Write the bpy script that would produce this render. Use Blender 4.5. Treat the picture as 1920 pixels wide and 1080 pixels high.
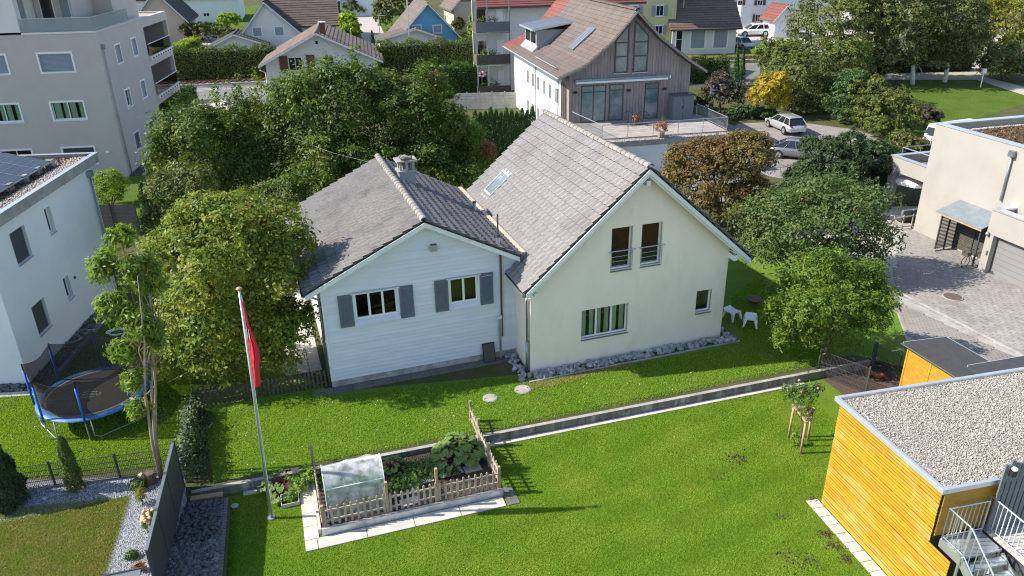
import bpy, bmesh, math, random
import numpy as np
from mathutils import Matrix, Vector
random.seed(7); rng = np.random.default_rng(11)
R_ = math.radians
for _o in list(bpy.data.objects): bpy.data.objects.remove(_o)
SC = bpy.context.scene
COL = SC.collection

# ------------------------------------------------------------------ camera
FPX, PITCH, ROLL, CAMH = 1436.0, R_(24.5), R_(-0.92), 16.5
FW = np.array([0, math.cos(PITCH), -math.sin(PITCH)])
_up = np.array([0, math.sin(PITCH), math.cos(PITCH)]); _rt = np.array([1.0, 0, 0])
CR = math.cos(ROLL)*_rt + math.sin(ROLL)*_up
CU = -math.sin(ROLL)*_rt + math.cos(ROLL)*_up
CAM = np.array([0, 0, CAMH])
cd = bpy.data.cameras.new('camera'); cam = bpy.data.objects.new('camera', cd); COL.objects.link(cam)
cd.sensor_width = 36; cd.lens = FPX/1920*36; cd.clip_start = 0.5; cd.clip_end = 2000
cam.matrix_world = Matrix(((CR[0], CU[0], -FW[0], 0), (CR[1], CU[1], -FW[1], 0), (CR[2], CU[2], -FW[2], CAMH), (0, 0, 0, 1)))
SC.camera = cam
# ------------------------------------------------------------------ sky, sun, exposure
SUN_EL, SUN_AZ = R_(38.5), math.atan2(-1, -0.03)
w = bpy.data.worlds.new('World'); SC.world = w; w.use_nodes = True
sk = w.node_tree.nodes.new('ShaderNodeTexSky'); sk.sky_type = 'NISHITA'; sk.sun_disc = False
sk.sun_elevation = SUN_EL; sk.sun_rotation = SUN_AZ; sk.air_density = 1.0; sk.dust_density = 0.6; sk.ozone_density = 1.0
w.node_tree.links.new(sk.outputs[0], w.node_tree.nodes['Background'].inputs[0])
w.node_tree.nodes['Background'].inputs[1].default_value = 0.13
sl = bpy.data.lights.new('sun', 'SUN'); sl.energy = 4.6; sl.angle = R_(0.53); sl.color = (1.0, 0.93, 0.82)
so = bpy.data.objects.new('sun', sl); COL.objects.link(so)
_sd = Vector((math.sin(SUN_AZ)*math.cos(SUN_EL), math.cos(SUN_AZ)*math.cos(SUN_EL), math.sin(SUN_EL)))
so.rotation_euler = _sd.to_track_quat('Z', 'Y').to_euler(); so.location = (-60, 0, 60)
SC.view_settings.view_transform = 'Standard'; SC.view_settings.look = 'None'
SC.view_settings.exposure = 0.95; SC.view_settings.gamma = 1
SC.cycles.max_bounces = 6; SC.cycles.transparent_max_bounces = 16; SC.cycles.use_denoising = True; SC.cycles.denoising_prefilter = 'NONE'; SC.cycles.denoising_input_passes = 'RGB_ALBEDO_NORMAL'; SC.cycles.filter_width = 1.15

# ------------------------------------------------------------------ places: a photo pixel meets the ground / a height / a wall plane
SLOPE0, SLOPE = 65.0, 0.05
def gz(y): return max(0.0, SLOPE*(y-SLOPE0))
def ray(px, py): return FW + CR*((px-960)/FPX) - CU*((py-540)/FPX)
def P(px, py, z=0.0):
    d = ray(px, py); return CAM + d*((z-CAMH)/d[2])
def G(px, py, dz=0.0):
    p = P(px, py, dz)
    if p[1] > SLOPE0:
        d = ray(px, py); p = CAM + d*((-SLOPE*SLOPE0+dz-CAMH)/(d[2]-SLOPE*d[1]))
    return p
def AT(px, py, y):
    d = ray(px, py); return CAM + d*(y/d[1])
class Frame:
    """a building's own axes: x along its front, y back, z up"""
    def __init__(s, o, yaw):
        s.o = np.array(o, float); s.yaw = R_(yaw); c, n = math.cos(s.yaw), math.sin(s.yaw)
        s.ax = np.array([c, n, 0]); s.ay = np.array([-n, c, 0])
    def loc(s, p): q = np.array(p)-s.o; return np.array([q@s.ax, q@s.ay, q[2]])
    def world(s, x, y, z=0): return s.o + s.ax*x + s.ay*y + np.array([0, 0, z])
    def on_y(s, px, py, y=0): # -> local (x, z) on plane y
        d = ray(px, py); t = ((s.o+s.ay*y-CAM)@s.ay)/(d@s.ay); q = s.loc(CAM+d*t); return q[0], q[2]
    def on_x(s, px, py, x=0): # -> local (y, z) on plane x
        d = ray(px, py); t = ((s.o+s.ax*x-CAM)@s.ax)/(d@s.ax); q = s.loc(CAM+d*t); return q[1], q[2]
    def on_z(s, px, py, z): return s.loc(P(px, py, z+s.o[2]))[:2]

# ------------------------------------------------------------------ objects
def tag(o, label=None, cat=None, group=None, kind=None):
    if label: o['label'] = label
    if cat: o['category'] = cat
    if group: o['group'] = group
    if kind: o['kind'] = kind
    return o
def thing(name, loc, label, cat, rz=0.0, group=None):
    o = bpy.data.objects.new(name, None); COL.objects.link(o); o.empty_display_size = 0.2
    o.location = loc; o.rotation_euler = (0, 0, rz); return tag(o, label, cat, group)
def link(name, me, parent=None, loc=None, rot=None):
    o = bpy.data.objects.new(name, me); COL.objects.link(o)
    if parent: o.parent = parent
    if loc is not None: o.location = loc
    if rot is not None: o.rotation_euler = rot
    return o
def copy_tree(o, parent=None):
    c = o.copy(); COL.objects.link(c); c.parent = parent
    for ch in o.children: copy_tree(ch, c)
    return c
def npmesh(name, V, F, mat, smooth=False):
    V = np.asarray(V, np.float32); F = np.asarray(F, np.int32); m = bpy.data.meshes.new(name)
    n, k = F.shape
    m.vertices.add(len(V)); m.vertices.foreach_set('co', V.ravel())
    m.loops.add(n*k); m.loops.foreach_set('vertex_index', F.ravel())
    m.polygons.add(n); m.polygons.foreach_set('loop_start', np.arange(0, n*k, k, dtype=np.int32))
    m.update(calc_edges=True)
    if smooth: m.polygons.foreach_set('use_smooth', np.ones(n, bool))
    m.materials.append(mat); return m
class MB:
    def __init__(s): s.v = []; s.f = []
    def add(s, V, F):
        b = len(s.v); s.v += [tuple(map(float, p)) for p in V]; s.f += [tuple(i+b for i in q) for q in F]; return s
    def box(s, x0, x1, y0, y1, z0, z1):
        return s.add([(x0,y0,z0),(x1,y0,z0),(x1,y1,z0),(x0,y1,z0),(x0,y0,z1),(x1,y0,z1),(x1,y1,z1),(x0,y1,z1)],
                     [(3,2,1,0),(4,5,6,7),(0,1,5,4),(1,2,6,5),(2,3,7,6),(3,0,4,7)])
    def quad(s, *p): return s.add(p, [tuple(range(len(p)))])
    def hexa(s, p): return s.add(p, [(3,2,1,0),(4,5,6,7),(0,1,5,4),(1,2,6,5),(2,3,7,6),(3,0,4,7)])
    def prism_y(s, pts, y0, y1):   # polygon in x,z counter-clockwise seen from -y
        n = len(pts); V = [(x,y0,z) for x,z in pts]+[(x,y1,z) for x,z in pts]
        return s.add(V, [tuple(range(n)), tuple(range(2*n-1,n-1,-1))]+[(i,i+n,(i+1)%n+n,(i+1)%n) for i in range(n)])
    def prism_x(s, pts, x0, x1):
        n = len(pts); V = [(x0,y,z) for y,z in pts]+[(x1,y,z) for y,z in pts]
        return s.add(V, [tuple(range(n)), tuple(range(2*n-1,n-1,-1))]+[(i,i+n,(i+1)%n+n,(i+1)%n) for i in range(n)])
    def prism_z(s, pts, z0, z1):
        n = len(pts); V = [(x,y,z0) for x,y in pts]+[(x,y,z1) for x,y in pts]
        return s.add(V, [tuple(range(n-1,-1,-1)), tuple(range(n,2*n))]+[(i,(i+1)%n,(i+1)%n+n,i+n) for i in range(n)])
    def tube(s, pts, r, n=6, cap=True):
        pts = [np.array(p, float) for p in pts]; rs = r if hasattr(r, '__len__') else [r]*len(pts); V = []; F = []; u = None
        for i, p in enumerate(pts):
            t = pts[min(i+1,len(pts)-1)]-pts[max(i-1,0)]; t = t/(np.linalg.norm(t)+1e-9)
            if u is None: u = np.cross(t, (0,0,1) if abs(t[2]) < .9 else (1,0,0))
            else: u = u-t*(u@t)
            u = u/(np.linalg.norm(u)+1e-9); k = np.cross(t, u)
            V += [p+rs[i]*(u*math.cos(a)+k*math.sin(a)) for a in [2*math.pi*j/n for j in range(n)]]
        for i in range(len(pts)-1): F += [(i*n+j, i*n+(j+1)%n, (i+1)*n+(j+1)%n, (i+1)*n+j) for j in range(n)]
        if cap: F += [tuple(range(n-1,-1,-1)), tuple(range((len(pts)-1)*n, len(pts)*n))]
        return s.add(V, F)
    def bar(s, a, b, w, h):  # square bar between two points, w sideways, h up
        a = np.array(a, float); b = np.array(b, float); t = (b-a)/np.linalg.norm(b-a)
        q = np.cross((0,0,1), t) if abs(t[2]) < .95 else np.array((1.0,0,0)); q = q/np.linalg.norm(q); k = np.cross(t, q)
        V = [e+q*(i*w/2)+k*(j*h/2) for e in (a, b) for i, j in ((-1,-1),(1,-1),(1,1),(-1,1))]
        return s.add(V, [(3,2,1,0),(4,5,6,7),(0,1,5,4),(1,2,6,5),(2,3,7,6),(3,0,4,7)])
    def ellip(s, c, r, nu=10, nv=7, jit=0.0, rs=None):
        V = []; F = []; rs = rs or random
        for j in range(1, nv):
            a = math.pi*j/nv
            for i in range(nu):
                b = 2*math.pi*i/nu; q = 1+jit*(rs.random()-.5)
                V.append((c[0]+r[0]*q*math.sin(a)*math.cos(b), c[1]+r[1]*q*math.sin(a)*math.sin(b), c[2]+r[2]*q*math.cos(a)))
        V += [(c[0],c[1],c[2]+r[2]), (c[0],c[1],c[2]-r[2])]; T, B = len(V)-2, len(V)-1
        for j in range(nv-2): F += [(j*nu+i, (j+1)*nu+i, (j+1)*nu+(i+1)%nu, j*nu+(i+1)%nu) for i in range(nu)]
        F += [(T, i, (i+1)%nu) for i in range(nu)]+[(B, (nv-2)*nu+(i+1)%nu, (nv-2)*nu+i) for i in range(nu)]
        return s.add(V, F)
    def mesh(s, name, mat, smooth=False):
        m = bpy.data.meshes.new(name); m.from_pydata(s.v, [], s.f); m.materials.append(mat)
        if smooth: m.polygons.foreach_set('use_smooth', np.ones(len(m.polygons), bool))
        m.update(); return m
    def build(s, name, mat, parent=None, loc=None, rot=None, smooth=False, bevel=0.0):
        o = link(name, s.mesh(name, mat, smooth), parent, loc, rot)
        if bevel:
            b = o.modifiers.new('bevel', 'BEVEL'); b.width = bevel; b.segments = 2; b.limit_method = 'ANGLE'
        return o
def B_(x0,x1,y0,y1,z0,z1): return MB().box(x0,x1,y0,y1,z0,z1)

# ------------------------------------------------------------------ materials
def _n(nt, t, **k):
    n = nt.nodes.new(t)
    for a, b in k.items(): setattr(n, a, b)
    return n
def rgb(c): return (c[0], c[1], c[2], 1.0)
def mat(name, c1, c2=None, scale=4.0, rough=0.8, bump=0.0, bscale=None, metal=0.0, spec=0.5, coord='pos', stretch=None,
        c3=None, scale3=0.5, lo=.35, hi=.65, lo3=.45, hi3=.7, objvar=0.0, coat=0.0, detail=5.0):
    m = bpy.data.materials.new(name); m.use_nodes = True; nt = m.node_tree; L = nt.links.new
    b = nt.nodes['Principled BSDF']; b.inputs['Roughness'].default_value = rough; b.inputs['Metallic'].default_value = metal
    b.inputs['Specular IOR Level'].default_value = spec; b.inputs['Coat Weight'].default_value = coat
    if coord == 'pos': co = _n(nt, 'ShaderNodeNewGeometry').outputs['Position']
    else: co = _n(nt, 'ShaderNodeTexCoord').outputs['Object']
    if stretch:
        mp = _n(nt, 'ShaderNodeMapping'); mp.inputs['Scale'].default_value = stretch; L(co, mp.inputs['Vector']); co = mp.outputs[0]
    col = None
    def noise(sc, det=detail):
        t = _n(nt, 'ShaderNodeTexNoise'); t.inputs['Scale'].default_value = sc; t.inputs['Detail'].default_value = det
        t.inputs['Roughness'].default_value = 0.6; L(co, t.inputs['Vector']); return t.outputs[0]
    def ramp(src, a, z):
        r = _n(nt, 'ShaderNodeMapRange'); r.inputs[1].default_value = a; r.inputs[2].default_value = z; L(src, r.inputs[0]); return r.outputs[0]
    def mix(f, A, Bc):
        x = _n(nt, 'ShaderNodeMix'); x.data_type = 'RGBA'
        if f is not None: L(f, x.inputs[0])
        for i, q in ((6, A), (7, Bc)):
            if isinstance(q, tuple): x.inputs[i].default_value = rgb(q)
            else: L(q, x.inputs[i])
        return x
    if c2 is None: b.inputs['Base Color'].default_value = rgb(c1); col = tuple(c1)
    else: col = mix(ramp(noise(scale), lo, hi), tuple(c1), tuple(c2)).outputs[2]
    if c3: col = mix(ramp(noise(scale3, 4), lo3, hi3), col, tuple(c3)).outputs[2]
    if objvar:
        oi = _n(nt, 'ShaderNodeObjectInfo'); hs = _n(nt, 'ShaderNodeHueSaturation')
        r = _n(nt, 'ShaderNodeMapRange'); r.inputs[3].default_value = 1-objvar; r.inputs[4].default_value = 1+objvar
        L(oi.outputs['Random'], r.inputs[0]); L(r.outputs[0], hs.inputs['Value'])
        if isinstance(col, tuple): hs.inputs['Color'].default_value = rgb(col)
        else: L(col, hs.inputs['Color'])
        col = hs.outputs[0]
    if not isinstance(col, tuple): L(col, b.inputs['Base Color'])
    if bump:
        bp = _n(nt, 'ShaderNodeBump'); bp.inputs['Strength'].default_value = 1.0; bp.inputs['Distance'].default_value = bump
        L(noise(bscale or scale*4), bp.inputs['Height']); L(bp.outputs[0], b.inputs['Normal'])
    return m
def leafmat(name, c1, c2, c3=None, amt=.75, trans=.35, scale=.9, lo=.35, hi=.7, gain=1.6, spec=.25):
    """c1..c2 vary leaf by leaf, c3 (autumn tint) in patches"""
    m = bpy.data.materials.new(name); m.use_nodes = True; nt = m.node_tree; L = nt.links.new; nt.nodes.remove(nt.nodes['Principled BSDF'])
    g = _n(nt, 'ShaderNodeNewGeometry'); x = _n(nt, 'ShaderNodeMix'); x.data_type = 'RGBA'
    c1, c2, c3 = [tuple(min(.9, v*gain) for v in c) if c else None for c in (c1, c2, c3)]
    L(g.outputs['Random Per Island'], x.inputs[0]); x.inputs[6].default_value = rgb(c1); x.inputs[7].default_value = rgb(c2); col = x.outputs[2]
    if c3:
        t = _n(nt, 'ShaderNodeTexNoise'); t.inputs['Scale'].default_value = scale; t.inputs['Detail'].default_value = 3; L(g.outputs['Position'], t.inputs['Vector'])
        r = _n(nt, 'ShaderNodeMapRange'); r.inputs[1].default_value = lo; r.inputs[2].default_value = hi; r.inputs[4].default_value = amt; L(t.outputs[0], r.inputs[0])
        mu = _n(nt, 'ShaderNodeMath', operation='MULTIPLY'); ml = _n(nt, 'ShaderNodeMath', operation='MULTIPLY_ADD'); ml.inputs[1].default_value = 1.0; ml.inputs[2].default_value = .25
        L(g.outputs['Random Per Island'], ml.inputs[0]); L(r.outputs[0], mu.inputs[0]); L(ml.outputs[0], mu.inputs[1])
        y = _n(nt, 'ShaderNodeMix'); y.data_type = 'RGBA'; L(mu.outputs[0], y.inputs[0]); L(col, y.inputs[6]); y.inputs[7].default_value = rgb(c3); col = y.outputs[2]
    d = _n(nt, 'ShaderNodeBsdfPrincipled'); d.inputs['Roughness'].default_value = .5; d.inputs['Specular IOR Level'].default_value = spec; L(col, d.inputs['Base Color'])
    tr = _n(nt, 'ShaderNodeBsdfTranslucent'); hs = _n(nt, 'ShaderNodeHueSaturation'); hs.inputs['Saturation'].default_value = 1.15; hs.inputs['Value'].default_value = 1.3
    L(col, hs.inputs['Color']); L(hs.outputs[0], tr.inputs['Color'])
    ms = _n(nt, 'ShaderNodeMixShader'); ms.inputs[0].default_value = trans; L(d.outputs[0], ms.inputs[1]); L(tr.outputs[0], ms.inputs[2])
    L(ms.outputs[0], nt.nodes['Material Output'].inputs['Surface']); return m
def glassmat(name, tint=(.5,.55,.52), refl=.03, rough=.02):
    m = bpy.data.materials.new(name); m.use_nodes = True; nt = m.node_tree; L = nt.links.new; nt.nodes.remove(nt.nodes['Principled BSDF'])
    t = _n(nt, 'ShaderNodeBsdfTransparent'); t.inputs[0].default_value = rgb(tint); g = _n(nt, 'ShaderNodeBsdfGlossy'); g.inputs['Roughness'].default_value = rough
    lw = _n(nt, 'ShaderNodeFresnel'); lw.inputs[0].default_value = 1.35; ad = _n(nt, 'ShaderNodeMath', operation='ADD'); ad.inputs[1].default_value = refl; L(lw.outputs[0], ad.inputs[0])
    ms = _n(nt, 'ShaderNodeMixShader'); L(ad.outputs[0], ms.inputs[0]); L(t.outputs[0], ms.inputs[1]); L(g.outputs[0], ms.inputs[2])
    L(ms.outputs[0], nt.nodes['Material Output'].inputs['Surface']); return m
def netmat(name, col, alpha, scale=40):
    m = mat(name, col, rough=.8); nt = m.node_tree; b = nt.nodes['Principled BSDF']; b.inputs['Alpha'].default_value = alpha; return m
def foilmat(name):
    m = bpy.data.materials.new(name); m.use_nodes = True; nt = m.node_tree; L = nt.links.new; b = nt.nodes['Principled BSDF']; b.inputs['Base Color'].default_value = (.9,.92,.92,1); b.inputs['Roughness'].default_value = .25
    g = _n(nt, 'ShaderNodeNewGeometry'); t = _n(nt, 'ShaderNodeTexNoise'); t.inputs['Scale'].default_value = 4.0; t.inputs['Detail'].default_value = 5; L(g.outputs['Position'], t.inputs['Vector'])
    r = _n(nt, 'ShaderNodeMapRange'); r.inputs[1].default_value = .3; r.inputs[2].default_value = .75; r.inputs[3].default_value = .14; r.inputs[4].default_value = .6; L(t.outputs[0], r.inputs[0]); L(r.outputs[0], b.inputs['Alpha']); return m
M = {}
M['render_cream'] = mat('render_cream', (.88,.79,.67), (.83,.74,.63), 1.2, .9, .002, 60, c3=(.64,.62,.55), scale3=.9, lo3=.55, hi3=.85, stretch=(1,1,.4))
M['plaster_grey'] = mat('plaster_grey', (.52,.465,.435), (.485,.435,.41), .8, .92, .001, 50)
M['plaster_white'] = mat('plaster_white', (.80,.82,.82), (.74,.77,.78), .7, .9, .001, 50, c3=(.62,.65,.66), scale3=.4, lo3=.6, hi3=.85)
M['plaster_beige'] = mat('plaster_beige', (.335,.315,.285), (.31,.292,.265), .6, .9, .001, 50, c3=(.28,.262,.235), scale3=.5, lo3=.5, hi3=.8)
M['plaster_far'] = mat('plaster_far', (.74,.72,.69), (.68,.66,.63), .5, .9)
M['siding'] = mat('siding', (.68,.705,.75), (.61,.64,.69), 2.5, .6, .003, 8, stretch=(.35,.35,3.0), objvar=.03)
M['white_paint'] = mat('white_paint', (.80,.81,.82), (.70,.72,.74), 3, .5, c3=(.5,.52,.53), scale3=2.0, lo3=.62, hi3=.8)
M['white_pvc'] = mat('white_pvc', (.82,.83,.84), rough=.35)
M['tile'] = mat('tile', (.205,.198,.193), (.145,.14,.138), 9.0, .92, .006, 25, c3=(.10,.098,.097), scale3=.8, lo3=.48, hi3=.75, objvar=.05)
M['tile_cream'] = mat('tile_cream', (.25,.244,.240), (.178,.173,.170), 9.0, .92, .006, 25, c3=(.138,.134,.131), scale3=.6, lo3=.5, hi3=.8, objvar=.05)
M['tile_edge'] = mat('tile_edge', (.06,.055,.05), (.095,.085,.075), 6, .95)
M['ridge'] = mat('ridge', (.34,.31,.28), (.22,.205,.19), 5, .9, .004, 30, objvar=.12)
M['underlay'] = mat('underlay', (.10,.095,.09), rough=.95)
M['shutter'] = mat('shutter', (.135,.16,.18), (.11,.13,.15), 5, .6)
M['metal'] = mat('metal', (.30,.33,.35), (.24,.27,.29), 6, .4, metal=.7)
M['galv'] = mat('galv', (.52,.56,.60), (.42,.46,.50), 9, .38, metal=.75)
M['alu'] = mat('alu', (.62,.65,.70), (.55,.58,.63), 2, .35, metal=.6)
M['dark_metal'] = mat('dark_metal', (.045,.05,.055), (.06,.065,.07), 6, .45)
M['anthracite'] = mat('anthracite', (.045,.05,.055), (.058,.063,.068), 2, .5)
M['black'] = mat('black', (.012,.012,.013), rough=.6)
M['copper'] = mat('copper', (.16,.055,.035), (.12,.045,.03), 8, .45)
M['concrete'] = mat('concrete', (.38,.36,.335), (.28,.27,.255), 3, .95, .004, 40, c3=(.20,.19,.175), scale3=1.2, lo3=.5, hi3=.75)
M['concrete_dark'] = mat('concrete_dark', (.20,.195,.185), (.11,.11,.10), 3, .95, .006, 30, stretch=(1,1,.45), c3=(.36,.35,.32), scale3=2.5, lo3=.52, hi3=.66)
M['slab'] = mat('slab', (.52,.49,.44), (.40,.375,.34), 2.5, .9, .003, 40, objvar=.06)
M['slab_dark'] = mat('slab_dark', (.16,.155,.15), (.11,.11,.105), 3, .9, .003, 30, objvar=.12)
M['paver'] = mat('paver', (.30,.28,.26), (.235,.22,.205), 3, .92, .004, 40, objvar=.12, c3=(.16,.15,.14), scale3=.45, lo3=.5, hi3=.8)
M['asphalt'] = mat('asphalt', (.155,.155,.155), (.12,.12,.12), 1.5, .92, .003, 60, c3=(.20,.195,.185), scale3=.25)
M['asphalt_warm'] = mat('asphalt_warm', (.27,.25,.23), (.22,.205,.19), 1.5, .92, .003, 60, c3=(.17,.15,.13), scale3=.35)
M['road_pale'] = mat('road_pale', (.42,.37,.33), (.37,.33,.30), .6, .92)
M['line'] = mat('line', (.75,.75,.73), rough=.7)
M['soil'] = mat('soil', (.075,.052,.038), (.045,.032,.024), 8, .98, .03, 18)
M['gravel_dark'] = mat('gravel_dark', (.17,.18,.19), (.09,.10,.11), 20, .95, .02, 25)
M['glass'] = glassmat('glass', (.86,.90,.87), .0)
M['glass_dark'] = mat('glass_dark', (.014,.018,.02), rough=.06, spec=.6)
M['glass_rail'] = glassmat('glass_rail', (.86,.91,.90), .04)
M['glass_sky'] = mat('glass_sky', (.10,.14,.15), (.22,.28,.28), .9, .06, spec=.8)
M['blind'] = mat('blind', (.30,.32,.35), (.27,.29,.32), 3, .5)
M['blind_dark'] = mat('blind_dark', (.045,.048,.052), rough=.5)
M['curtain'] = mat('curtain', (.75,.82,.70), (.62,.70,.58), 3, .9, coord='obj')
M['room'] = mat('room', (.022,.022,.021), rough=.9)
M['wood_grey'] = mat('wood_grey', (.34,.285,.27), (.24,.20,.19), 6, .85, .003, 14, stretch=(2.5,2.5,.25), objvar=.09)
M['wood_old'] = mat('wood_old', (.46,.39,.30), (.31,.26,.20), 6, .9, .004, 20, objvar=.14)
M['wood_dark'] = mat('wood_dark', (.10,.085,.07), (.06,.052,.045), 6, .9, .003, 20, objvar=.15)
M['wood_post'] = mat('wood_post', (.40,.285,.18), (.30,.21,.13), 7, .8, .003, 20, objvar=.1)
M['slat_yellow'] = mat('slat_yellow', (.46,.262,.018), (.38,.198,.012), 2.2, .55, .002, 14, stretch=(1.0,1.0,3.0), c3=(.52,.33,.09), scale3=.9, lo3=.5, hi3=.72, objvar=.13)
M['wood_yellow'] = mat('wood_yellow', (.46,.245,.025), (.37,.18,.016), 3, .6, .002, 14, stretch=(1,1,3))
M['felt'] = mat('felt', (.05,.052,.056), (.038,.04,.044), 3, .92, .002, 120)
M['bark'] = mat('bark', (.17,.125,.09), (.09,.068,.05), 9, .95, .02, 14, stretch=(1,1,.35))
M['bark_pale'] = mat('bark_pale', (.36,.29,.21), (.22,.17,.12), 9, .9, .01, 14, stretch=(1,1,.35))
M['bark_birch'] = mat('bark_birch', (.75,.73,.68), (.12,.11,.10), 5, .8, lo=.58, hi=.64, stretch=(1,1,2.5))
M['blue_pad'] = mat('blue_pad', (.03,.12,.36), (.12,.24,.42), 3.5, .5, lo=.45, hi=.75)
M['blue_sleeve'] = mat('blue_sleeve', (.015,.12,.52), rough=.5)
M['mat_black'] = mat('mat_black', (.055,.045,.042), rough=.8)
M['net'] = netmat('net', (.03,.027,.025), .76)
M['red_flag'] = mat('red_flag', (.62,.014,.035), rough=.75)
M['white_cloth'] = mat('white_cloth', (.85,.85,.85), rough=.8)
M['rock'] = mat('rock', (.36,.37,.38), (.19,.20,.21), 7, .85, .01, 20, objvar=.28, c3=(.5,.5,.5), scale3=3, lo3=.6, hi3=.7)
M['rock_dark'] = mat('rock_dark', (.15,.155,.16), (.08,.083,.087), 9, .85, .006, 30, objvar=.35)
M['pebble'] = mat('pebble', (.58,.54,.48), (.34,.32,.30), 14, .9, lo=.4, hi=.6)
M['white_plastic'] = mat('white_plastic', (.78,.79,.80), rough=.4)
M['foil'] = foilmat('foil'); M['glass_frost'] = mat('glass_frost', (.32,.38,.40), rough=.15); M['glass_frost'].node_tree.nodes['Principled BSDF'].inputs['Alpha'].default_value = .6
M['silver_paint'] = mat('silver_paint', (.55,.57,.60), rough=.28, metal=.55, coat=.6)
M['grey_paint'] = mat('grey_paint', (.20,.205,.22), rough=.3, metal=.5, coat=.6)
M['white_car'] = mat('white_car', (.8,.8,.8), rough=.3, coat=.6)
M['red_car'] = mat('red_car', (.42,.01,.015), rough=.3, coat=.6)
M['rubber'] = mat('rubber', (.018,.018,.018), rough=.85)
M['red_lamp'] = mat('red_lamp', (.35,.01,.01), rough=.25)
M['lamp_clear'] = mat('lamp_clear', (.7,.72,.75), rough=.15)
M['sedum'] = mat('sedum', (.13,.075,.05), (.17,.12,.06), 3, .98, .05, 12, c3=(.10,.11,.04), scale3=.8)
M['tile_brown'] = mat('tile_brown', (.16,.115,.095), (.12,.088,.075), 2, .9, .005, 20, objvar=.12)
M['tile_red'] = mat('tile_red', (.20,.065,.05), (.145,.05,.042), 2, .85, .005, 20, objvar=.1)
M['tile_dark'] = mat('tile_dark', (.06,.055,.053), (.045,.042,.04), 2, .9, objvar=.1)
M['tile_slate'] = mat('tile_slate', (.135,.105,.092), (.10,.08,.07), 1.2, .85, .004, 12, objvar=.08)
M['zinc'] = mat('zinc', (.30,.35,.38), (.24,.28,.31), 2, .45, metal=.5)
def lawnmat(name, a, b, c, dry=None, bump=.05):
    m = mat(name, a, b, 9.0, .9, bump, 38, c3=c, scale3=.55, lo=.3, hi=.7, lo3=.42, hi3=.72, spec=.15, detail=8)
    if dry:
        nt = m.node_tree; L = nt.links.new; bs = nt.nodes['Principled BSDF']; src = bs.inputs['Base Color'].links[0].from_socket
        g = _n(nt, 'ShaderNodeNewGeometry'); t = _n(nt, 'ShaderNodeTexNoise'); t.inputs['Scale'].default_value = dry[1]; t.inputs['Detail'].default_value = 7; t.inputs['Roughness'].default_value = .65
        L(g.outputs['Position'], t.inputs['Vector']); r = _n(nt, 'ShaderNodeMapRange'); r.inputs[1].default_value = dry[2]; r.inputs[2].default_value = dry[3]; r.inputs[4].default_value = dry[4]; L(t.outputs[0], r.inputs[0])
        x = _n(nt, 'ShaderNodeMix'); x.data_type = 'RGBA'; L(r.outputs[0], x.inputs[0]); L(src, x.inputs[6]); x.inputs[7].default_value = rgb(dry[0]); L(x.outputs[2], bs.inputs['Base Color'])
    return m
M['lawn'] = lawnmat('lawn', (.115,.20,.016), (.085,.16,.012), (.155,.22,.024), ((.10,.075,.035), 2.6, .64, .76, .8))
M['lawn_upper'] = lawnmat('lawn_upper', (.125,.215,.025), (.09,.175,.017), (.155,.235,.034), ((.24,.19,.09), .9, .60, .80, .55))
M['lawn_dry'] = lawnmat('lawn_dry', (.115,.16,.024), (.085,.12,.018), (.15,.165,.04), ((.17,.125,.065), 1.6, .47, .66, .75))
M['lawn_left'] = lawnmat('lawn_left', (.080,.130,.014), (.060,.105,.010), (.10,.145,.02), ((.15,.12,.05), 1.3, .6, .8, .5))
M['ground'] = lawnmat('ground', (.075,.095,.03), (.06,.075,.025), (.12,.10,.06))
# ------------------------------------------------------------------ foliage
def leaf_mesh(name, C, N, size, mat, aspect=.5, sizevar=.35, droop=0.0):
    n = len(C); N = N/(np.linalg.norm(N, axis=1, keepdims=True)+1e-9)
    a = rng.normal(size=(n,3)); a[:,2] -= droop; a -= N*np.sum(a*N, axis=1, keepdims=True); a /= np.linalg.norm(a, axis=1, keepdims=True)+1e-9
    b = np.cross(N, a); s = (size*(1+sizevar*(rng.random(n)*2-1)))[:,None]
    V = np.stack([C-a*s, C+b*s*aspect-a*s*.1, C+a*s, C-b*s*aspect-a*s*.1], 1).reshape(-1,3)
    return npmesh(name, V, np.arange(4*n).reshape(n,4), mat)
def cloud(lobes, n, per=16, clump=.22, shell=(.55,1.03), up=.35, jit=.9):
    """points and normals of leaves gathered in twigs through the lobes' outer volume"""
    L = np.array(lobes, float); area = (L[:,3]*L[:,4]+L[:,4]*L[:,5]+L[:,3]*L[:,5]); area /= area.sum()
    k = max(1, int(n/per*1.35)); idx = rng.choice(len(L), k, p=area); d = rng.normal(size=(k,3)); d /= np.linalg.norm(d, axis=1, keepdims=True)
    d[:,2] = np.where(d[:,2] < -.55, -d[:,2], d[:,2])
    ph = rng.random((4,3))*6.28; wob = sum(np.sin((d*[3+2*i]*1.3+ph[i]).sum(1)*(1+.5*i)) for i in range(4))*.055
    r = (shell[0]+(shell[1]-shell[0])*np.sqrt(rng.random(k)))*(1+wob)
    c = L[idx,:3]+d*L[idx,3:6]*r[:,None]
    q = np.min(np.stack([np.linalg.norm((c-l[:3])/l[3:6], axis=1)+(idx == i)*9 for i, l in enumerate(L)]), 0) if len(L) > 1 else np.full(k, 9.)
    keep = q > .62; c, d, idx = c[keep], d[keep], idx[keep]
    if len(c) > n/per: c, d, idx = c[:int(n/per)+1], d[:int(n/per)+1], idx[:int(n/per)+1]
    rad = clump*(np.mean(L[:,3:6])**.35)*(.6+.8*rng.random(len(c)))
    C = np.repeat(c, per, 0)+rng.normal(size=(len(c)*per,3))*np.repeat(rad, per)[:,None]*[1,1,.75]
    N = np.repeat(d, per, 0)*1.0+rng.normal(size=(len(C),3))*jit*.5; N[:,2] += up
    return C, N
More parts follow.
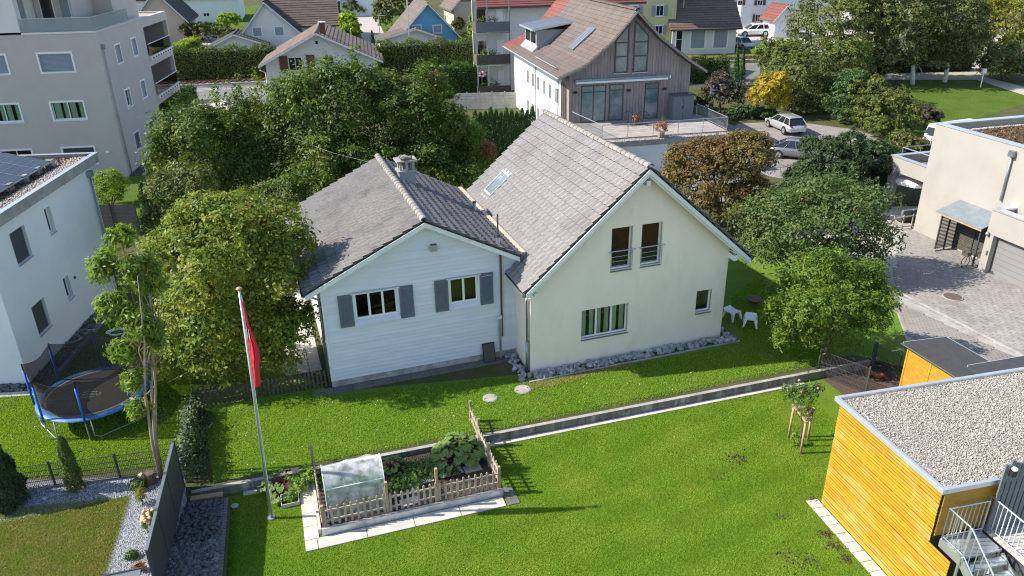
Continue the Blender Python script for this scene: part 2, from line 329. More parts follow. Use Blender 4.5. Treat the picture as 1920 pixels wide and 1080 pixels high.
def mpp(p): return ((np.array(p)-CAM)@FW)/FPX
def tree(name, label, base, lobes, n, size, lm, cat='tree', bark='bark', tr=.14, per=16, clump=.22, group=None, shell=(.5,1.06),
         aspect=.5, up=.35, stems=1, droop=0.0, ds=1.0, crown='crown', trunk_top=.75, sub=9, spike=0, spike_h=1.0):
    """base: world point; lobes: (px, py, rx, ry, dy[, depth]) as they stand at the base's distance"""
    base = np.array(base, float); root = thing(name, base, label, cat, group=group); W = []
    for l in lobes:
        c = AT(l[0], l[1], base[1]+l[4]); m = mpp(c); rx = l[2]*m; rz = l[3]*m/math.cos(PITCH)*.95
        W.append((*(c-base), rx, (l[5] if len(l) > 5 else ds)*min(rx, rz*1.3), rz))
    rl = np.random.default_rng(n+len(label)); W2 = []
    for l in W:
        W2.append((l[0], l[1], l[2], l[3]*.82, l[4]*.82, l[5]*.82))
        for _ in range(sub):
            d = rl.normal(size=3); d /= np.linalg.norm(d); d[2] = abs(d[2])*.9-.25; s_ = rl.uniform(.18,.46); o_ = rl.uniform(.72,1.08)
            W2.append((l[0]+d[0]*l[3]*o_, l[1]+d[1]*l[4]*o_, l[2]+d[2]*l[5]*o_, l[3]*s_, l[4]*s_, l[5]*s_*rl.uniform(.8,1.5)))
        for _ in range(spike):
            a_ = rl.uniform(0,6.283); q_ = math.sqrt(rl.random())*.95; W2.append((l[0]+math.cos(a_)*q_*l[3], l[1]+math.sin(a_)*q_*l[4], l[2]+l[5]*math.sqrt(max(0,1-q_*q_))*.95, .13, .13, rl.uniform(.3,.6)*spike_h))
    C, N = cloud(W2, n, per, clump, shell, up)
    C[:,2] = np.maximum(C[:,2], .05)
    link(crown, leaf_mesh(crown, C, N, size, M[lm], aspect, droop=droop), root)
    b = MB(); rr = np.random.default_rng(len(name)+n)
    top = max(x[2] for x in W)
    for s_ in range(stems):
        off = np.array([rr.uniform(-1,1), rr.uniform(-1,1), 0])*(.0 if stems == 1 else tr*3.2)
        main = max(W, key=lambda x: x[3]*x[5]); tx = np.array([main[0], main[1], top*trunk_top])
        pts = [off*(.4+.6*t)+tx*[t**1.5, t**1.5, t]+np.array([rr.normal()*.05, rr.normal()*.05, 0])*top*.12*(t > 0)+off*t*4*(stems > 1) for t in (0, .2, .45, .7, 1)]
        b.tube([pts[0]-[0,0,.15]]+pts[1:], [tr*1.25, tr, tr*.8, tr*.55, tr*.2], 7)
        for l in W:
            if stems > 1 and W.index(l)%stems != s_: continue
            q = pts[2]+(pts[3]-pts[2])*rr.random() if l[2] > pts[2][2] else pts[1]+(pts[2]-pts[1])*rr.random(); e = np.array(l[:3]); md = (q+e)/2+rr.normal(size=3)*.15
            b.tube([q, md, e], [tr*.5, tr*.35, tr*.12], 5)
            for _ in range(3):
                g = e+rr.normal(size=3)*np.array(l[3:6])*.5; b.tube([md, (md+g)/2+rr.normal(size=3)*.1, g], [tr*.25, tr*.18, tr*.06], 4)
    b.build('trunk', M[bark], root, smooth=True); return root
def conifer(name, label, base, h, r, n, size, lm, group=None, lean=0.0, taper=1.0, cat='tree', fat=.0):
    root = thing(name, base, label, cat, group=group); t = rng.random(n)**.8
    a = rng.random(n)*6.283; rad = r*np.minimum(1, (1-t)**taper*1.15+fat)*(.75+.3*rng.random(n))*(1+.13*np.sin(5*a+3*t*6))
    C = np.stack([np.cos(a)*rad, np.sin(a)*rad, t*h*(.97)+.05], 1); N = np.stack([np.cos(a), np.sin(a), .35+0*a], 1)+rng.normal(size=(n,3))*.5
    link('foliage', leaf_mesh('foliage', C, N, size, M[lm], .35), root)
    MB().tube([(0,0,-.1),(0,0,h*.5),(0,0,h*.93)], [r*.12+.02, r*.08+.015, .01], 6).build('trunk', M['bark'], root); return root
def hedge(name, label, p0, p1, depth, h, n, size, lm, cat='hedge', zb=None, group=None, rag=.12):
    p0 = np.array(p0); p1 = np.array(p1); L = np.linalg.norm((p1-p0)[:2]); yaw = math.atan2(p1[1]-p0[1], p1[0]-p0[0])
    root = thing(name, p0, label, cat, rz=yaw, group=group); dz = (p1[2]-p0[2])/L
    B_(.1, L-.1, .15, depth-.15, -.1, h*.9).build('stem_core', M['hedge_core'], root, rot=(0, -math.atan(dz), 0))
    wts = np.array([L*h, L*depth, depth*h, depth*h, L*h*.6]); f = rng.choice(5, n, p=wts/wts.sum()); u = rng.random(n); v = rng.random(n)
    top = h*(1+.06*np.sin(u*L*1.9)+.04*np.sin(u*L*5.1+1)); C = np.zeros((n,3)); N = np.zeros((n,3))
    for k in range(5):
        q = f == k
        if k in (0,4): C[q] = np.stack([u[q]*L, np.full(q.sum(), 0. if k == 0 else depth), v[q]*top[q]], 1); N[q] = (0, -1 if k == 0 else 1, .2)
        elif k == 1: C[q] = np.stack([u[q]*L, v[q]*depth, top[q]], 1); N[q] = (0,0,1)
        else: C[q] = np.stack([np.full(q.sum(), 0. if k == 2 else L), u[q]*depth, v[q]*h], 1); N[q] = (-1 if k == 2 else 1, 0, .2)
    C += rng.normal(size=(n,3))*rag; C[:,2] = np.maximum(C[:,2], .05); C[:,2] += C[:,0]*dz; N += rng.normal(size=(n,3))*.6
    link('foliage', leaf_mesh('foliage', C, N, size, M[lm], .4), root); return root
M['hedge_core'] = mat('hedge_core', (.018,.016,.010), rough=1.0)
M['leaf_hornbeam'] = leafmat('leaf_hornbeam', (.026,.052,.009), (.072,.110,.016), (.19,.17,.03), .55, .35, .5, .52, .78, gain=1.7)
M['leaf_maple'] = leafmat('leaf_maple', (.055,.088,.014), (.145,.175,.026), (.28,.17,.04), .5, .4, .9, .5, .74, gain=1.85)
M['leaf_cherry'] = leafmat('leaf_cherry', (.060,.105,.016), (.12,.16,.026), (.34,.26,.03), .5, .4, .8, .55, .75, gain=1.9)
M['leaf_brown'] = leafmat('leaf_brown', (.060,.066,.018), (.13,.095,.028), (.145,.070,.026), .7, .3, .5, .4, .65)
M['leaf_apple'] = leafmat('leaf_apple', (.035,.068,.016), (.10,.14,.045), (.14,.17,.035), .45, .3, .7, .5, .75, gain=1.4)
M['leaf_lime'] = leafmat('leaf_lime', (.055,.11,.014), (.14,.20,.03), (.18,.20,.03), .5, .4, 1.2, .5, .75, gain=1.3)
M['leaf_yew'] = leafmat('leaf_yew', (.016,.030,.010), (.035,.058,.018), None, 0, .2)
M['leaf_thuja'] = leafmat('leaf_thuja', (.022,.052,.011), (.05,.095,.018), None, 0, .25)
M['leaf_hedge'] = leafmat('leaf_hedge', (.035,.060,.013), (.075,.11,.022), (.10,.075,.03), .5, .25, 1.2, .5, .8)
M['leaf_yellow'] = leafmat('leaf_yellow', (.24,.185,.02), (.33,.26,.04), (.24,.24,.03), .5, .4)
M['leaf_golden'] = leafmat('leaf_golden', (.10,.115,.022), (.19,.175,.03), (.12,.14,.02), .7, .4)
M['leaf_birch'] = leafmat('leaf_birch', (.045,.062,.020), (.10,.12,.035), (.14,.13,.04), .5, .3)
M['leaf_shrub'] = leafmat('leaf_shrub', (.035,.058,.014), (.085,.105,.022), (.14,.13,.03), .5, .3, 1.1)
M['leaf_bright'] = leafmat('leaf_bright', (.10,.17,.02), (.20,.27,.035), None, 0, .45)
M['leaf_laurel'] = leafmat('leaf_laurel', (.022,.048,.014), (.055,.095,.028), None, 0, .2)
M['leaf_purple'] = leafmat('leaf_purple', (.034,.028,.024), (.068,.054,.044), (.06,.07,.03), .5, .2)
M['leaf_rhubarb'] = leafmat('leaf_rhubarb', (.07,.12,.03), (.13,.19,.055), (.30,.22,.04), .3, .3, 2, .6, .8)
M['leaf_bed'] = leafmat('leaf_bed', (.045,.09,.018), (.09,.15,.03), None, 0, .3)
M['leaf_ivy'] = leafmat('leaf_ivy', (.02,.042,.012), (.06,.09,.03), (.13,.15,.09), .4, .2, 2)
M['leaf_bamboo'] = leafmat('leaf_bamboo', (.085,.14,.015), (.16,.22,.025), None, 0, .4)
M['leaf_sedum'] = leafmat('leaf_sedum', (.10,.055,.035), (.17,.11,.06), None, 0, .1, gain=1.0)
M['leaf_orange'] = leafmat('leaf_orange', (.17,.075,.04), (.23,.12,.06), None, 0, .3)
M['grass_blade'] = leafmat('grass_blade', (.15,.27,.020), (.25,.385,.036), (.37,.40,.07), .7, .5, .55, .45, .72, gain=1.0, spec=.08)
M['grass_blade_pale'] = leafmat('grass_blade_pale', (.16,.28,.030), (.29,.42,.06), (.44,.42,.14), .6, .5, .5, .55, .8, gain=1.0, spec=.08)
M['grass_dry'] = leafmat('grass_dry', (.17,.23,.045), (.28,.32,.08), (.36,.28,.13), .6, .45, 1.4, gain=1.0)

M['grass_straw'] = leafmat('grass_straw', (.30,.24,.10), (.45,.36,.17), (.22,.26,.06), .8, .4, 2.5, .5, .6, gain=1.1)
M['dry_patch'] = mat('dry_patch', (.26,.20,.10), (.17,.17,.05), 6, .95, lo=.4, hi=.6)
# ------------------------------------------------------------------ the ground
ZL = -0.30                                   # the front lawn lies a step below the house plot
YAWG = R_(17.4)
_wa, _wb = P(480, 917, ZL), P(1440, 728, ZL)
WALL = Frame(_wa, math.degrees(math.atan2(_wb[1]-_wa[1], _wb[0]-_wa[0])))
WL0, WL1 = -2.0, 24.6                        # extent of the retaining wall along its line
w0 = WALL.world(WL0, .06); w1 = WALL.world(WL1, .06)
def ground_part(pts, z, m, name, **k):
    b = bmesh.new(); b.faces.new([b.verts.new((p[0], p[1], 0)) for p in pts])
    bmesh.ops.bisect_plane(b, geom=b.verts[:]+b.edges[:]+b.faces[:], plane_co=(0,SLOPE0,0), plane_no=(0,1,0))
    bmesh.ops.triangulate(b, faces=b.faces[:])
    for v in b.verts: v.co.z = gz(v.co.y)+z
    bmesh.ops.recalc_face_normals(b, faces=b.faces[:])
    for f in b.faces:
        if f.normal.z < 0: f.normal_flip()
    me = bpy.data.meshes.new(name); b.to_mesh(me); b.free(); me.materials.append(M[m]); o = link(name, me); o['kind'] = k.pop('kind', 'structure')
    return tag(o, k.get('label'), k.get('cat'))
def pp(*px): return [G(*p)[:2] for p in px]
ROCK_R0, ROCK_R1 = P(420, 937, 0), P(408, 1080, 0)
ground_part([(-260,-30), (-8.2,-30), tuple(ROCK_R1[:2]+np.array([.25,0])), tuple(ROCK_R0[:2]+np.array([.2,.1])), tuple(w0[:2]), tuple(w1[:2]), (17.6,30.2), (20.6,24.5), (26,12), (30,-30), (260,-30), (260,420), (-260,420)], 0, 'ground', 'ground')
ground_part([(-9.9,-6), (31,-6), (28,13), (21.2,24.8), (18,31), (w1[0]+.4, w1[1]+.3), (w0[0]-.3, w0[1]+.35), (-10.2,20)], ZL, 'lawn', 'front_lawn')
z1 = .004
ground_part(pp((400,905),(1600,665),(1700,690),(1760,640),(1690,560),(1500,410),(1370,470),(1000,700),(620,735),(560,700),(530,560),(380,740)), z1, 'lawn_upper', 'house_lawn')
ground_part(pp((-60,815),(60,735),(200,600),(330,500),(520,560),(380,760),(350,870),(-60,900)), z1+.003, 'lawn_left', 'trampoline_lawn')
ground_part([G(-60,962)[:2], G(246,930)[:2], G(196,1085)[:2], G(180,1200)[:2], G(-200,1200)[:2]], z1, 'lawn_dry', 'dry_lawn')
ground_part(pp((-60,974),(-60,905),(255,893),(345,878),(350,945),(300,1090),(196,1090),(246,930)), z1+.004, 'gravel_dark', 'gravel_bed')
ground_part(pp((342,900),(352,945),(420,935),(412,1090),(296,1090)), z1+.008, 'gravel_dark', 'rock_bed_ground')
ground_part(pp((240,335),(300,262),(345,200),(360,240),(275,350),(278,400),(190,380),(200,330)), z1, 'lawn_left', 'lawn_by_the_apartments')
# driveway, parking, roads, far lawns
ground_part(pp((1470,440),(1690,395),(1716,432),(1760,480),(1832,512),(1960,600),(1960,690),(1880,720),(1700,640),(1672,560),(1560,470)), z1+.004, 'concrete', 'driveway_base')
ground_part(pp((1370,240),(1385,232),(1455,228),(1520,232),(1605,243),(1660,262),(1640,330),(1520,345),(1440,330),(1380,300)), z1, 'asphalt_warm', 'parking_place')
ground_part(pp((1400,160),(1000,160),(330,200),(250,205),(250,162),(1000,122),(1425,118),(1425,138)), .012, 'asphalt', 'main_road')
ground_part(pp((330,262),(430,232),(440,185),(360,190),(345,205)), .02, 'road_pale', 'side_street')
ground_part(pp((690,100),(735,95),(705,30),(700,-30),(640,-40),(660,20)), .02, 'road_pale', 'lane')
ground_part(pp((1700,262),(1940,190),(1940,160),(1830,150),(1690,152),(1680,200)), .012, 'lawn_left', 'park_lawn')
ground_part(pp((1660,150),(1830,150),(1930,182),(1930,166),(1845,144),(1825,128),(1660,135)), .03, 'road_pale', 'park_path')
ground_part(pp((1820,130),(1850,130),(1900,50),(1870,50)), .03, 'road_pale', 'park_drive')
ground_part(pp((1380,96),(1520,98),(1640,98),(1640,20),(1380,20)), .014, 'road_pale', 'station_yard')
ground_part(pp((1190,118),(1430,108),(1430,98),(1180,106)), .02, 'lawn_dry', 'railway_verge')
ground_part(pp((340,96),(500,92),(720,86),(905,80),(900,30),(600,10),(330,10)), .01, 'lawn_left', 'far_gardens')
ground_part(pp((340,92),(420,86),(430,62),(352,70)), .03, 'road_pale', 'far_courtyard')
ground_part(pp((150,375),(205,430),(272,440),(400,560),(540,560),(560,470),(330,330),(280,345)), .012, 'lawn_left', 'back_lawn')
ground_part(pp((1000,180),(1000,260),(1060,320),(1250,320),(1260,400),(1390,370),(1390,240),(1310,215)), .012, 'asphalt', 'yard_behind_house')
# road marks and railway
def strip(name, a, b, wd, dz, m, h=0.0, kind='structure'):
    a = np.array(a); b = np.array(b); o = MB(); o.bar(a+[0,0,dz], b+[0,0,dz], wd, max(h,.004)); q = o.build(name, M[m]); q['kind'] = kind; return q
for k, (a, b) in enumerate((((352,171),(502,163)), ((340,168.5),(410,166.5)))): strip('road_line', G(*a), G(*b), .14, .03, 'line')
def railway():
    a, b = G(230,163), G(1440,109)
    t = thing('railway_track', a, 'single railway track running between the road and the far hedge', 'railway', rz=0)
    d = (b-a); L = np.linalg.norm(d); u = d/L; n = np.array([-u[1], u[0], 0])
    MB().bar((0,0,.05), d+[0,0,.05], 3.0, .1).build('ballast', M['concrete_dark'], t)
    for s in (-.55, .55): MB().bar(n*s+[0,0,.2], d+n*s+[0,0,.2], .08, .14).build('rail', M['copper'], t)
    sp = B_(-.12,.12,-1.0,1.0,0,.12).mesh('sleeper', M['wood_dark'])
    for k in range(int(L/.75)): link('sleeper', sp, t, u*(k*.75+.3)+[0,0,.07], (0,0,math.atan2(u[1],u[0])))
    MB().bar(-n*2.0+[0,0,.14], d-n*2.0+[0,0,.14], .25, .2).build('platform_kerb', M['concrete'], t)
railway()
# retaining wall: blocks, and the pale strip at its foot
rw = thing('retaining_wall', WALL.o, 'low weathered concrete retaining wall between upper garden and front lawn', 'wall', rz=WALL.yaw)
bl = B_(0,.985,0,.14,-.02,.33).mesh('block', M['concrete_dark'])
k = WL0
while k < WL1:
    if not (3.05 < k < 4.2): link('block', bl, rw, (k, 0, 0))
    else: link('block', bl, rw, (k, .02, -.04))
    k += 1.0
cap = B_(0,.994,-.004,.15,.332,.345).mesh('cap', M['concrete'])
k = WL0
while k < WL1: link('cap', cap, rw, (k, 0, 0)); k += 1.0
fs = B_(0,.99,-.24,-.03,-.03,.03).mesh('foot_slab', M['slab'])
k = WL0+1.6
while k < WL1-3.6:
    if not (1.5 < k < 7.4): link('foot_slab', fs, rw, (k, 0, 0))
    k += 1.0
# grass blades
def blades(name, poly, z, n, h, m, label, avoid=None, stripe=0.0):
    poly = np.array([p[:2] for p in poly]); lo, hi = poly.min(0), poly.max(0); q = lo+(hi-lo)*rng.random((n*2,2)); ins = np.zeros(len(q), bool)
    for i in range(len(poly)):
        a, b = poly[i], poly[i-1]; c = ((a[1] > q[:,1]) != (b[1] > q[:,1])); ins ^= c & (q[:,0] < (b[0]-a[0])*(q[:,1]-a[1])/(b[1]-a[1]+1e-9)+a[0])
    q = q[ins]; q = q if avoid is None else q[~avoid(q)]; n = len(q); a = rng.random(n)*6.283; w_ = .012+.012*rng.random(n); hh = h*(.5+rng.random(n))
    o = np.stack([np.cos(a)*w_, np.sin(a)*w_, 0*a], 1); B0 = np.column_stack([q, np.full(n, z)]); sg = np.sign(np.sin((q[:,0]*math.sin(.55)-q[:,1]*math.cos(.55))*6.283/1.3)); ln = rng.normal(size=(n,2))*.6*hh[:,None]+np.stack([.8*sg*hh, .35*sg*hh], 1)*stripe; tip = B0+np.column_stack([ln, hh])
    V = np.stack([B0-o, B0+o, tip], 1).reshape(-1,3); ob = link(name, npmesh(name, V, np.arange(3*n).reshape(n,3), M[m])); return tag(ob, label, 'grass', kind='stuff')
_gd, _yf = Frame(P(598,1030,ZL), 17.6), Frame(P(1541,943,ZL), 13.0)
def front_off(q):
    a = np.column_stack([q, np.zeros(len(q))]); g = a-_gd.o; y = a-_yf.o; gx, gy_ = g@_gd.ax, g@_gd.ay; yx, yy = y@_yf.ax, y@_yf.ay
    return ((gx > -.38) & (gx < 6.06) & (gy_ > 0)) | ((yx > -.46) & (yy < .2)) | (yx > 3.2)
blades('front_grass', [WALL.world(-1.5,-.02), WALL.world(21.5,-.02), P(1640,735,ZL), P(1760,1090,ZL), P(418,1090,ZL)], ZL, 170000, .024, 'grass_blade', 'short mown bright green grass of the front lawn', front_off, .42)
blades('garden_grass', pp((402,902),(770,836),(900,813),(1560,680),(1500,636),(1372,650),(1000,714),(925,708),(620,745),(610,735),(372,768)), .004, 130000, .04, 'grass_blade_pale', 'mown grass between the houses and the low wall')
blades('neighbour_grass', pp((-10,745),(62,736),(205,620),(330,600),(365,700),(362,772),(345,868),(-10,905)), .006, 60000, .04, 'grass_blade_pale', 'mown grass under and around the trampoline')
blades('dry_grass', pp((-20,958),(246,932),(196,1085),(-20,1085)), .006, 30000, .04, 'grass_dry', 'patchy dry grass beside the grey gravel bed')
# loose stones
def stone_mesh(name, mm, seed, nu=7, nv=5, jit=.45):
    rs = random.Random(seed); return MB().ellip((0,0,0), (1,1,1), nu, nv, jit, rs).mesh(name, M[mm])
def pebbles(name, pts, size, m, label, cat='gravel', flat=.6, parent=None):
    n = len(pts); oc = np.array([(1,0,0),(0,1,0),(-1,0,0),(0,-1,0),(0,0,1),(0,0,-1)], float); F = np.array([(0,1,4),(1,2,4),(2,3,4),(3,0,4),(1,0,5),(2,1,5),(3,2,5),(0,3,5)])
    a = rng.random(n)*6.283; s = size*(.55+.9*rng.random(n)); V = oc[None]*np.stack([s*(.8+.6*rng.random(n)), s*(.6+.4*rng.random(n)), s*flat], 1)[:,None,:]
    V = V+rng.normal(size=V.shape)*s[:,None,None]*.12; c, sn = np.cos(a)[:,None], np.sin(a)[:,None]
    V = np.stack([V[...,0]*c-V[...,1]*sn, V[...,0]*sn+V[...,1]*c, V[...,2]], -1)+np.asarray(pts)[:,None,:]
    o = link(name, npmesh(name, V.reshape(-1,3), (F[None]+np.arange(n)[:,None,None]*6).reshape(-1,3), M[m]), parent)
    return tag(o, label, cat, kind='stuff')
def inpoly(poly, n):
    poly = np.array([p[:2] for p in poly]); lo, hi = poly.min(0), poly.max(0); q = lo+(hi-lo)*rng.random((n*3,2)); ins = np.zeros(len(q), bool)
    for i in range(len(poly)):
        a, b = poly[i], poly[i-1]; c = ((a[1] > q[:,1]) != (b[1] > q[:,1])); ins ^= c & (q[:,0] < (b[0]-a[0])*(q[:,1]-a[1])/(b[1]-a[1]+1e-9)+a[0])
    return q[ins][:n]

ground_part(pp((985,716),(1010,706),(1080,692),(1150,676),(1190,672),(1180,684),(1110,700),(1050,716),(1000,728)), .009, 'dry_patch', 'dry_patch')
blades('dry_edge_grass', pp((985,718),(1010,706),(1080,692),(1150,676),(1195,672),(1180,688),(1110,706),(1050,722),(1000,732)), .008, 7000, .04, 'grass_straw', 'straw-coloured dry grass along the stones of the cream house')
blades('house_grass', pp((1390,645),(1500,640),(1530,690),(1560,670),(1500,560),(1420,520),(1370,560)), .004, 30000, .04, 'grass_blade_pale', 'shaded grass right of the cream house')
# ------------------------------------------------------------------ building helpers
def ptop(tp, x):
    for (a, za), (b, zb) in zip(tp, tp[1:]):
        if a-1e-6 <= x <= b+1e-6: return za+(zb-za)*(x-a)/(b-a) if b > a else za
    return tp[-1][1]
def wall(mb, x0, x1, zb, tp, holes, t, place):
    """upright wall in x,z with openings; place maps (x, depth, z) to the house"""
    xs = sorted({x0, x1}|{h[i] for h in holes for i in (0,1)}|{p[0] for p in tp if x0 < p[0] < x1}); V = lambda x, y, z: place(x, y, z)
    for a, b in zip(xs, xs[1:]):
        m = (a+b)/2; hs = sorted([h for h in holes if h[0] < m < h[1]], key=lambda h: h[2]); z = zb
        for h in hs+[None]:
            ta, tb = (h[2], h[2]) if h else (ptop(tp, a), ptop(tp, b))
            for y, fl in ((0, 1), (t, -1)):
                q = [V(a,y,z), V(b,y,z), V(b,y,tb), V(a,y,ta)]; mb.quad(*(q if fl > 0 else q[::-1]))
            if h: z = h[3]
        mb.quad(V(a,0,ptop(tp,a)), V(b,0,ptop(tp,b)), V(b,t,ptop(tp,b)), V(a,t,ptop(tp,a)))
    for a, b, c, d in holes:
        mb.quad(V(a,0,c), V(b,0,c), V(b,t,c), V(a,t,c)); mb.quad(V(a,0,d), V(a,t,d), V(b,t,d), V(b,0,d))
        mb.quad(V(a,0,c), V(a,t,c), V(a,t,d), V(a,0,d)); mb.quad(V(b,0,c), V(b,0,d), V(b,t,d), V(b,t,c))
    mb.quad(V(x0,0,zb), V(x0,0,ptop(tp,x0)), V(x0,t,ptop(tp,x0)), V(x0,t,zb)); mb.quad(V(x1,0,zb), V(x1,t,zb), V(x1,t,ptop(tp,x1)), V(x1,0,ptop(tp,x1)))
    return mb
FRONT = lambda yo=0: (lambda x, d, z: (x, yo+d, z))
RIGHT = lambda xo=0: (lambda x, d, z: (xo-d, x, z))          # runs along y, faces +x
LEFT = lambda xo=0: (lambda x, d, z: (xo+d, -x, z))          # runs along -y, faces -x
def window(parent, loc, rz, w_, h, n=1, fm='white_pvc', gm='glass', inset=.12, fw=.06, sill=None, curtain=False, blind=None, room=True, trim=None, mull=None, name='window'):
    b = MB(); y0, y1 = inset, inset+.07; e = .002
    b.box(e, fw, y0, y1, e, h-e).box(w_-fw, w_-e, y0, y1, e, h-e).box(fw, w_-fw, y0, y1, e, fw).box(fw, w_-fw, y0, y1, h-fw, h-e)
    pw = (w_-fw*(n+1))/n
    for i in range(1, n): b.box(i*(pw+fw), i*(pw+fw)+fw, y0-.004, y1, fw, h-fw)
    if mull: b.box(fw, w_-fw, y0-.003, y1, h*mull-fw/2, h*mull+fw/2)
    o = b.build(name, M[fm], parent, loc, (0,0,rz))
    for i in range(n): B_(fw+i*(pw+fw)-.004, fw+i*(pw+fw)+pw+.004, y0+.03, y0+.042, fw-.004, h-fw+.004).build('pane', M[gm], o)
    if trim: 
        t = trim; MB().box(-t, 0, -.03, .02, -t, h+t).box(w_, w_+t, -.03, .02, -t, h+t).box(0, w_, -.03, .02, h, h+t).box(0, w_, -.03, .02, -t, 0).build('trim', M['white_pvc'], o)
    if sill: MB().hexa([(-.02,-.07,-.045),(w_+.02,-.07,-.045),(w_+.02,inset,-.03),(-.02,inset,-.03),(-.02,-.07,-.025),(w_+.02,-.07,-.025),(w_+.02,inset,.012),(-.02,inset,.012)]).build('sill', M[sill], o)
    if curtain:
        for i in range(n):
            a = fw+i*(pw+fw); V = []; F = []; K = 14; rs = random.Random(i+int(w_*50))
            for s0, s1 in ((.02,.40+.1*rs.random()), (.66,.98)):
                c = MB(); X = [a+pw*(s0+(s1-s0)*k/K) for k in range(K+1)]; Y = [y1+.08+.025*math.sin(k*1.9+i) for k in range(K+1)]
                for k in range(K): c.quad((X[k],Y[k],.0),(X[k+1],Y[k+1],.0),(X[k+1],Y[k+1],h),(X[k],Y[k],h))
                c.build('curtain', M['curtain'], o)
    if blind:
        s = MB(); k = int((h-.02)/.085)
        for j in range(k): s.hexa([(fw*.6,inset-.05,.02+j*.085),(w_-fw*.6,inset-.05,.02+j*.085),(w_-fw*.6,inset-.012,.045+j*.085),(fw*.6,inset-.012,.045+j*.085),
                                   (fw*.6,inset-.05,.03+j*.085),(w_-fw*.6,inset-.05,.03+j*.085),(w_-fw*.6,inset-.012,.10+j*.085),(fw*.6,inset-.012,.10+j*.085)])
        s.build('blind', M[blind], o)
    return o
def tile_mesh(name, w_, l, mm, n=6):
    p = [.052,.070,.040,.006,.004,.022,.050]; X = [w_*i/6 for i in range(7)]; V = []; F = []
    for z0, y in ((.085, -.05), (.004, l)): V += [(x, y, z0+h) for x, h in zip(X, p)]
    V += [(x, -.05, .0) for x, h in zip(X, p)]
    F = [(i, i+1, i+8, i+7) for i in range(6)]+[(i+14, i+15, i+1, i) for i in range(6)]+[(0,7,14),(20,13,6)]
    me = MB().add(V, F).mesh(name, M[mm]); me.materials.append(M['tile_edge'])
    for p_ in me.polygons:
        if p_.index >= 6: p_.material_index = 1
    return me
def tile_slope(fr, roof, eave, ridge, y0, y1, w_, rows, mm, limit, side, skip=None, name='roof_tile', n=6, clipf=None):
    """eave/ridge: (x,z) in house axes; side -1 left slope, +1 right slope; pieces nearest the camera become objects, the rest one field"""
    e = np.array([eave[0], 0, eave[1]]); r = np.array([ridge[0], 0, ridge[1]]); L = np.linalg.norm(r-e); u = (r-e)/L; al = np.array([0, float(side), 0]); nn = np.cross(al, u)
    l = L/rows; me = tile_mesh(name, w_*.985, l, mm); cols = int(round((y1-y0)/w_)); T = []
    for i in range(rows):
        for j in range(cols):
            q = e+u*(l*i)+np.array([0, y1-j*w_ if side < 0 else y0+j*w_, 0])
            c = q+u*l/2+al*w_/2
            if skip and skip(c): continue
            T.append((np.linalg.norm(fr.world(*c)-CAM), q))
    T.sort(key=lambda t: t[0]); rot = Matrix((al, u, nn)).transposed().to_4x4(); V0 = np.array([v.co for v in me.vertices]); F0 = [tuple(p.vertices) for p in me.polygons]; R3 = np.array([al, u, nn]); fld = MB()
    for k, (d, q) in enumerate(T):
        jt = np.array([0, 0, random.uniform(-.004, .006)])
        if k < limit:
            o = link(name, me, roof); o.matrix_local = Matrix.Translation(Vector(q+jt)) @ rot @ Matrix.Rotation(random.uniform(-.012,.012), 4, 'Z')
        else: fld.add(V0@R3+q+jt, F0)
    if fld.v:
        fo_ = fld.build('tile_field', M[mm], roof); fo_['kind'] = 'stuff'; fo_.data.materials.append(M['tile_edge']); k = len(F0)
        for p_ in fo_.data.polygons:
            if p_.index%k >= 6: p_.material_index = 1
def ridge_tiles(house, x, z, y0, y1, step=.38, r=.13, mm='ridge'):
    b = MB(); n = 8; V = []
    for yy, s in ((0, 1.12), (step+.05, .95)): V += [(r*s*math.cos(math.pi*i/n)*1.15, yy, r*s*math.sin(math.pi*i/n)-.03) for i in range(n+1)]
    V += [(r*.98*math.cos(math.pi*i/n)*1.15, 0, r*.92*math.sin(math.pi*i/n)-.03) for i in range(n+1)]
    b.add(V, [(i+1, i, i+n+1, i+n+2) for i in range(n)]+[(i, i+1, i+1+2*(n+1), i+2*(n+1)) for i in range(n)])
    me = b.mesh('ridge_tile', M[mm], True); k = 0
    while y0+k*step < y1: link('ridge_tile', me, house, (x, y0+k*step, z+random.uniform(-.006,.008)), (0, 0, random.uniform(-.02,.02))); k += 1
def gutter(house, a, b, r=.075, mm='metal', name='gutter'):
    """half-round channel from a to b"""
    a = np.array(a, float); b = np.array(b, float); t = (b-a)/np.linalg.norm(b-a); s = np.cross(t, (0,0,1)); V = []; n = 6
    for p in (a, b):
        for k in (1.0, .86): V += [p+s*(r*k*math.cos(math.pi+math.pi*i/n))+np.array([0,0,r*k*math.sin(math.pi+math.pi*i/n)]) for i in range(n+1)]
    m = n+1; F = [(i, i+1, 2*m+i+1, 2*m+i) for i in range(n)]+[(m+i+1, m+i, 3*m+i, 3*m+i+1) for i in range(n)]+[(0,2*m,3*m,m),(n,m+n,3*m+n,2*m+n)]+[tuple(range(m))]+[tuple(range(3*m-1,2*m-1,-1))]
    return MB().add(V, F).build(name, M[mm], house)
def roof_slab(house, prof, y0, y1, t, mm='underlay', name='roof'):
    """prof: x,z polyline of the top; a slab of thickness t"""
    lo = [(x, z-t) for x, z in prof]; b = MB(); n = len(prof)
    for i in range(n-1):
        (xa, za), (xb, zb) = prof[i], prof[i+1]
        b.hexa([(xa,y0,za-t),(xb,y0,zb-t),(xb,y1,zb-t),(xa,y1,za-t),(xa,y0,za),(xb,y0,zb),(xb,y1,zb),(xa,y1,za)])
    return b.build(name, M[mm], house)
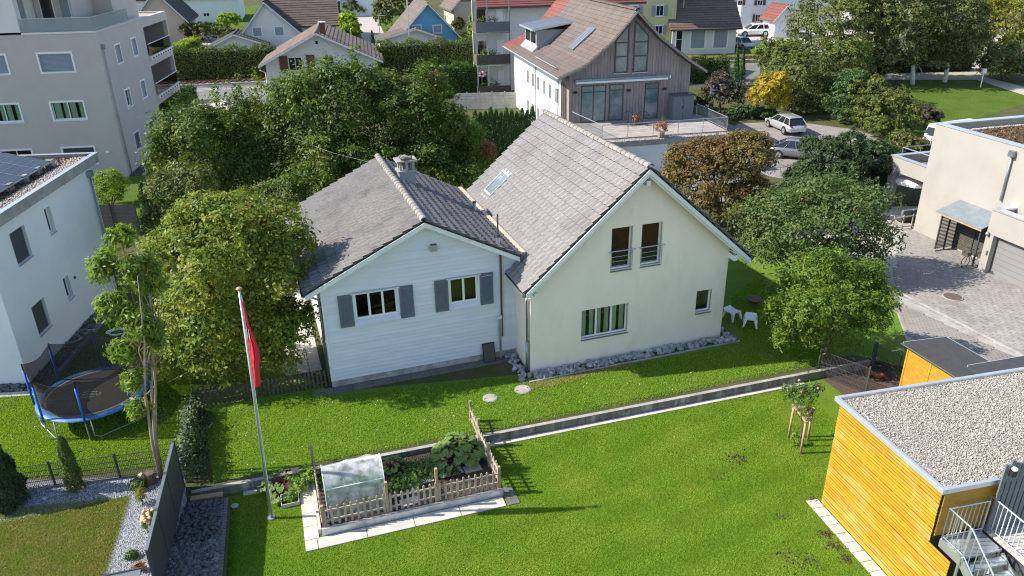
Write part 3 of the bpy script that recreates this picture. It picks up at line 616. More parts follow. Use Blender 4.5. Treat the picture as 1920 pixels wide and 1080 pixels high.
def barge(house, prof, y, wd=.035, dp=.22, mm='white_paint', up=-.005):
    for (xa, za), (xb, zb) in zip(prof, prof[1:]):
        MB().hexa([(xa,y-wd,za-dp),(xb,y-wd,zb-dp),(xb,y,zb-dp),(xa,y,za-dp),(xa,y-wd,za+up),(xb,y-wd,zb+up),(xb,y,zb+up),(xa,y,za+up)]).build('barge_board', M[mm], house)

# ------------------------------------------------------------------ cream house
CF = Frame(G(995, 701), 18.7); CW, CD = 9.1, 10.3
XE0, XR, XE1, ZE, ZR = -.35, 4.76, 9.87, 3.95, 8.40
cs = (ZR-ZE)/(XR-XE0)
h1 = thing('cream_house', CF.o, 'cream rendered gable house with pale weathered tile roof and skylight', 'house', rz=CF.yaw)
rt = lambda x: ZE+(min(x, 2*XR-x)-XE0)*cs-.22
def cw(px0, py0, px1, py1):
    a = CF.on_y(px0, py0); b = CF.on_y(px1, py1); return a[0], b[0], b[1], a[1]
HW = [(2.25, 4.40, 1.18, 2.53), (3.48, 4.42, 4.12, 5.97), (4.83, 5.77, 4.12, 5.97), (7.68, 8.45, 1.46, 2.52)]
b = MB(); tp = [(0, rt(0)), (XR, rt(XR)), (CW, rt(CW))]
wall(b, 0, CW, -.1, tp, HW, .32, FRONT()); b.build('wall', M['render_cream'], h1); wall(MB(), 0, CW, -.1, tp, [], .32, FRONT(CD-.32)).build('wall', M['render_cream'], h1)
B_(0,.32,.32,CD-.32,-.1,rt(0)).build('wall', M['render_cream'], h1); B_(CW-.32,CW,.32,CD-.32,-.1,rt(CW)).build('wall', M['render_cream'], h1)
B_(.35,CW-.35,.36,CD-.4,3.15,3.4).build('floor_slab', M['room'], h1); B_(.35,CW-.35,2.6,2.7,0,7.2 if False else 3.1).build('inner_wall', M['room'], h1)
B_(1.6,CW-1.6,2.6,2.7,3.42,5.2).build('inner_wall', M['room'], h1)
for i, (a, c, z0, z1_) in enumerate(HW):
    o = window(h1, (a, 0, z0), 0, c-a, z1_-z0, 3 if i == 0 else 1, fw=.075 if i != 0 else .07, sill='metal', curtain=(i == 0), inset=.14)
    MB().box(c-a-.05, c-a-.02, .03, .06, .02, z1_-z0-.02).build('guide_rail', M['galv'], o)
    if i in (1, 2):
        rl = MB()
        for zz in (.22, .42, .62): rl.tube([(.0,-.06,zz),(c-a,-.06,zz)], .012, 5)
        rl.tube([(-.1,-.07,.86),(c-a+.12,-.07,.86)], .026, 6)
        for xx in (.0, c-a): rl.tube([(xx,-.06,.06),(xx,-.06,.86)], .014, 5)
        rl.build('railing', M['galv'], o)
        s = MB()
        for j in range(22): s.box(.08, c-a-.1, .24, .25, .1+j*.085, .165+j*.085)
        s.build('reflection_slats', mat('reflection_brown', (.055,.028,.018), rough=.7) if i == 1 else bpy.data.materials['reflection_brown'], o)  # brown slats paint the yellow shed's reflection into the French windows
prof = [(XE0,ZE),(XR,ZR),(XE1,ZE)]
rf = roof_slab(h1, [(x, z-.02) for x, z in prof], -.48, CD+.4, .16)
tile_slope(CF, rf, (XE0,ZE), (XR,ZR), -.58, CD+.4, .36, 16, 'tile_cream', 300, -1, skip=lambda c: c[0] < .02 and c[1] > 2.0)
tile_slope(CF, rf, (XE1,ZE), (XR,ZR), -.58, CD+.4, .36, 16, 'tile_cream', 0, 1)
ridge_tiles(h1, XR, ZR+.10, -.52, CD+.4)
pb = [(XE0,ZE-.02),(XR,ZR-.02),(XE1,ZE-.02)]; barge(h1, pb, -.485, .04, .21)
barge(h1, [(x, z-.2) for x, z in pb], -.42, .03, .12)
for (x, z, d) in ((XR, ZR-.62, .2), (CW+.05, ZE+.06, .22), (.08, ZE-.18, .16)): B_(x-d*.42, x+d*.42, -.44, .1, z-d*.5, z+d*.6).build('purlin_end', M['white_paint'], h1, bevel=.01)
B_(XE0+.06, CW+.7, -.4, -.02, rt(0)-.02, rt(0)) if False else None
gutter(h1, (XE0-.06, -.5, ZE-.02), (XE0-.06, 1.75, ZE-.02)); gutter(h1, (XE1+.06, CD, ZE-.02), (XE1+.06, -.5, ZE-.02))
MB().tube([(XE0-.06,-.15,ZE-.1),(XE0+.02,-.12,ZE-.28),(-.1,.12,ZE-.5),(-.1,.12,1.5)], .055, 8).build('downpipe', M['galv'], h1, smooth=True)
MB().tube([(-.1,.12,1.5),(-.1,.12,.02)], .075, 8).build('downpipe_foot', M['metal'], h1, smooth=True)
MB().tube([(XE1+.05,.4,ZE-.1),(CW+.35,.4,ZE-.35),(CW+.08,.4,ZE-.5),(CW+.08,.4,.1)], .05, 8).build('downpipe', M['galv'], h1, smooth=True)
# skylight lies in the left slope
def on_slope(fr, px, py, p0, nrm):
    d = ray(px, py); q0 = fr.world(*p0); n = fr.ax*nrm[0]+fr.ay*nrm[1]+np.array([0,0,nrm[2]]); t = ((q0-CAM)@n)/(d@n); return fr.loc(CAM+d*t)
cu = np.array([1, 0, cs])/math.hypot(1, cs); cn = np.array([-cs, 0, 1])/math.hypot(1, cs)
sc_ = on_slope(CF, 934, 346, (XE0,0,ZE), cn)
sky = MB(); L2, W2 = .62, .46
sky.box(-W2-.06,W2+.06,-L2-.07,-L2+.02,.02,.13).box(-W2-.06,W2+.06,L2-.02,L2+.1,.02,.15).box(-W2-.06,-W2+.02,-L2,L2,.02,.13).box(W2-.02,W2+.06,-L2,L2,.02,.13)
so_ = sky.build('skylight', M['alu'], h1); so_.matrix_local = Matrix.Translation(Vector(sc_)) @ Matrix((np.array([0,-1.,0]), cu, cn)).transposed().to_4x4()
B_(-W2+.021,W2-.021,-L2+.021,L2-.021,.06,.10).build('pane', M['glass_sky'], so_)
B_(-W2-.1,W2+.1,L2+.1,L2+.4,.045,.06).build('flashing', M['alu'], so_); B_(-W2-.05,W2+.05,-L2-.3,-L2-.07,.05,.062).build('flashing', mat('lead_red', (.42,.33,.30), rough=.7), so_)

# ------------------------------------------------------------------ timber house
TF = Frame(G(624, 727), 18.7); TW, TD = 8.02, 9.6
TE0, TZ0, TR, TZR, TE1, TZ1 = -.60, 4.40, 4.15, 6.72, 7.98, 4.74
h2 = thing('timber_house', TF.o, 'pale blue clapboard house with shutters and grey tiled gable roof', 'house', rz=TF.yaw)
def tt(x): return (TZ0+(x-TE0)*(TZR-TZ0)/(TR-TE0) if x < TR else TZR+(x-TR)*(TZ1-TZR)/(TE1-TR))-.20
TH = [(1.22, 2.94, 2.84, 3.99), (5.07, 6.29, 2.86, 4.02)]
b = MB(); tp = [(0.04, tt(.04)), (TR, tt(TR)), (TW-.02, tt(TW-.02))]
wall(b, .04, TW-.02, .3, tp, TH, .28, FRONT(.04)); b.build('wall', M['siding'], h2); wall(MB(), .04, TW-.02, .3, tp, [], .28, FRONT(TD-.28)).build('wall', M['siding'], h2)
B_(.04,.30,.32,TD-.28,.3,tt(.04)).build('wall', M['siding'], h2); B_(TW-.3,TW-.02,.32,TD-.28,.3,tt(TW)).build('wall', M['siding'], h2)
B_(.0,TW,.03,TD,-.1,.32).build('plinth', mat('plinth', (.46,.44,.40), (.30,.28,.25), 2.2, .95, .006, 20, lo=.45, hi=.6), h2)
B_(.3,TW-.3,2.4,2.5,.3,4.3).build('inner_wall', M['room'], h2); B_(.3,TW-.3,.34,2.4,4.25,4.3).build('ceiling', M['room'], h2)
# clapboards, one by one, cut at the windows and under the rakes
def xrange_at(z):
    a = max(.03, TE0+(z+.20-TZ0)*(TR-TE0)/(TZR-TZ0)); c = min(TW-.0, TR+(z+.20-TZR)*(TE1-TR)/(TZ1-TZR)); return a, c
z = .31; bh = .172
while z < tt(TR)-.05:
    zt = min(z+bh, tt(TR)-.01); (a0, c0), (a1, c1) = xrange_at(z), xrange_at(zt); seg = [(a0, c0, a1, c1)]
    for hx0, hx1, hz0, hz1 in TH:
        if z < hz1+.06 and zt > hz0-.06:
            ns = []
            for s in seg:
                if s[0] < hx0-.05 and s[1] > hx1+.05: ns += [(s[0], hx0-.05, s[2], hx0-.05), (hx1+.05, s[1], hx1+.05, s[3])]
                else: ns.append(s)
            seg = ns
    for (p, q, p2, q2) in seg:
        if q2 <= p2: continue
        MB().hexa([(p,-.028,z),(q,-.028,z),(q,.035,z),(p,.035,z),(p2,.018,zt+.01),(q2,.018,zt+.01),(q2,.035,zt+.01),(p2,.035,zt+.01)]).build('clapboard', M['siding'], h2)
    z += bh
MB().box(-.02,.045,-.03,.03,.31,tt(0)-.05).build('corner_board', M['white_paint'], h2)
def shutter(x, z0, z1_, w_=.56):
    o = MB().box(0,.07,-.075,-.035,0,z1_-z0).box(w_-.07,w_,-.075,-.035,0,z1_-z0).box(.07,w_-.07,-.073,-.037,0,.1).box(.07,w_-.07,-.073,-.037,z1_-z0-.1,z1_-z0).build('shutter', M['shutter'], h2, (x, 0, z0))
    k = int((z1_-z0-.2)/.047)
    sm = MB().hexa([(.07,-.072,0),(w_-.07,-.072,0),(w_-.07,-.045,.03),(.07,-.045,.03),(.07,-.072,.01),(w_-.07,-.072,.01),(w_-.07,-.045,.042),(.07,-.045,.042)]).mesh('slat', M['shutter'])
    for j in range(k): link('slat', sm, o, (0, 0, .1+j*.047))
    return o
for i, (a, c, z0, z1_) in enumerate(TH):
    o = window(h2, (a, 0, z0), 0, c-a, z1_-z0, 3 if i == 0 else 2, inset=.07, fw=.085, gm='glass')
    MB().hexa([(-.06,-.1,-.19),(c-a+.06,-.1,-.19),(c-a+.06,.05,-.17),(-.06,.05,-.17),(-.06,-.1,-.165),(c-a+.06,-.1,-.165),(c-a+.06,.05,.01),(-.06,.05,.01)]).build('sill', M['siding'], o)
    B_(-.12,c-a+.1,-.09,.03,z1_-z0+.01,z1_-z0+.05).build('lintel_board', M['siding'], o)
    B_(-.055,-.0,-.02,.08,-.02,z1_-z0+.01).build('trim', M['white_pvc'], o); B_(c-a,c-a+.055,-.02,.08,-.02,z1_-z0+.01).build('trim', M['white_pvc'], o)
    shutter(a-.62, z0-.2, z1_+.03); shutter(c+.07, z0-.2, z1_+.05)
if True:
    c = MB(); c.box(.0,.9,.0,.04,0,1.1); c.build('roller_blind', mat('blind_green', (.06,.085,.02), rough=.8), h2, (5.1, .42, 2.9)); B_(0,.3,0,.04,0,1.1).build('roller_blind', bpy.data.materials['blind_green'], h2, (5.98,.42,2.9))
prof = [(TE0,TZ0),(TR,TZR),(TE1,TZ1)]
rf = roof_slab(h2, [(x, z-.02) for x, z in prof], -.38, TD+.1, .15)
tile_slope(TF, rf, (TE0,TZ0), (TR,TZR), -.48, TD+.1, .36, 12, 'tile', 190, -1)
tile_slope(TF, rf, (TE1,TZ1), (TR,TZR), -.48, TD+.1, .36, 10, 'tile', 110, 1)
ridge_tiles(h2, TR, TZR+.09, -.42, TD+.1)
barge(h2, [(x, z-.02) for x, z in prof], -.385, .04, .2)
for (xa, za), (xb, zb) in zip(prof, prof[1:]): MB().quad((xa,-.38,za-.2),(xb,-.38,zb-.2),(xb,.05,zb-.2),(xa,.05,za-.2)).build('soffit', M['white_paint'], h2)
gutter(h2, (TE0-.07, -.4, TZ0-.03), (TE0-.07, TD, TZ0-.03)) ; gutter(h2, (TE1+.05, TD, TZ1-.06), (TE1+.05, -.3, TZ1-.06))
MB().tube([(TE0-.05,-.1,TZ0-.1),(TE0+.15,.0,TZ0-.22),(-.09,.12,TZ0-.5),(-.09,.12,.05)], .05, 8).build('downpipe', M['metal'], h2, smooth=True)
rx = TF.on_y(938, 500)[0]
MB().tube([(rx,-.06,tt(rx)-.02),(rx,-.06,1.4)], .045, 8).build('downpipe', M['copper'], h2, smooth=True)
MB().tube([(rx,-.06,1.42),(rx,-.06,1.05)], .05, 8).build('downpipe_foot', M['copper'], h2, smooth=True)
lx, lz = TF.on_y(812, 464)
fl = MB().box(-.14,.14,-.16,-.06,-.13,.13).build('flood_light', mat('lamp_beige', (.42,.40,.34), rough=.6), h2, (lx, 0, lz)); B_(-.1,.1,-.168,-.16,-.08,.08).build('lens', M['blind'], fl); B_(-.1,.12,-.1,.02,.13,.17).build('bracket', M['dark_metal'], fl)
# chimney and vents on the timber roof
cx, cy = 4.82, 6.1
ch = B_(-.36,.36,-.3,.3,-.5,.62).build('chimney', M['zinc'], h2, (cx, cy, 6.35))
MB().box(-.44,.44,-.38,.38,.62,.70).build('collar', M['concrete'], ch)
for q in ((-.34,-.28),(.24,-.28),(-.34,.18),(.24,.18)): B_(q[0],q[0]+.1,q[1],q[1]+.1,.70,1.08).build('pillar', M['concrete'], ch)
B_(-.05,.06,-.28,-.18,.70,1.08).build('pillar', M['concrete'], ch); B_(-.18,.18,-.14,.14,.70,.92).build('flue', M['concrete_dark'], ch)
B_(-.47,.47,-.41,.41,1.08,1.16).build('cap', M['concrete'], ch)
for i in range(7): MB().ellip((random.uniform(-.3,.3), random.uniform(-.25,.25), 1.2+random.random()*.05), (.17,.14,.10), 7, 5, .4).build('cap_stone', M['concrete_dark'] if i else M['wood_post'], ch)
B_(-.5,.5,-.45,.42,-.5,-.02 if False else -.12).build('flashing', M['zinc'], ch)
tn = np.array([(TZR-TZ1)/(TE1-TR), 0, 1]); tn /= np.linalg.norm(tn)
for px, py, hh, r, nm in ((890, 399, .5, .075, 'vent_pipe'), (934, 462, .42, .075, 'vent_pipe')):
    q = on_slope(TF, px, py, (TE1,0,TZ1), tn); o = MB().tube([(0,0,-.15),(0,0,hh)], r, 10).build(nm, M['galv'], h2, q); B_(-.16,.16,-.22,.2,-.1,-.04).build('flashing', M['zinc'], o, rot=(0, math.atan(.52), 0))
    if py > 420:
        MB().tube([(0,0,hh),(0,0,hh+.12)], .11, 10).build('cowl', M['dark_metal'], o); MB().tube([(0,0,hh+.1),(0,0,hh+.95)], .035, 6).build('stack', M['dark_metal'], o)
    else: MB().tube([(0,0,hh),(0,0,hh+.06)], .09, 10).build('cowl', M['dark_metal'], o)
# beige flashing board where the timber roof meets the cream roof
q0, q1 = CF.loc(TF.world(TE1+.12,-.2,0)), CF.loc(TF.world(TE1+.12,TD,0))
MB().bar((q0[0]+.12, q0[1], TZ1-.03), (q1[0]+.12, q1[1], TZ1-.03), .2, .22).build('valley_board', mat('valley', (.50,.43,.32), (.42,.36,.27), 4, .8), h1)
# paving along the timber house
pv = thing('house_path', TF.o, 'dark concrete slabs laid along the foot of the timber house', 'paving', rz=TF.yaw); pv['kind'] = 'structure'
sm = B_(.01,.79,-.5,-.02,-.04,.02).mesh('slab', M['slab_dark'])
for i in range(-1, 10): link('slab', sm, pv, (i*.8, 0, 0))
sm = B_(.01,.49,0,.49,-.04,.02).mesh('slab', M['slab'])
for i in range(3):
    for j in range(20): link('slab', sm, pv, (-1.75+i*.5, 1.6+j*.5, 0))
# ------------------------------------------------------------------ grey apartment block
def rect_y(fr, x0, y0, x1, y1, y=0):
    c = (y0+y1)/2; m = (x0+x1)/2; return fr.on_y(x0,c,y)[0], fr.on_y(x1,c,y)[0], fr.on_y(m,y1,y)[1], fr.on_y(m,y0,y)[1]
def holed(parent, x0, x1, zb, tp, holes, t, place, m, name='wall'): return wall(MB(), x0, x1, zb, tp, holes, t, place).build(name, M[m], parent)
GF = Frame(G(241, 331), 8.0); GH = 10.75
ap = thing('apartment_building', GF.o, 'tall grey plastered apartment block with white window surrounds and loggias', 'building', rz=GF.yaw)
fh = [(-4.28, -2.05, z0, z0+1.28) for z0 in (1.18, 4.62, 8.12)]+[(-8.7, -6.55, z0, z0+1.28) for z0 in (1.18, 4.62, 8.12)]
rh = [(yc-.6, yc+.6, z0, z0+1.3) for yc in (3.85, 8.05) for z0 in (1.3, 4.72, 8.15)]
lg = [(11.3, 18.85, 7.65, 10.0), (11.3, 18.85, 4.3, 6.75), (11.3, 18.85, .9, 3.4)]
holed(ap, -24, 0, -.3, [(-24,GH),(0,GH)], fh, .35, FRONT(), 'plaster_grey'); holed(ap, .35, 19.2, -.3, [(.35,GH),(19.2,GH)], rh+lg, .35, RIGHT(0), 'plaster_grey')
B_(-24,-.36,18.85,19.2,-.3,GH).build('wall', M['plaster_grey'], ap); B_(-24,-23.65,.36,18.8,-.3,GH).build('wall', M['plaster_grey'], ap)
B_(-23.6,-.4,.4,18.8,GH-.3,GH-.12).build('roof', M['concrete'], ap)
for z0 in (3.45, 6.9): B_(-10,-.37,.37,10.8,z0,z0+.25).build('floor_slab', M['room'], ap)
B_(-10,-2.5,1.6,1.7,0,GH-.4).build('inner_wall', M['room'], ap); B_(-2.5,-2.4,1.6,10.8,0,GH-.4).build('inner_wall', M['room'], ap)
MB().box(-5.0,.06,-.06,.3,GH,GH+.14).box(-.34,.06,.3,12.0,GH,GH+.14).build('parapet_cap', M['alu'], ap)
for i, (a, c, z0, z1_) in enumerate(fh): window(ap, (a, 0, z0), 0, c-a, z1_-z0, 2, sill='white_pvc', trim=.12, curtain=(i in (1,4)), blind=('blind' if i in (2,5) else 'blind_dark' if i == 0 else None), inset=.13)
for i, (a, c, z0, z1_) in enumerate(rh): window(ap, (0, a, z0), R_(90), c-a, z1_-z0, 2 if i == 1 else 1, sill='white_pvc', trim=.12, blind=(None if i == 1 else ('blind_dark' if i in (0,3) else 'blind')), curtain=(i == 1), inset=.13)
for i, (a, c, z0, z1_) in enumerate(lg):     # loggias: floor, back wall, side walls, balustrade
    B_(-2.2,-.36,a-.05,c+.05,z0-.25,z0-.01).build('loggia_floor', M['plaster_far'], ap); B_(-2.2,-.36,a-.05,c+.05,z1_+.01,z1_+.1).build('loggia_ceiling', M['plaster_grey'], ap)
    B_(-2.4,-2.21,a-.1,c+.1,z0-.2,z1_+.1).build('loggia_back', M['plaster_grey'], ap)
    B_(-2.2,-.36,c+.0,c+.08,z0,z1_).build('loggia_side', M['plaster_grey'], ap); B_(-2.2,-.36,a-.08,a-.0,z0,z1_).build('loggia_side', M['plaster_grey'], ap)
    window(ap, (-2.2, a+1.0, z0+.05), R_(90), 3.6, 2.1, 2, gm='glass_dark', inset=-.03); window(ap, (-2.2, a+5.0, z0+.05), R_(90), 1.0, 2.1, 1, gm='glass_dark', inset=-.03)
    rl = B_(.0,.24,a-.02,c+.0,z0-.35,z0-.05).build('balcony_edge', M['plaster_far'], ap); B_(.10,.13,a+.05,c-.05,z0-.02,z0+.95).build('balustrade', M['glass_rail' if i else 'glass_rail'], ap)
    B_(.07,.16,a+.02,c-.02,z0+.95,z0+1.0).build('handrail', M['white_pvc'], ap)
    for k in range(9): B_(.13,.30,a+.4+k*.82,a+.7+k*.82,z0-.28,z0-.16).build('planter_hook', M['dark_metal'], ap)
    if i == 0:
        for k in range(5): C, N = cloud([(0,0,.25,.3,.35,.35)], 260, 12, .1); link('balcony_plant', leaf_mesh('balcony_plant', C, N, .07, M['leaf_shrub']), ap, (-.35, a+.9+k*1.2, z0+.1))
MB().tube([(.12,.55,GH-.9),(.12,.55,.1)], .06, 8).build('downpipe', M['plaster_grey'], ap, smooth=True); B_(.0,.26,.42,.68,GH-1.2,GH-.85).build('hopper', M['zinc'], ap); B_(.0,.03,.45,.62,9.6,9.7).build('vent', M['dark_metal'], ap)
B_(-1.2,-.95,-.1,-.0,1.95,2.1).build('wall_lamp', M['white_pvc'], ap)
# set-back attic floor, its terrace doors and glass balustrade
B_(-24,-5.05,.0,14,GH+.16,14.2).build('attic_wall', M['plaster_far'], ap); B_(-5.0,-2.4,3.2,14,GH,14.2).build('attic_wall', M['plaster_grey'], ap); B_(-2.4,-.9,7.5,14,GH,14.2).build('attic_wall', M['plaster_grey'], ap)
B_(-24.4,-.6,-.3,14.4,14.2,14.5).build('attic_roof', M['plaster_far'], ap)
window(ap, (-5.05,.6,GH+.1), R_(90), .9, 2.3, 1, gm='glass_dark', inset=-.03, blind='blind'); window(ap, (-4.6,3.2,GH+.1), 0, .95, 2.4, 1, gm='glass_dark', inset=-.04); window(ap, (-3.2,3.2,GH+.1), 0, .7, 2.4, 1, gm='glass_dark', inset=-.04, blind='blind')
B_(-4.9,-.1,.05,.08,GH+.16,GH+1.05).build('terrace_glass', M['glass_frost'], ap); B_(-.13,-.10,.1,8.2,GH+.16,GH+1.05).build('terrace_glass', M['glass_frost'], ap)
B_(-4.9,-.08,.03,.1,GH+1.05,GH+1.09).build('handrail', M['galv'], ap); B_(-.15,-.08,.12,8.2,GH+1.05,GH+1.09).build('handrail', M['galv'], ap)
gs = MB(); pebbles('gravel_strip', np.column_stack([inpoly([GF.world(.1,.2),GF.world(.9,.2),GF.world(.9,11),GF.world(.1,11)], 1500), np.full(1500, .03)])[:1500], .09, 'rock_dark', 'dark pebble strip along the foot of the apartment block')
st = B_(.95,1.15,.1,11,-.05,.08).build('kerb', M['concrete'], None, GF.o, (0,0,GF.yaw)); tag(st, 'grey concrete kerb beside the pebble strip of the apartment block', 'kerb')

# ------------------------------------------------------------------ white flat-roofed house on the left
WF = Frame(G(55, 719), 5.0)
wh = thing('white_house', WF.o, 'white flat-roofed house with dark blinds and solar panels above', 'house', rz=WF.yaw); WD, WH = 10.0, 6.72
wr = [(1.72,2.95,4.58,5.95), (4.78,5.32,4.82,5.98), (1.70,2.82,1.32,2.66), (4.72,5.28,1.60,2.66)]
holed(wh, .3, WD, -.2, [(.3,WH),(WD,WH)], wr, .3, RIGHT(0), 'plaster_white'); B_(-12,0,0,.3,-.2,WH).build('wall', M['plaster_white'], wh); B_(-12,-.31,WD-.3,WD,-.2,WH).build('wall', M['plaster_white'], wh)
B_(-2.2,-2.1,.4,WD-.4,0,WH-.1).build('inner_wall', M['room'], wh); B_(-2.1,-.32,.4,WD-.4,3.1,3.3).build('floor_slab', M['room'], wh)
for i, (a, c, z0, z1_) in enumerate(wr): window(wh, (0, a, z0), R_(90), c-a, z1_-z0, 1, fm='anthracite' if i%2 == 0 else 'white_pvc', sill='alu', blind='blind_dark' if i%2 == 0 else None, inset=.16, gm='glass_dark')
MB().box(-12,.32,-.35,WD+.32,WH,WH+.14).build('roof', M['concrete'], wh)
MB().box(.32,.36,-.39,WD+.36,WH-.1,WH+.36).box(-12,.32,-.39,-.35,WH-.1,WH+.36).box(-12,.32,WD+.32,WD+.36,WH-.1,WH+.36).build('roof_edge', M['concrete'], wh); MB().box(.16,.40,-.42,WD+.40,WH+.362,WH+.39).box(-12,.16,WD+.2,WD+.40,WH+.362,WH+.39).build('roof_edge_cap', M['alu'], wh)
q = np.column_stack([rng.uniform(-.75,.3,9000), rng.uniform(-.3,WD+.25,9000), rng.uniform(WH+.15,WH+.22,9000)]); M['pebble'] = leafmat('pebble', (.24,.222,.198), (.54,.505,.45), None, 0, 0.0, gain=1.0); M['pebble_roof'] = leafmat('pebble_roof', (.22,.19,.17), (.42,.37,.33), None, 0, 0.0, gain=1.0)
pebbles('roof_gravel', q, .05, 'pebble_roof', None, None, parent=wh)
q = np.column_stack([rng.uniform(-12,-.6,14000), rng.uniform(-.3,WD+.25,14000), rng.uniform(WH+.15,WH+.22,14000)]); link('roof_sedum', leaf_mesh('roof_sedum', q, rng.normal(size=q.shape)+[0,0,1.5], .07, M['leaf_sedum']), wh)['kind'] = 'stuff'
MB().tube([(.1,WD-.4,WH-.45),(.1,WD-.4,.1)], .05, 8).build('downpipe', M['metal'], wh, smooth=True); B_(.0,.22,WD-.55,WD-.22,WH-.65,WH-.35).build('hopper', M['zinc'], wh)
MB().tube([(0,5.75,2.3),(.06,5.75,2.3)], .07, 10).build('outlet_cap', M['dark_metal'], wh)
M['soot'] = mat('soot', (.10,.10,.10), rough=1); 
# solar array: two rows of tilted modules on racks
sa = thing('solar_array', WF.world(0,0,WH+.2), 'tilted solar panels on the flat roof of the white house', 'solar panel', rz=WF.yaw)
M['solar'] = mat('solar', (.032,.030,.034), (.02,.019,.022), 1.2, .16, spec=.5)
for row, x in ((0, -1.0), (1, -3.3)):
    for k in range(6):
        y = 1.2+k*1.32
        fr_ = B_(-1.02,1.02,-.64,.64,0,.035).build('module', M['solar'], sa, (x-.95, y, .48), (0, R_(-17) if False else R_(14), 0))
        for i in range(1, 6): B_(-1.02+i*.34-.004,-1.02+i*.34+.004,-.62,.62,.036,.038).build('cell_line', M['galv'], fr_)
        for i in range(1, 4): B_(-1.0,1.0,-.64+i*.32-.004,-.64+i*.32+.004,.0361,.0378).build('cell_line', M['galv'], fr_)
        MB().box(-1.03,1.03,-.655,-.64,-.005,.045).box(-1.03,1.03,.64,.655,-.005,.045).box(-1.035,-1.02,-.65,.65,-.005,.045).box(1.02,1.035,-.65,.65,-.005,.045).build('frame', M['galv'], fr_)
    for k in range(7): B_(x-.3,x+.02,.5+k*1.32,.9+k*1.32,0,.32).build('ballast_block', M['concrete_dark'], sa)
# pebble strip and slab edge at the white house
rs = thing('pebble_strip', WF.o, 'grey river pebbles along the foot of the white house', 'pebbles', rz=WF.yaw); rs['kind'] = 'structure'
SM = [stone_mesh('pebble_stone', 'rock_dark', s) for s in range(5)]
for k in range(300):
    if k < 170: x, y = rng.uniform(-2.2,.62), rng.uniform(-.62,-.05)
    else: x, y = rng.uniform(.05,.62), rng.uniform(0,6.5)
    if -.02 < y and x < .03: continue
    s = rng.uniform(.05,.10); o = link('pebble_stone', SM[k%5], rs, (x, y, .02), (rng.random(),rng.random(),rng.random()*6)); o.scale = (s*1.2, s, s*.6)
sb = B_(.01,.69,0,.33,-.03,.03).mesh('slab', M['slab'])
for k in range(-4, 2): link('slab', sb, rs, (-.7+k*.7+.35-.0, -1.0, 0))
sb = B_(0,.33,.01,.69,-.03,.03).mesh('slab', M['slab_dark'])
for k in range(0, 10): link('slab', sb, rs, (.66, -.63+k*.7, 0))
for yy in (.9, 3.1): # light wells
    o = MB().box(.1,.8,yy,yy+1.6,-.02,.01).build('light_well', M['mat_black'], rs); MB().box(.08,.82,yy-.03,yy,-.02,.045).box(.08,.82,yy+1.6,yy+1.63,-.02,.045).box(.8,.83,yy,yy+1.6,-.02,.045).build('rim', M['galv'], o)
# ------------------------------------------------------------------ beige house, garage and carport wing
BF = Frame(G(1712, 432), 15.0)
bg = thing('beige_house', BF.o, 'beige cubic house with metal-capped parapet and planted flat roof', 'house', rz=BF.yaw)
holed(bg, 0, 14, -.2, [(0,6.5),(14,6.5)], [], .35, LEFT(0), 'plaster_beige'); B_(.36,14,-.35,0,-.2,6.5).build('wall', M['plaster_beige'], bg); B_(.36,14,-14,-13.7,-.2,6.5).build('wall', M['plaster_beige'], bg)
B_(.36,14,-13.6,-.36,6.0,6.12).build('roof', M['sedum'], bg)
MB().box(-.04,.4,-14,.04,6.5,6.56).box(.4,14,-.4,.04,6.5,6.56).build('parapet_cap', M['alu'], bg)
q = np.column_stack([rng.uniform(.7,10,9000), rng.uniform(-9,-.7,9000), np.full(9000, 6.15)]); link('roof_sedum', leaf_mesh('roof_sedum', q, rng.normal(size=q.shape)+[0,0,1], .09, M['leaf_sedum']), bg)['kind'] = 'stuff'
q = np.concatenate([np.column_stack([rng.uniform(.38,.72,1500), rng.uniform(-12,-.4,1500), np.full(1500,6.16)]), np.column_stack([rng.uniform(.38,10,1500), rng.uniform(-.72,-.4,1500), np.full(1500,6.16)])]); pebbles('roof_gravel', q, .05, 'pebble', None, None, parent=bg)
MB().tube([(-.1,-5.45,6.0),(-.1,-5.45,3.6)], .055, 8).build('downpipe', M['metal'], bg, smooth=True); B_(-.24,.0,-5.6,-5.3,5.95,6.25).build('hopper', M['metal'], bg)
# garage, one storey, in front
GA = Frame(G(1832, 507), 15.0); ga = thing('garage', GA.o, 'beige flat-roofed garage with grey sectional door', 'garage', rz=GA.yaw)
gh = [(.45, 4.2, 0.02, 2.15)]
holed(ga, 0, 9, -.2, [(0,3.42),(9,3.42)], gh, .42, LEFT(0), 'plaster_beige'); B_(.43,6,-.3,0,-.2,3.42).build('wall', M['plaster_beige'], ga); B_(.43,6,-9,-.31,2.95,3.05).build('roof', M['sedum'], ga)
MB().box(-.05,.4,-9,.05,3.42,3.5).box(.4,6,-.36,.05,3.42,3.5).build('parapet_cap', M['alu'], ga)
q = np.column_stack([rng.uniform(.5,3,1500), rng.uniform(-5,-.4,1500), np.full(1500,3.1)]); pebbles('roof_gravel', q, .05, 'pebble', None, None, parent=ga)
gd = MB()
dr = MB().box(.36,.40,-4.2,-.45,0,2.15).build('garage_door', M['metal'], ga)
pn = B_(.34,.36,-4.19,-.46,.005,.295).mesh('door_panel', mat('door_grey', (.21,.21,.21), rough=.5))
for k in range(7): link('door_panel', pn, dr, (0,0,k*.305+.01))
MB().box(.30,.42,-.45,-.38,0,2.15).build('door_frame', M['dark_metal'], dr)
MB().ellip((-.1,-.14,2.15),(.1,.1,.12),10,8).build('wall_lamp', M['zinc'], ga); MB().ellip((-.1,-2.35,2.65),(.12,.12,.1),10,8).build('security_camera', M['white_pvc'], ga); B_(-.03,.0,-.36,-.28,1.0,1.25).build('keypad', M['dark_metal'], ga)
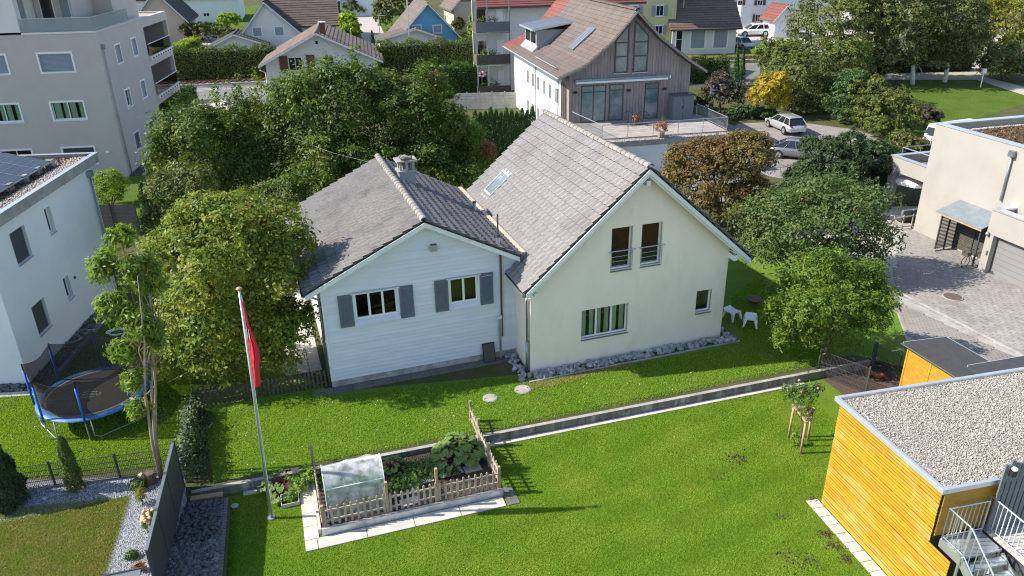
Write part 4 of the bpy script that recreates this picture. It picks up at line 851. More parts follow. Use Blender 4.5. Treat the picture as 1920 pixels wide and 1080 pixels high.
B_(-.12,.36,-4.3,-.45,-.03,.03).build('threshold', M['slab'], ga)
# carport wing behind
cp = thing('covered_terrace', BF.world(1.0,6.6,0), 'beige covered terrace with roof railing behind the cubic house', 'terrace', rz=BF.yaw)
cq = BF.loc(P(1673,290,3.3)); cp.location = BF.world(cq[0], 0.02, 0); cy_ = cq[1]
B_(0,7,.0,cy_,2.35,3.25).build('parapet', M['plaster_beige'], cp) if False else None
MB().box(0,.25,0,cy_,2.3,3.25).build('parapet', M['plaster_beige'], cp); MB().box(.26,7,cy_-.25,cy_,2.3,3.25).build('parapet', M['plaster_beige'], cp); B_(.26,7,.02,cy_-.26,2.5,2.7).build('roof', M['concrete_dark'], cp)
MB().box(-.05,.3,-.0,cy_+.05,3.25,3.3).box(.3,7,cy_-.3,cy_+.05,3.25,3.3).build('parapet_cap', M['alu'], cp); B_(0,.45,cy_-.45,cy_,-.2,2.3).build('pillar', M['plaster_beige'], cp)
r_ = MB(); r_.tube([(.4,.1,3.85),(.4,cy_-.4,3.85),(6,cy_-.4,3.85)], .03, 6)
for yy in (.3, 1.9, cy_-.4): r_.tube([(.4,yy,3.2),(.4,yy,3.85)], .02, 6)
for xx in (1.8, 3.4): r_.tube([(xx,cy_-.4,3.2),(xx,cy_-.4,3.85)], .02, 6)
r_.build('railing', M['galv'], cp)
# ------------------------------------------------------------------ bicycle shelter
sh = thing('bicycle_shelter', BF.world(0,0,0), 'slatted timber bicycle shelter with grey board roof against the beige wall', 'shelter', rz=BF.yaw)
sl_ = B_(-1.25,-.06,.0,.03,0,.05).mesh('slat', M['wood_dark'])
for k in range(23): link('slat', sl_, sh, (0,-3.12,.16+k*.085))
sl2 = B_(-.06,-.03,-2.75,.0,0,.06).mesh('slat', M['wood_dark'])
for k in range(23): link('slat', sl2, sh, (0,-3.15,.16+k*.085))
for x, y in ((-1.25,-3.12),(-.65,-3.12),(-.06,-3.12),(-1.25,-5.8),(-.08,-5.8),(-.08,-4.4)): B_(x-.035,x+.035,y-.035,y+.035,.05,2.3 if x < -1 else 2.55).build('post', M['dark_metal'], sh)
for k in range(5):
    a_ = -1.5+k*.3; MB().hexa([(a_,-6.0,2.3+k*.1),(a_+.31,-6.0,2.4+k*.1),(a_+.31,-2.85,2.4+k*.1),(a_,-2.85,2.3+k*.1),(a_,-6.0,2.34+k*.1),(a_+.31,-6.0,2.44+k*.1),(a_+.31,-2.85,2.44+k*.1),(a_,-2.85,2.34+k*.1)]).build('roof_board', M['zinc'], sh)
for k in range(6): MB().bar((-1.45,-2.95-k*.58,2.24),(-.03,-2.95-k*.58,2.7),.05,.09).build('rafter', M['wood_post'], sh)
B_(-1.49,-1.45,-6.0,-2.85,2.2,2.32).build('fascia', M['wood_post'], sh)
for y in (-3.3,-5.9): B_(-1.4,-1.05,y,y+.3,-.02,.12).build('footing', M['concrete'], sh)
# ------------------------------------------------------------------ yellow slatted shed
YF = Frame(P(1541, 943, ZL), 13.0); ys = thing('yellow_shed', YF.o, 'yellow horizontal-slat shed with pale gravel roof and metal edge', 'shed', rz=YF.yaw)
YH = 3.9; YL = 4.25
B_(.06,9,-YL,-.05,0,YH-.15).build('wall', M['room'], ys); B_(0,9,-.05,.0,0,YH-.12).build('back_wall', M['wood_yellow'], ys)  # near-black block puts the shade between the slats into its colour
sl3 = B_(-.03,-.008,-YL,.0,0,.072).mesh('slat', M['slat_yellow']); sl3b = B_(-.03,-.008,-5.0,.0,0,.072).mesh('slat', M['slat_yellow'])
for k in range(36): link('slat', sl3b if k < 21 else sl3, ys, (random.uniform(-.004,.004),random.uniform(-.006,.006),.05+k*.103+random.uniform(-.004,.004)), (random.uniform(-.0012,.0012),0,0))
for k in range(8): B_(.02,.058,-.1-k*.66,-.02-k*.66,.02,YH-.15 if k < 7 else 2.1).build('batten', M['slat_yellow'], ys)
MB().box(-.12,.0,-YL-.1,.18,YH-.07,YH+.08).box(.0,9,.06,.18,YH-.07,YH+.08).box(0,1.6,-YL-.1,-YL,YH-.07,YH+.08).build('roof_edge', M['alu'], ys, bevel=.01)
B_(.001,9,-YL,.06,YH-.1,YH-.04).build('roof', M['concrete'], ys)
q = np.column_stack([rng.uniform(.03,8.5,80000), rng.uniform(-YL+.03,.04,80000), rng.uniform(YH-.04,YH+.01,80000)]); pebbles('roof_gravel', q, .022, 'pebble', None, None, parent=ys)
ps = B_(-.42,-.02,.01,.39,-.05,.03).mesh('slab', M['slab'])
pv2 = thing('shed_path', YF.o, 'pale paving slabs along the foot of the yellow shed', 'paving', rz=YF.yaw); pv2['kind'] = 'structure'
for k in range(14): link('slab', ps, pv2, (-.03, -.2-k*.4, 0))
# outside stairs, landing, deck and grey plank screen
LZ = 2.4; SFR = Frame(YF.world(.12,-4.38,0), 13.0)
stt = thing('metal_stairs', SFR.o, 'galvanised outdoor stairs with railing beside the yellow shed', 'stairs', rz=SFR.yaw)
B_(.04,1.25,-.75,-.06,LZ-.05,LZ).build('landing', M['galv'], stt)
MB().box(-.01,.03,-.76,-.04,LZ-.22,LZ+.02).box(.04,1.25,-.05,-.01,LZ-.22,LZ+.02).build('landing_edge', M['galv'], stt)
for k in range(7): B_(.12,1.2,-1.03-k*.27,-.78-k*.27,LZ-.22-k*.2,LZ-.17-k*.2).build('tread', M['galv'], stt)
for x in (.06, 1.24): MB().bar((x,-.74,LZ-.14), (x,-2.75,LZ-1.6), .03, .26).build('stringer', M['galv'], stt)
def railing(parent, pts, h=.95, gap=.13, m='galv', name='railing', r=.024, mid=.012):
    pts = [np.array(p, float) for p in pts]; b = MB(); b.tube([p+[0,0,h] for p in pts], r, 6); b.tube([p+[0,0,.1] for p in pts], r*.8, 6)
    for a, c in zip(pts, pts[1:]):
        n = max(1, int(np.linalg.norm(c-a)/gap))
        for k in range(n+1):
            q = a+(c-a)*k/n; b.tube([q+[0,0,.1 if 0 < k < n else -.1], q+[0,0,h]], mid if 0 < k < n else r, 5)
    return b.build(name, M[m], parent)
railing(stt, [(.04,-.75,LZ),(.04,-.05,LZ),(1.25,-.05,LZ)], 1.0); railing(stt, [(.04,-.78,LZ),(.04,-2.75,LZ-1.5)], 1.0, gap=.2)
MB().tube([(.04,-.7,-.0),(.04,-.7,LZ)], .035, 8).build('post', M['galv'], stt); MB().tube([(1.24,-.7,-.0),(1.24,-.7,LZ)], .035, 8).build('post', M['galv'], stt)
dk = thing('roof_terrace', SFR.world(1.36,0,0), 'grey boarded terrace with metal railing at the head of the stairs', 'terrace', rz=SFR.yaw)
db = B_(0,5,.005,.14,LZ-.05,LZ).mesh('deck_board', M['slab'])
for k in range(22): link('deck_board', db, dk, (.03,-2.9+k*.145,0))
B_(.05,5,-2.9,.25,LZ-.4,LZ-.06).build('frame', M['dark_metal'], dk); B_(.3,5,-2.8,.2,0,LZ-.41).build('wall', M['plaster_far'], dk)
railing(dk, [(.08,.1,LZ),(.08,-2.9,LZ)], 1.0)
B_(1.5,8,-.06,.3,0,LZ-.1).build('end_wall', M['wood_yellow'], stt) if False else None
B_(.06,8,-YL-.03,-YL,LZ,YH-.13).build('end_wall', M['wood_yellow'], ys)
pk = thing('plank_screen', SFR.world(1.36,-.1,LZ), 'grey vertical plank screen standing at the edge of the gravel roof', 'screen', rz=SFR.yaw)
for k in range(12):
    hh = 2.15+.1*(k%2); MB().hexa([(k*.17,0,0),(k*.17+.125,0,0),(k*.17+.125,.04,0),(k*.17,.04,0),(k*.17,0,hh),(k*.17+.125,0,hh-.02),(k*.17+.125,.04,hh-.02),(k*.17,.04,hh)]).build('plank', M['shutter'], pk)
B_(0,2.0,.045,.09,1.5,1.6).build('rail', M['dark_metal'], pk); B_(0,2.0,.045,.09,.3,.4).build('rail', M['dark_metal'], pk)
MB().ellip((.2,-.08,2.05),(.08,.08,.06),8,6).build('lamp_head', M['white_pvc'], pk); B_(.13,.27,-.12,.0,1.82,2.0).build('lamp_bracket', M['black'], pk)
# ------------------------------------------------------------------ hen house: two dark-roofed timber boxes
q = P(1700,646,1.9); KF2 = Frame((q[0],q[1],ZL+.0), 17.0)
def hut(o, w_, d, h, label, seam):
    t = thing('hen_house', o, label, 'hen house', rz=R_(17))
    for k in range(int((h-.05)/.12)): B_(0,.03,-d+.05,-.05,.02+k*.12,.02+k*.12+.115).build('wall_board', M['wood_yellow'], t)
    B_(.03,w_,-d,-.04,0,h-.14).build('wall', M['wood_yellow'], t)
    for y in (-.04,-d*.5,-d): B_(-.02,.03,y-.03,y+.04,0,h).build('corner_post', M['slat_yellow'], t)
    MB().hexa([(-.12,-d-.15,h),(w_+.1,-d-.15,h-.12),(w_+.1,.15,h-.12),(-.12,.15,h),(-.12,-d-.15,h+.07),(w_+.1,-d-.15,h-.05),(w_+.1,.15,h-.05),(-.12,.15,h+.07)]).build('roof', M['felt'], t)
    MB().bar((-.12,.16,h+.05),(w_+.1,.16,h-.07),.03,.07).build('roof_edge', M['alu'], t); MB().bar((w_+.11,.15,h-.08),(w_+.11,-d-.15,h-.08),.03,.07).build('roof_edge', M['alu'], t)
    MB().tube([(-.16,.2,h+.0),(-.16,-d-.15,h-.02)], .035, 6).build('gutter', M['dark_metal'], t); MB().tube([(-.16,.1,h-.02),(-.1,.08,h-.2),(-.45,.3,h-.35)], .03, 6).build('downpipe', M['dark_metal'], t)
    return t
hut(KF2.world(0.1,0), 1.9, 2.4, 2.15, 'yellow timber hen house under a black felt roof', 0)
hut(KF2.world(1.0,-2.2), 3.4, 2.0, 2.15, 'second black felt roof between hen house and gravel roof', 0)
# ------------------------------------------------------------------ houses further back
def courses(house, prof, y0, y1, rows, mm, t=.05, name='tile_course'):
    """stepped tile courses on every slope of prof (x,z polyline)"""
    for (xa, za), (xb, zb) in zip(prof, prof[1:]):
        up = zb > za; (ea, eb), (ra, rb) = ((xa, za), (xb, zb)) if up else ((xb, zb), (xa, za))
        L = math.hypot(ra-ea, rb-eb); n = max(2, int(round(rows*L/6.0))); nx, nz = -(rb-eb)/L*(1 if ra > ea else -1), abs(ra-ea)/L
        for k in range(n):
            p0 = (ea+(ra-ea)*k/n, eb+(rb-eb)*k/n); p1 = (ea+(ra-ea)*(k+1.06)/n, eb+(rb-eb)*(k+1.06)/n)
            if k == n-1: p1 = (ra, rb)
            q = [(p0[0],p0[1]),(p1[0],p1[1]),(p1[0]+nx*t*.35,p1[1]+nz*t*.35),(p0[0]+nx*t*1.3,p0[1]+nz*t*1.3)]
            MB().prism_y(q if ra > ea else q[::-1], y0, y1).build(name, M[mm], house)
def house(name, label, o, yaw, w_, d, ze, zr, wm, tm, xr=None, over=.5, oy=.5, rows=13, zb=-.5, prof=None, bargem='white_paint', chim=None, zwall=None, back=True):
    t = thing(name, o, label, 'house', rz=R_(yaw)); xr = w_/2 if xr is None else xr; s0 = (zr-ze)/(xr); s1 = (zr-ze)/(w_-xr)
    prof = prof or [(-over,ze-over*s0),(xr,zr),(w_+over,ze-over*s1)]
    pts = [(0,zb),(w_,zb)]+[(x,z-.2) for x, z in [(w_, ptop(prof,w_))]+[p for p in prof[::-1] if 0 < p[0] < w_]+[(0, ptop(prof,0))]]
    MB().prism_y(pts, 0, d).build('wall', M[wm], t)
    rf = roof_slab(t, [(x,z-.02) for x, z in prof], -oy, d+oy, .16, bargem if False else 'underlay')
    courses(rf, prof, -oy, d+oy, rows, tm); 
    if bargem: barge(t, [(x,z) for x, z in prof], -oy-.005, .05, .22, bargem)
    rz_ = max(prof, key=lambda p: p[1]); MB().tube([(rz_[0],-oy-.02,rz_[1]+.02),(rz_[0],d+oy,rz_[1]+.02)], .12, 8).build('ridge_cap', M[tm], t)
    if chim: 
        c = B_(-.3,.3,-.3,.3,-1,chim[2]).build('chimney', M[chim[3] if len(chim) > 3 else tm], t, (chim[0], chim[1], ptop(prof, chim[0]))); B_(-.4,.4,-.4,.4,chim[2],chim[2]+.1).build('cap', M['white_paint'], c)
    return t
def fwin(t, fr, px, n=2, y=0, fm='white_pvc', gm='glass_dark', shut=None, trim=None, blind=None, side=None, mull=None):
    if side == 'x':
        c = (px[1]+px[3])/2; m = (px[0]+px[2])/2; a = fr.on_x(px[0],c,0)[0]; b = fr.on_x(px[2],c,0)[0]; z0 = fr.on_x(m,px[3],0)[1]; z1_ = fr.on_x(m,px[1],0)[1]
        o = window(t, (0, max(a,b), z0), R_(-90), abs(b-a), z1_-z0, n, fm=fm, gm=gm, inset=-.045, trim=trim, blind=blind, mull=mull); w_ = abs(b-a); h = z1_-z0
    else:
        a, b, z0, z1_ = rect_y(fr, *px, y); o = window(t, (a, y, z0), 0, b-a, z1_-z0, n, fm=fm, gm=gm, inset=-.045, trim=trim, blind=blind, mull=mull); w_ = b-a; h = z1_-z0
    if shut:
        for s in ((-w_*.5-.05, -.05), (w_+.05, w_*1.5+.05)): B_(s[0], s[1], -.07, -.03, 0, h).build('shutter', M[shut], o)
    return o
# weathered-timber house with roof terrace
KF = Frame(P(1067,232,3.0), 12.0); KW, KD = 10.1, 20.0
kh = thing('timber_clad_house', KF.o, 'weathered grey vertical-board gable house with tall glazed gable windows and dormer', 'house', rz=KF.yaw)
kp = [KF.on_y(*p, -.8) for p in ((1047,146),(1100,120),(1150,75),(1196,22),(1240,68),(1290,108),(1326,132))]; kp[3] = (kp[3][0], kp[3][1]+.1)
kin = [(KW, ptop(kp,KW)-.25)]+[(x,z-.25) for x, z in kp[::-1] if 0 < x < KW]+[(0, ptop(kp,0)-.25)]
MB().prism_y([(0.02,-3.2),(KW-.02,-3.2)]+kin, .06, KD).build('wall', M['plaster_white'], kh)
nb = 40
for k in range(nb):
    x0, x1 = KW*k/nb, KW*(k+1)/nb-.02; z0, z1_ = ptop(kp,x0)-.28, ptop(kp,x1)-.28
    y_ = 0 if k%2 else .02
    MB().hexa([(x0,y_,-.02),(x1,y_,-.02),(x1,.059,-.02),(x0,.059,-.02),(x0,y_,z0),(x1,y_,z1_),(x1,.059,z1_),(x0,.059,z0)]).build('cladding_board', M['wood_grey'], kh)
for k in range(8): B_(-.03-.01*(k%2),.015,.02+k*.28,.28+k*.28,-.02,ptop(kp,0)-.3).build('cladding_board', M['wood_grey'], kh)
rf = roof_slab(kh, [(x,z-.02) for x, z in kp], -.8, KD+.4, .18); _dq = on_slope(KF, 984, 84, (kp[0][0],0,kp[0][1]), np.array([-(kp[1][1]-kp[0][1]),0,kp[1][0]-kp[0][0]])); courses(rf, kp, -.8, _dq[1]+.6, 15, 'tile_slate', .045); courses(rf, kp, _dq[1]+.61, KD+.4, 15, 'tile_red', .045)
barge(kh, kp, -.805, .05, .2, 'wood_grey'); ridge_tiles(kh, kp[3][0], kp[3][1]+.06, -.85, KD, .45, .15, 'tile_slate')
for q, n, fm, ml in (((1089,160,1135,228),2,'wood_dark',.82), ((1142,158,1168,225),1,'wood_dark',.84), ((1208,155,1234,222),1,'wood_dark',.84)): fwin(kh, KF, q, n, 0, fm, 'glass_sky', mull=ml)
for (x0, x1, s) in ((3.62,4.72,1), (5.14,6.36,-1)):   # gable windows follow the rake
    z0 = 3.75; za, zb_ = ptop(kp,x0)-.75, ptop(kp,x1)-.75; f = MB(); t_ = .1
    f.prism_y([(x0,z0),(x0+t_,z0),(x0+t_,za),(x0,za)], -.06, .0).prism_y([(x1-t_,z0),(x1,z0),(x1,zb_),(x1-t_,zb_)], -.06, 0).box(x0+t_,x1-t_,-.06,0,z0,z0+t_).box(x0+t_,x1-t_,-.06,0,4.95,5.05).box(x0+t_,x1-t_,-.06,0,6.0,6.1)
    f.prism_y([(x0,za-.02),(x1,zb_-.02),(x1,zb_+.1),(x0,za+.1)], -.061, 0); o = f.build('window', M['dark_metal'], kh)
    MB().prism_y([(x0+.05,z0+.05),(x1-.05,z0+.05),(x1-.05,zb_),(x0+.05,za)], -.03, -.02).build('pane', M['glass_sky'], o)
    B_(x0+.15,x1-.15,-.019,-.012,5.05,6.0).build('curtain', M['white_cloth'], o); B_(x0-.06,x1+.06,-.1,.0,z0-.06,z0).build('sill', M['alu'], o)
aw = B_(.37,8.15,-.32,-.02,3.28,3.45).build('awning', M['zinc'], kh); B_(.45,8.05,-.36,-.1,3.12,3.27).build('awning_cloth', M['white_paint'], aw); MB().tube([(8.2,-.2,3.3),(8.3,-.2,3.3)], .13, 10).build('end_cap', M['white_pvc'], aw)
for px, py in ((1078,173),(1178,169),(1245,166)): x, z = KF.on_y(px, py); B_(x-.14,x+.14,-.2,0,z-.08,z+.08).build('wall_lamp', M['black'], kh)
dk_, dn = np.array([1,0,(kp[1][1]-kp[0][1])/(kp[1][0]-kp[0][0])]), None
# dormer in zinc on the left slope
zl = lambda x: ptop(kp, x)
def on_roof(px, py, i):
    (xa, za), (xb, zb) = kp[i], kp[i+1]; n = np.array([-(zb-za), 0, xb-xa]); return on_slope(KF, px, py, (xa,0,za), n)
d0 = on_roof(1008,94,0); d1 = on_roof(984,84,0); dx, dy0, dy1 = (d0[0]+d1[0])/2, d0[1], d1[1]; zb0 = zl(dx)
dm = B_(dx,dx+3.2,dy0,dy1,zb0,zb0+1.75).build('dormer', M['zinc'], kh)
MB().hexa([(dx-.5,dy0-.4,zb0+1.7),(dx+4.6,dy0-.4,zb0+2.45),(dx+4.6,dy1+.4,zb0+2.45),(dx-.5,dy1+.4,zb0+1.7),(dx-.5,dy0-.4,zb0+1.85),(dx+4.6,dy0-.4,zb0+2.6),(dx+4.6,dy1+.4,zb0+2.6),(dx-.5,dy1+.4,zb0+1.85)]).build('dormer_roof', M['alu'], dm)
ns = 12
for k in range(ns): yy = dy0-.3+(dy1-dy0+.6)*k/(ns-1); MB().bar((dx-.5,yy,zb0+1.87),(dx+4.6,yy,zb0+2.62),.04,.04).build('standing_seam', M['zinc'], dm)
window(dm, (dx,dy1-.15,zb0+.45), R_(-90), dy1-dy0-.3, 1.15, 2, gm='glass_dark', inset=-.05)
MB().hexa([(dx-.45,dy0-.2,zl(dx-.45)+.06),(dx+.01,dy0-.2,zl(dx)+.06),(dx+.01,dy1+.2,zl(dx)+.06),(dx-.45,dy1+.2,zl(dx-.45)+.06),(dx-.45,dy0-.2,zl(dx-.45)+.12),(dx+.01,dy0-.2,zl(dx)+.4),(dx+.01,dy1+.2,zl(dx)+.4),(dx-.45,dy1+.2,zl(dx-.45)+.12)]).build('dormer_apron', M['alu'], dm)
wq = on_roof(1090,76,1); xa, xb, wy = wq[0]-.95, wq[0]+.95, wq[1]-.75
for k in range(3): MB().hexa([(xa,wy+k*.5,zl(xa)+.08),(xb,wy+k*.5,zl(xb)+.08),(xb,wy+k*.5+.44,zl(xb)+.08),(xa,wy+k*.5+.44,zl(xa)+.08),(xa,wy+k*.5,zl(xa)+.2),(xb,wy+k*.5,zl(xb)+.2),(xb,wy+k*.5+.44,zl(xb)+.2),(xa,wy+k*.5+.44,zl(xa)+.2)]).build('roof_window', M['metal'], kh)
MB().tube([(-.75,1.2,zl(-.75)+.25),(-.75,8.0,zl(-.75)+.25)], .05, 6).build('snow_guard', M['galv'], kh)
gutter(kh, (kp[0][0]-.08,-.8,kp[0][1]-.05), (kp[0][0]-.08,KD,kp[0][1]-.05), .09, 'alu')
for k, y in enumerate((3.2,5.2,7.2,9.4,11.4,13.4)):     # long white side wall, two storeys of windows
    for z in (.9,-1.9): o = window(kh, (0,y+.9,z), R_(-90), .8, 1.3, 2, gm='glass_dark', inset=-.04); B_(-.42,-.02,-.06,-.02,0,1.3).build('shutter', M['plaster_far'], o); B_(.82,1.22,-.06,-.02,0,1.3).build('shutter', M['plaster_far'], o)
for k in range(3): window(kh, (0-.045,.55+k*.6+.45,.0), R_(-90), .42, 3.0, 1, fm='wood_grey', gm='glass_dark', inset=-.04)
for y in (3.0, 10.6): MB().tube([(-.1,y,zl(0)-.4),(-.1,y,-3)], .05, 6).build('downpipe', M['zinc'], kh)
# terrace in front
tr_ = thing('terrace', KF.world(0,0,0), 'raised paved terrace with wire railing before the weathered timber house', 'terrace', rz=KF.yaw)
TXY = [KF.on_z(1076,236,0.), KF.on_z(1122,266,0.), KF.on_z(1368,250,0.), KF.on_z(1300,222,0.)]; td = -5.6
B_(.1,10.9,td,-.03,-.35,-.03).build('slab', M['concrete'], tr_); B_(.1,11.3,td-.75,td-.001,-.5,-.12).build('gravel_edge', M['concrete'], tr_)
B_(.2,11.2,td-.7,td-.4,-3.1,-.51).build('wall', M['plaster_white'], tr_); B_(10.9,11.2,td-.39,-.1,-3.1,-.36).build('wall', M['plaster_white'], tr_); B_(.2,.5,td-.39,-.1,-3.1,-.36).build('wall', M['plaster_white'], tr_)
tb = B_(.0,1.32,.005,.345,-.029,.0).mesh('plank', M['slab']); M['plank_grey'] = mat('plank_grey', (.36,.33,.31), (.28,.26,.245), 2, .9, objvar=.12); tb.materials[0] = M['plank_grey']
for i in range(8):
    for j in range(16): link('plank', tb, tr_, (.12+i*1.345, td+.02+j*.348, 0))
q = np.column_stack([rng.uniform(.2,11.2,4000), rng.uniform(td-.72,td-.05,4000), np.full(4000,-.1)]); pebbles('edge_gravel', q, .06, 'pebble_roof', None, None, parent=tr_)
railing(tr_, [(10.85,-.1,0),(10.85,td+.05,0)], 1.0, .18); 
b = MB(); b.tube([(.15,-.3,1.0),(.9,td+.05,1.0),(10.85,td+.05,1.0)], .028, 6)
for k in range(6): b.tube([(.9+k*1.99,td+.05,-.1),(.9+k*1.99,td+.05,1.0)], .026, 6)
for z in (.2,.35,.5,.65,.8): b.tube([(.9,td+.05,z),(10.85,td+.05,z)], .006, 4)
b.build('railing', M['galv'], tr_); MB().quad((.17,-.3,.1),(.89,td+.08,.1),(.89,td+.08,.95),(.17,-.3,.95)).build('glass_panel', M['glass_rail'], tr_)
# things on the terrace
x0 = KF.on_y(1249,200)[0]; x1 = KF.on_y(1290,200)[0]
cb = thing('garden_cabinet', KF.world(x0,-1.25,0), 'dark grey metal storage cabinet against the timber wall', 'cabinet', rz=KF.yaw)
B_(0,x1-x0-.1,.0,.75,0,1.95).build('body', M['shutter'], cb); B_(-.04,x1-x0-.06,-.05,.8,1.95,2.05).build('lid', M['dark_metal'], cb)
for k in range(2): d = B_(.04+k*(x1-x0-.14)/2,(x1-x0-.14)/2*(k+1)-.0,-.03,-.001,.06,1.9).build('door', M['shutter'], cb); B_(.0,.03,-.06,-.031,.95,1.15).build('handle', M['black'], d, ((x1-x0-.14)/2+(.0 if k else -.06),0,0))
def egg_chair(px, py, label):
    p = KF.world(*KF.on_z(px, py, 0), 0); t = thing('terrace_chair', p, label, 'chair', rz=KF.yaw, group='string chairs on the terrace'); b = MB(); n = 18
    ring = [(.48*math.cos(a), .12+.22*math.sin(a)+.1, .62+.42*math.sin(a)) for a in [2*math.pi*k/n for k in range(n+1)]]; b.tube(ring, .02, 5, False); b.build('hoop', M['black'], t)
    s = MB(); seat = [(.3*math.cos(a), -.02+.25*math.sin(a), .36) for a in [2*math.pi*k/n for k in range(n+1)]]
    for k in range(n): s.tube([ring[k], seat[k], (0,.0,.34)], .012, 4)
    s.build('seat', M['black'], t)
    for k in range(4): a = .8+k*1.57; MB().tube([(.2*math.cos(a),.2*math.sin(a),.35),(.34*math.cos(a),.34*math.sin(a),0)], .015, 5).build('leg', M['black'], t)
egg_chair(1179,236,'black string chair nearest the double glass door on the terrace'); egg_chair(1207,235,'black string chair beside the single terrace door')
def pot(name, p, label, r, h, lm, n, size, pm='concrete', lobe=(.3,.3)):
    t = thing(name, p, label, 'plant'); MB().tube([(0,0,0),(0,0,h*.5),(0,0,h)], [r*.7, r*.9, r], 12).build('pot', M[pm], t); C, N = cloud([(0,0,h+lobe[1]*.7,lobe[0],lobe[0],lobe[1])], n, 10, .12); link('foliage', leaf_mesh('foliage', C, N, size, M[lm]), t)
pot('potted_shrub', KF.world(*KF.on_z(1239,256,0),0), 'dry reddish potted shrub behind the terrace railing', .3, .35, 'leaf_orange', 400, .08, 'plank_grey', (.42,.45))
pot('potted_plant', KF.world(*KF.on_z(1193,234,0),0), 'terracotta potted plant between the terrace chairs', .2, .3, 'leaf_orange', 150, .07, 'copper', (.25,.25))
pot('flower_pot', KF.world(*KF.on_z(1243,233,0),0), 'small plant pot beside the dark cabinet', .16, .25, 'leaf_shrub', 90, .05, 'copper', (.14,.18))
# balcony tower and red-roofed house behind it
q = G(897,184); TW_ = Frame(q, 12.0)
bt = thing('balcony_tower', q, 'dark metal balcony tower of three floors with plants and laundry', 'balcony', rz=TW_.yaw)
bh_ = [TW_.on_y(897+d, y_)[1] for d, y_ in ((0,184),(0,130),(0,80),(0,40))]
for i, z in enumerate((.15, 3.4, 6.7)):
    B_(0,3.6,0,2.2,z-.12,z).build('floor', M['metal'], bt)
    B_(.0,3.6,-.03,.0,z+.05,z+1.05).build('front_screen', M['shutter' if i == 2 else 'wood_dark'], bt); B_(-.03,.0,.0,2.2,z+.05,z+1.05).build('side_screen', M['wood_dark'], bt)
    C, N = cloud([(1.4,.6,z+.95,1.2,.3,.6)], 500, 12, .15); link('balcony_plants', leaf_mesh('balcony_plants', C, N, .09, M['leaf_shrub']), bt)['kind'] = 'stuff'
    o = B_(.5,1.4,2.17,2.22,z+.1,z+2.2).build('balcony_door', M['glass_dark'], bt); B_(2.6,3.3,2.15,2.2,z+.1,z+2.3).build('curtain', M['white_cloth'], bt)
for x, y in ((.05,.05),(1.2,.05),(3.55,.05),(.05,2.1)): B_(x-.06,x+.06,y-.06,y+.06,0,9.9).build('post', M['metal'], bt)
B_(.0,3.6,2.23,2.4,0,9.9).build('wall', M['plaster_far'], bt)
rf_ = house('red_roofed_house', 'white house with dark red pantile roof behind the balcony tower', TW_.world(-1.0,14.5,0), 12+90, 9, 15, 10.0, 13.2, 'plaster_far', 'tile_red', rows=17, over=1.3, oy=1.9)
rf_.location = TW_.world(17.3, 2.6, 0)
gd_ = thing('pink_windmill', G(905,178)+np.array([0,-.6,0]), 'pink flower windmill on a stick at the balcony tower', 'windmill'); MB().tube([(0,0,0),(0,0,2.2)], .03, 5).build('stick', M['galv'], gd_)
M['pink'] = mat('pink', (.62,.10,.30), rough=.6)
for k in range(10): a = k*.628; MB().ellip((.32*math.cos(a),0,2.3+.2*math.sin(a)),(.17,.06,.12),7,5).build('petal', M['pink' if k%2 else 'white_cloth'], gd_)
fw_ = thing('pale_panel_fence', G(853,206), 'pale concrete panel fence below the balcony tower', 'fence', rz=math.atan2(*(G(970,203)-G(853,206))[[1,0]])); L_ = np.linalg.norm((G(970,203)-G(853,206))[:2])
for k in range(5): 
    B_(k*L_/5-.06,k*L_/5+.06,-.06,.06,0,1.75).build('post', M['slab'], fw_)
    for j in range(5): B_(k*L_/5+.07,(k+1)*L_/5-.07,-.03,.03,.02+j*.33,.02+j*.33+.31).build('panel', M['slab'], fw_)
# white gable house with brown roof behind the big trees
MF = Frame(G(506,178), 10.0); mw = MF.on_y(712,120)[0]-.3; rz_ = MF.on_y(592,62)
mh = house('white_gable_house', 'white gable house with brown tile roof and red-brown shutters behind the trees', MF.o, 10, mw, 11, MF.on_y(500,122)[1]+.35, rz_[1]+.1, 'plaster_far', 'tile_brown', xr=rz_[0], over=.7, oy=.8, chim=(rz_[0]+.7, 1.0, 1.2, 'tile_red'))
o = fwin(mh, MF, (541,107,567,132), 2); 
for s in (-.95, o.dimensions.x if False else 1.95): B_(s, s+.9, -.07, -.03, 0, 1.6).build('shutter', M['copper'], o)
fwin(mh, MF, (605,105,626,121), 2); fwin(mh, MF, (590,75,597,84), 1)
MB().tube([(-.6,-.5,MF.on_y(500,130)[1]),(-.1,-.1,MF.on_y(500,136)[1]),(-.1,-.1,0)], .06, 6).build('downpipe', M['white_paint'], mh)
# pale grey gable house, its garage
AF = Frame(G(440,92), 12.0); ae = AF.on_y(443,72); ar = AF.on_y(494,3); aw_ = AF.on_y(575,62)[0]
ah = house('grey_gable_house', 'pale grey gable house with steep dark roof and two square windows', AF.o+AF.ax*0.5, 12, aw_-.5, 8, 1.2, ar[1], 'plaster_far', 'tile_dark', xr=ar[0]-.5, over=.5, chim=None)
for q in ((474,51,491,68),(515,50,532,67)): fwin(ah, Frame(AF.o+AF.ax*.5,12), q, 1, gm='blind', trim=.08)
qo = AF.world(aw_*.55, 3.2, 0); eh = house('brown_roof_wing', 'long brown pantile roof joined behind the grey gable house', qo+AF.ax*9, 12+90, 7.5, 9.5, 3.2, 8.2, 'plaster_far', 'tile_brown', rows=15)
LF = Frame(G(396,100), 12.0); lw = LF.on_y(500,92)[0]; lr = LF.on_y(452,68)
lh = house('low_garage', 'low garage with shallow dark tiled gable roof before the grey house', LF.o, 12, lw, 6, 1.0, 2.5, 'plaster_far', 'tile_dark', xr=lw*.45, over=.4)
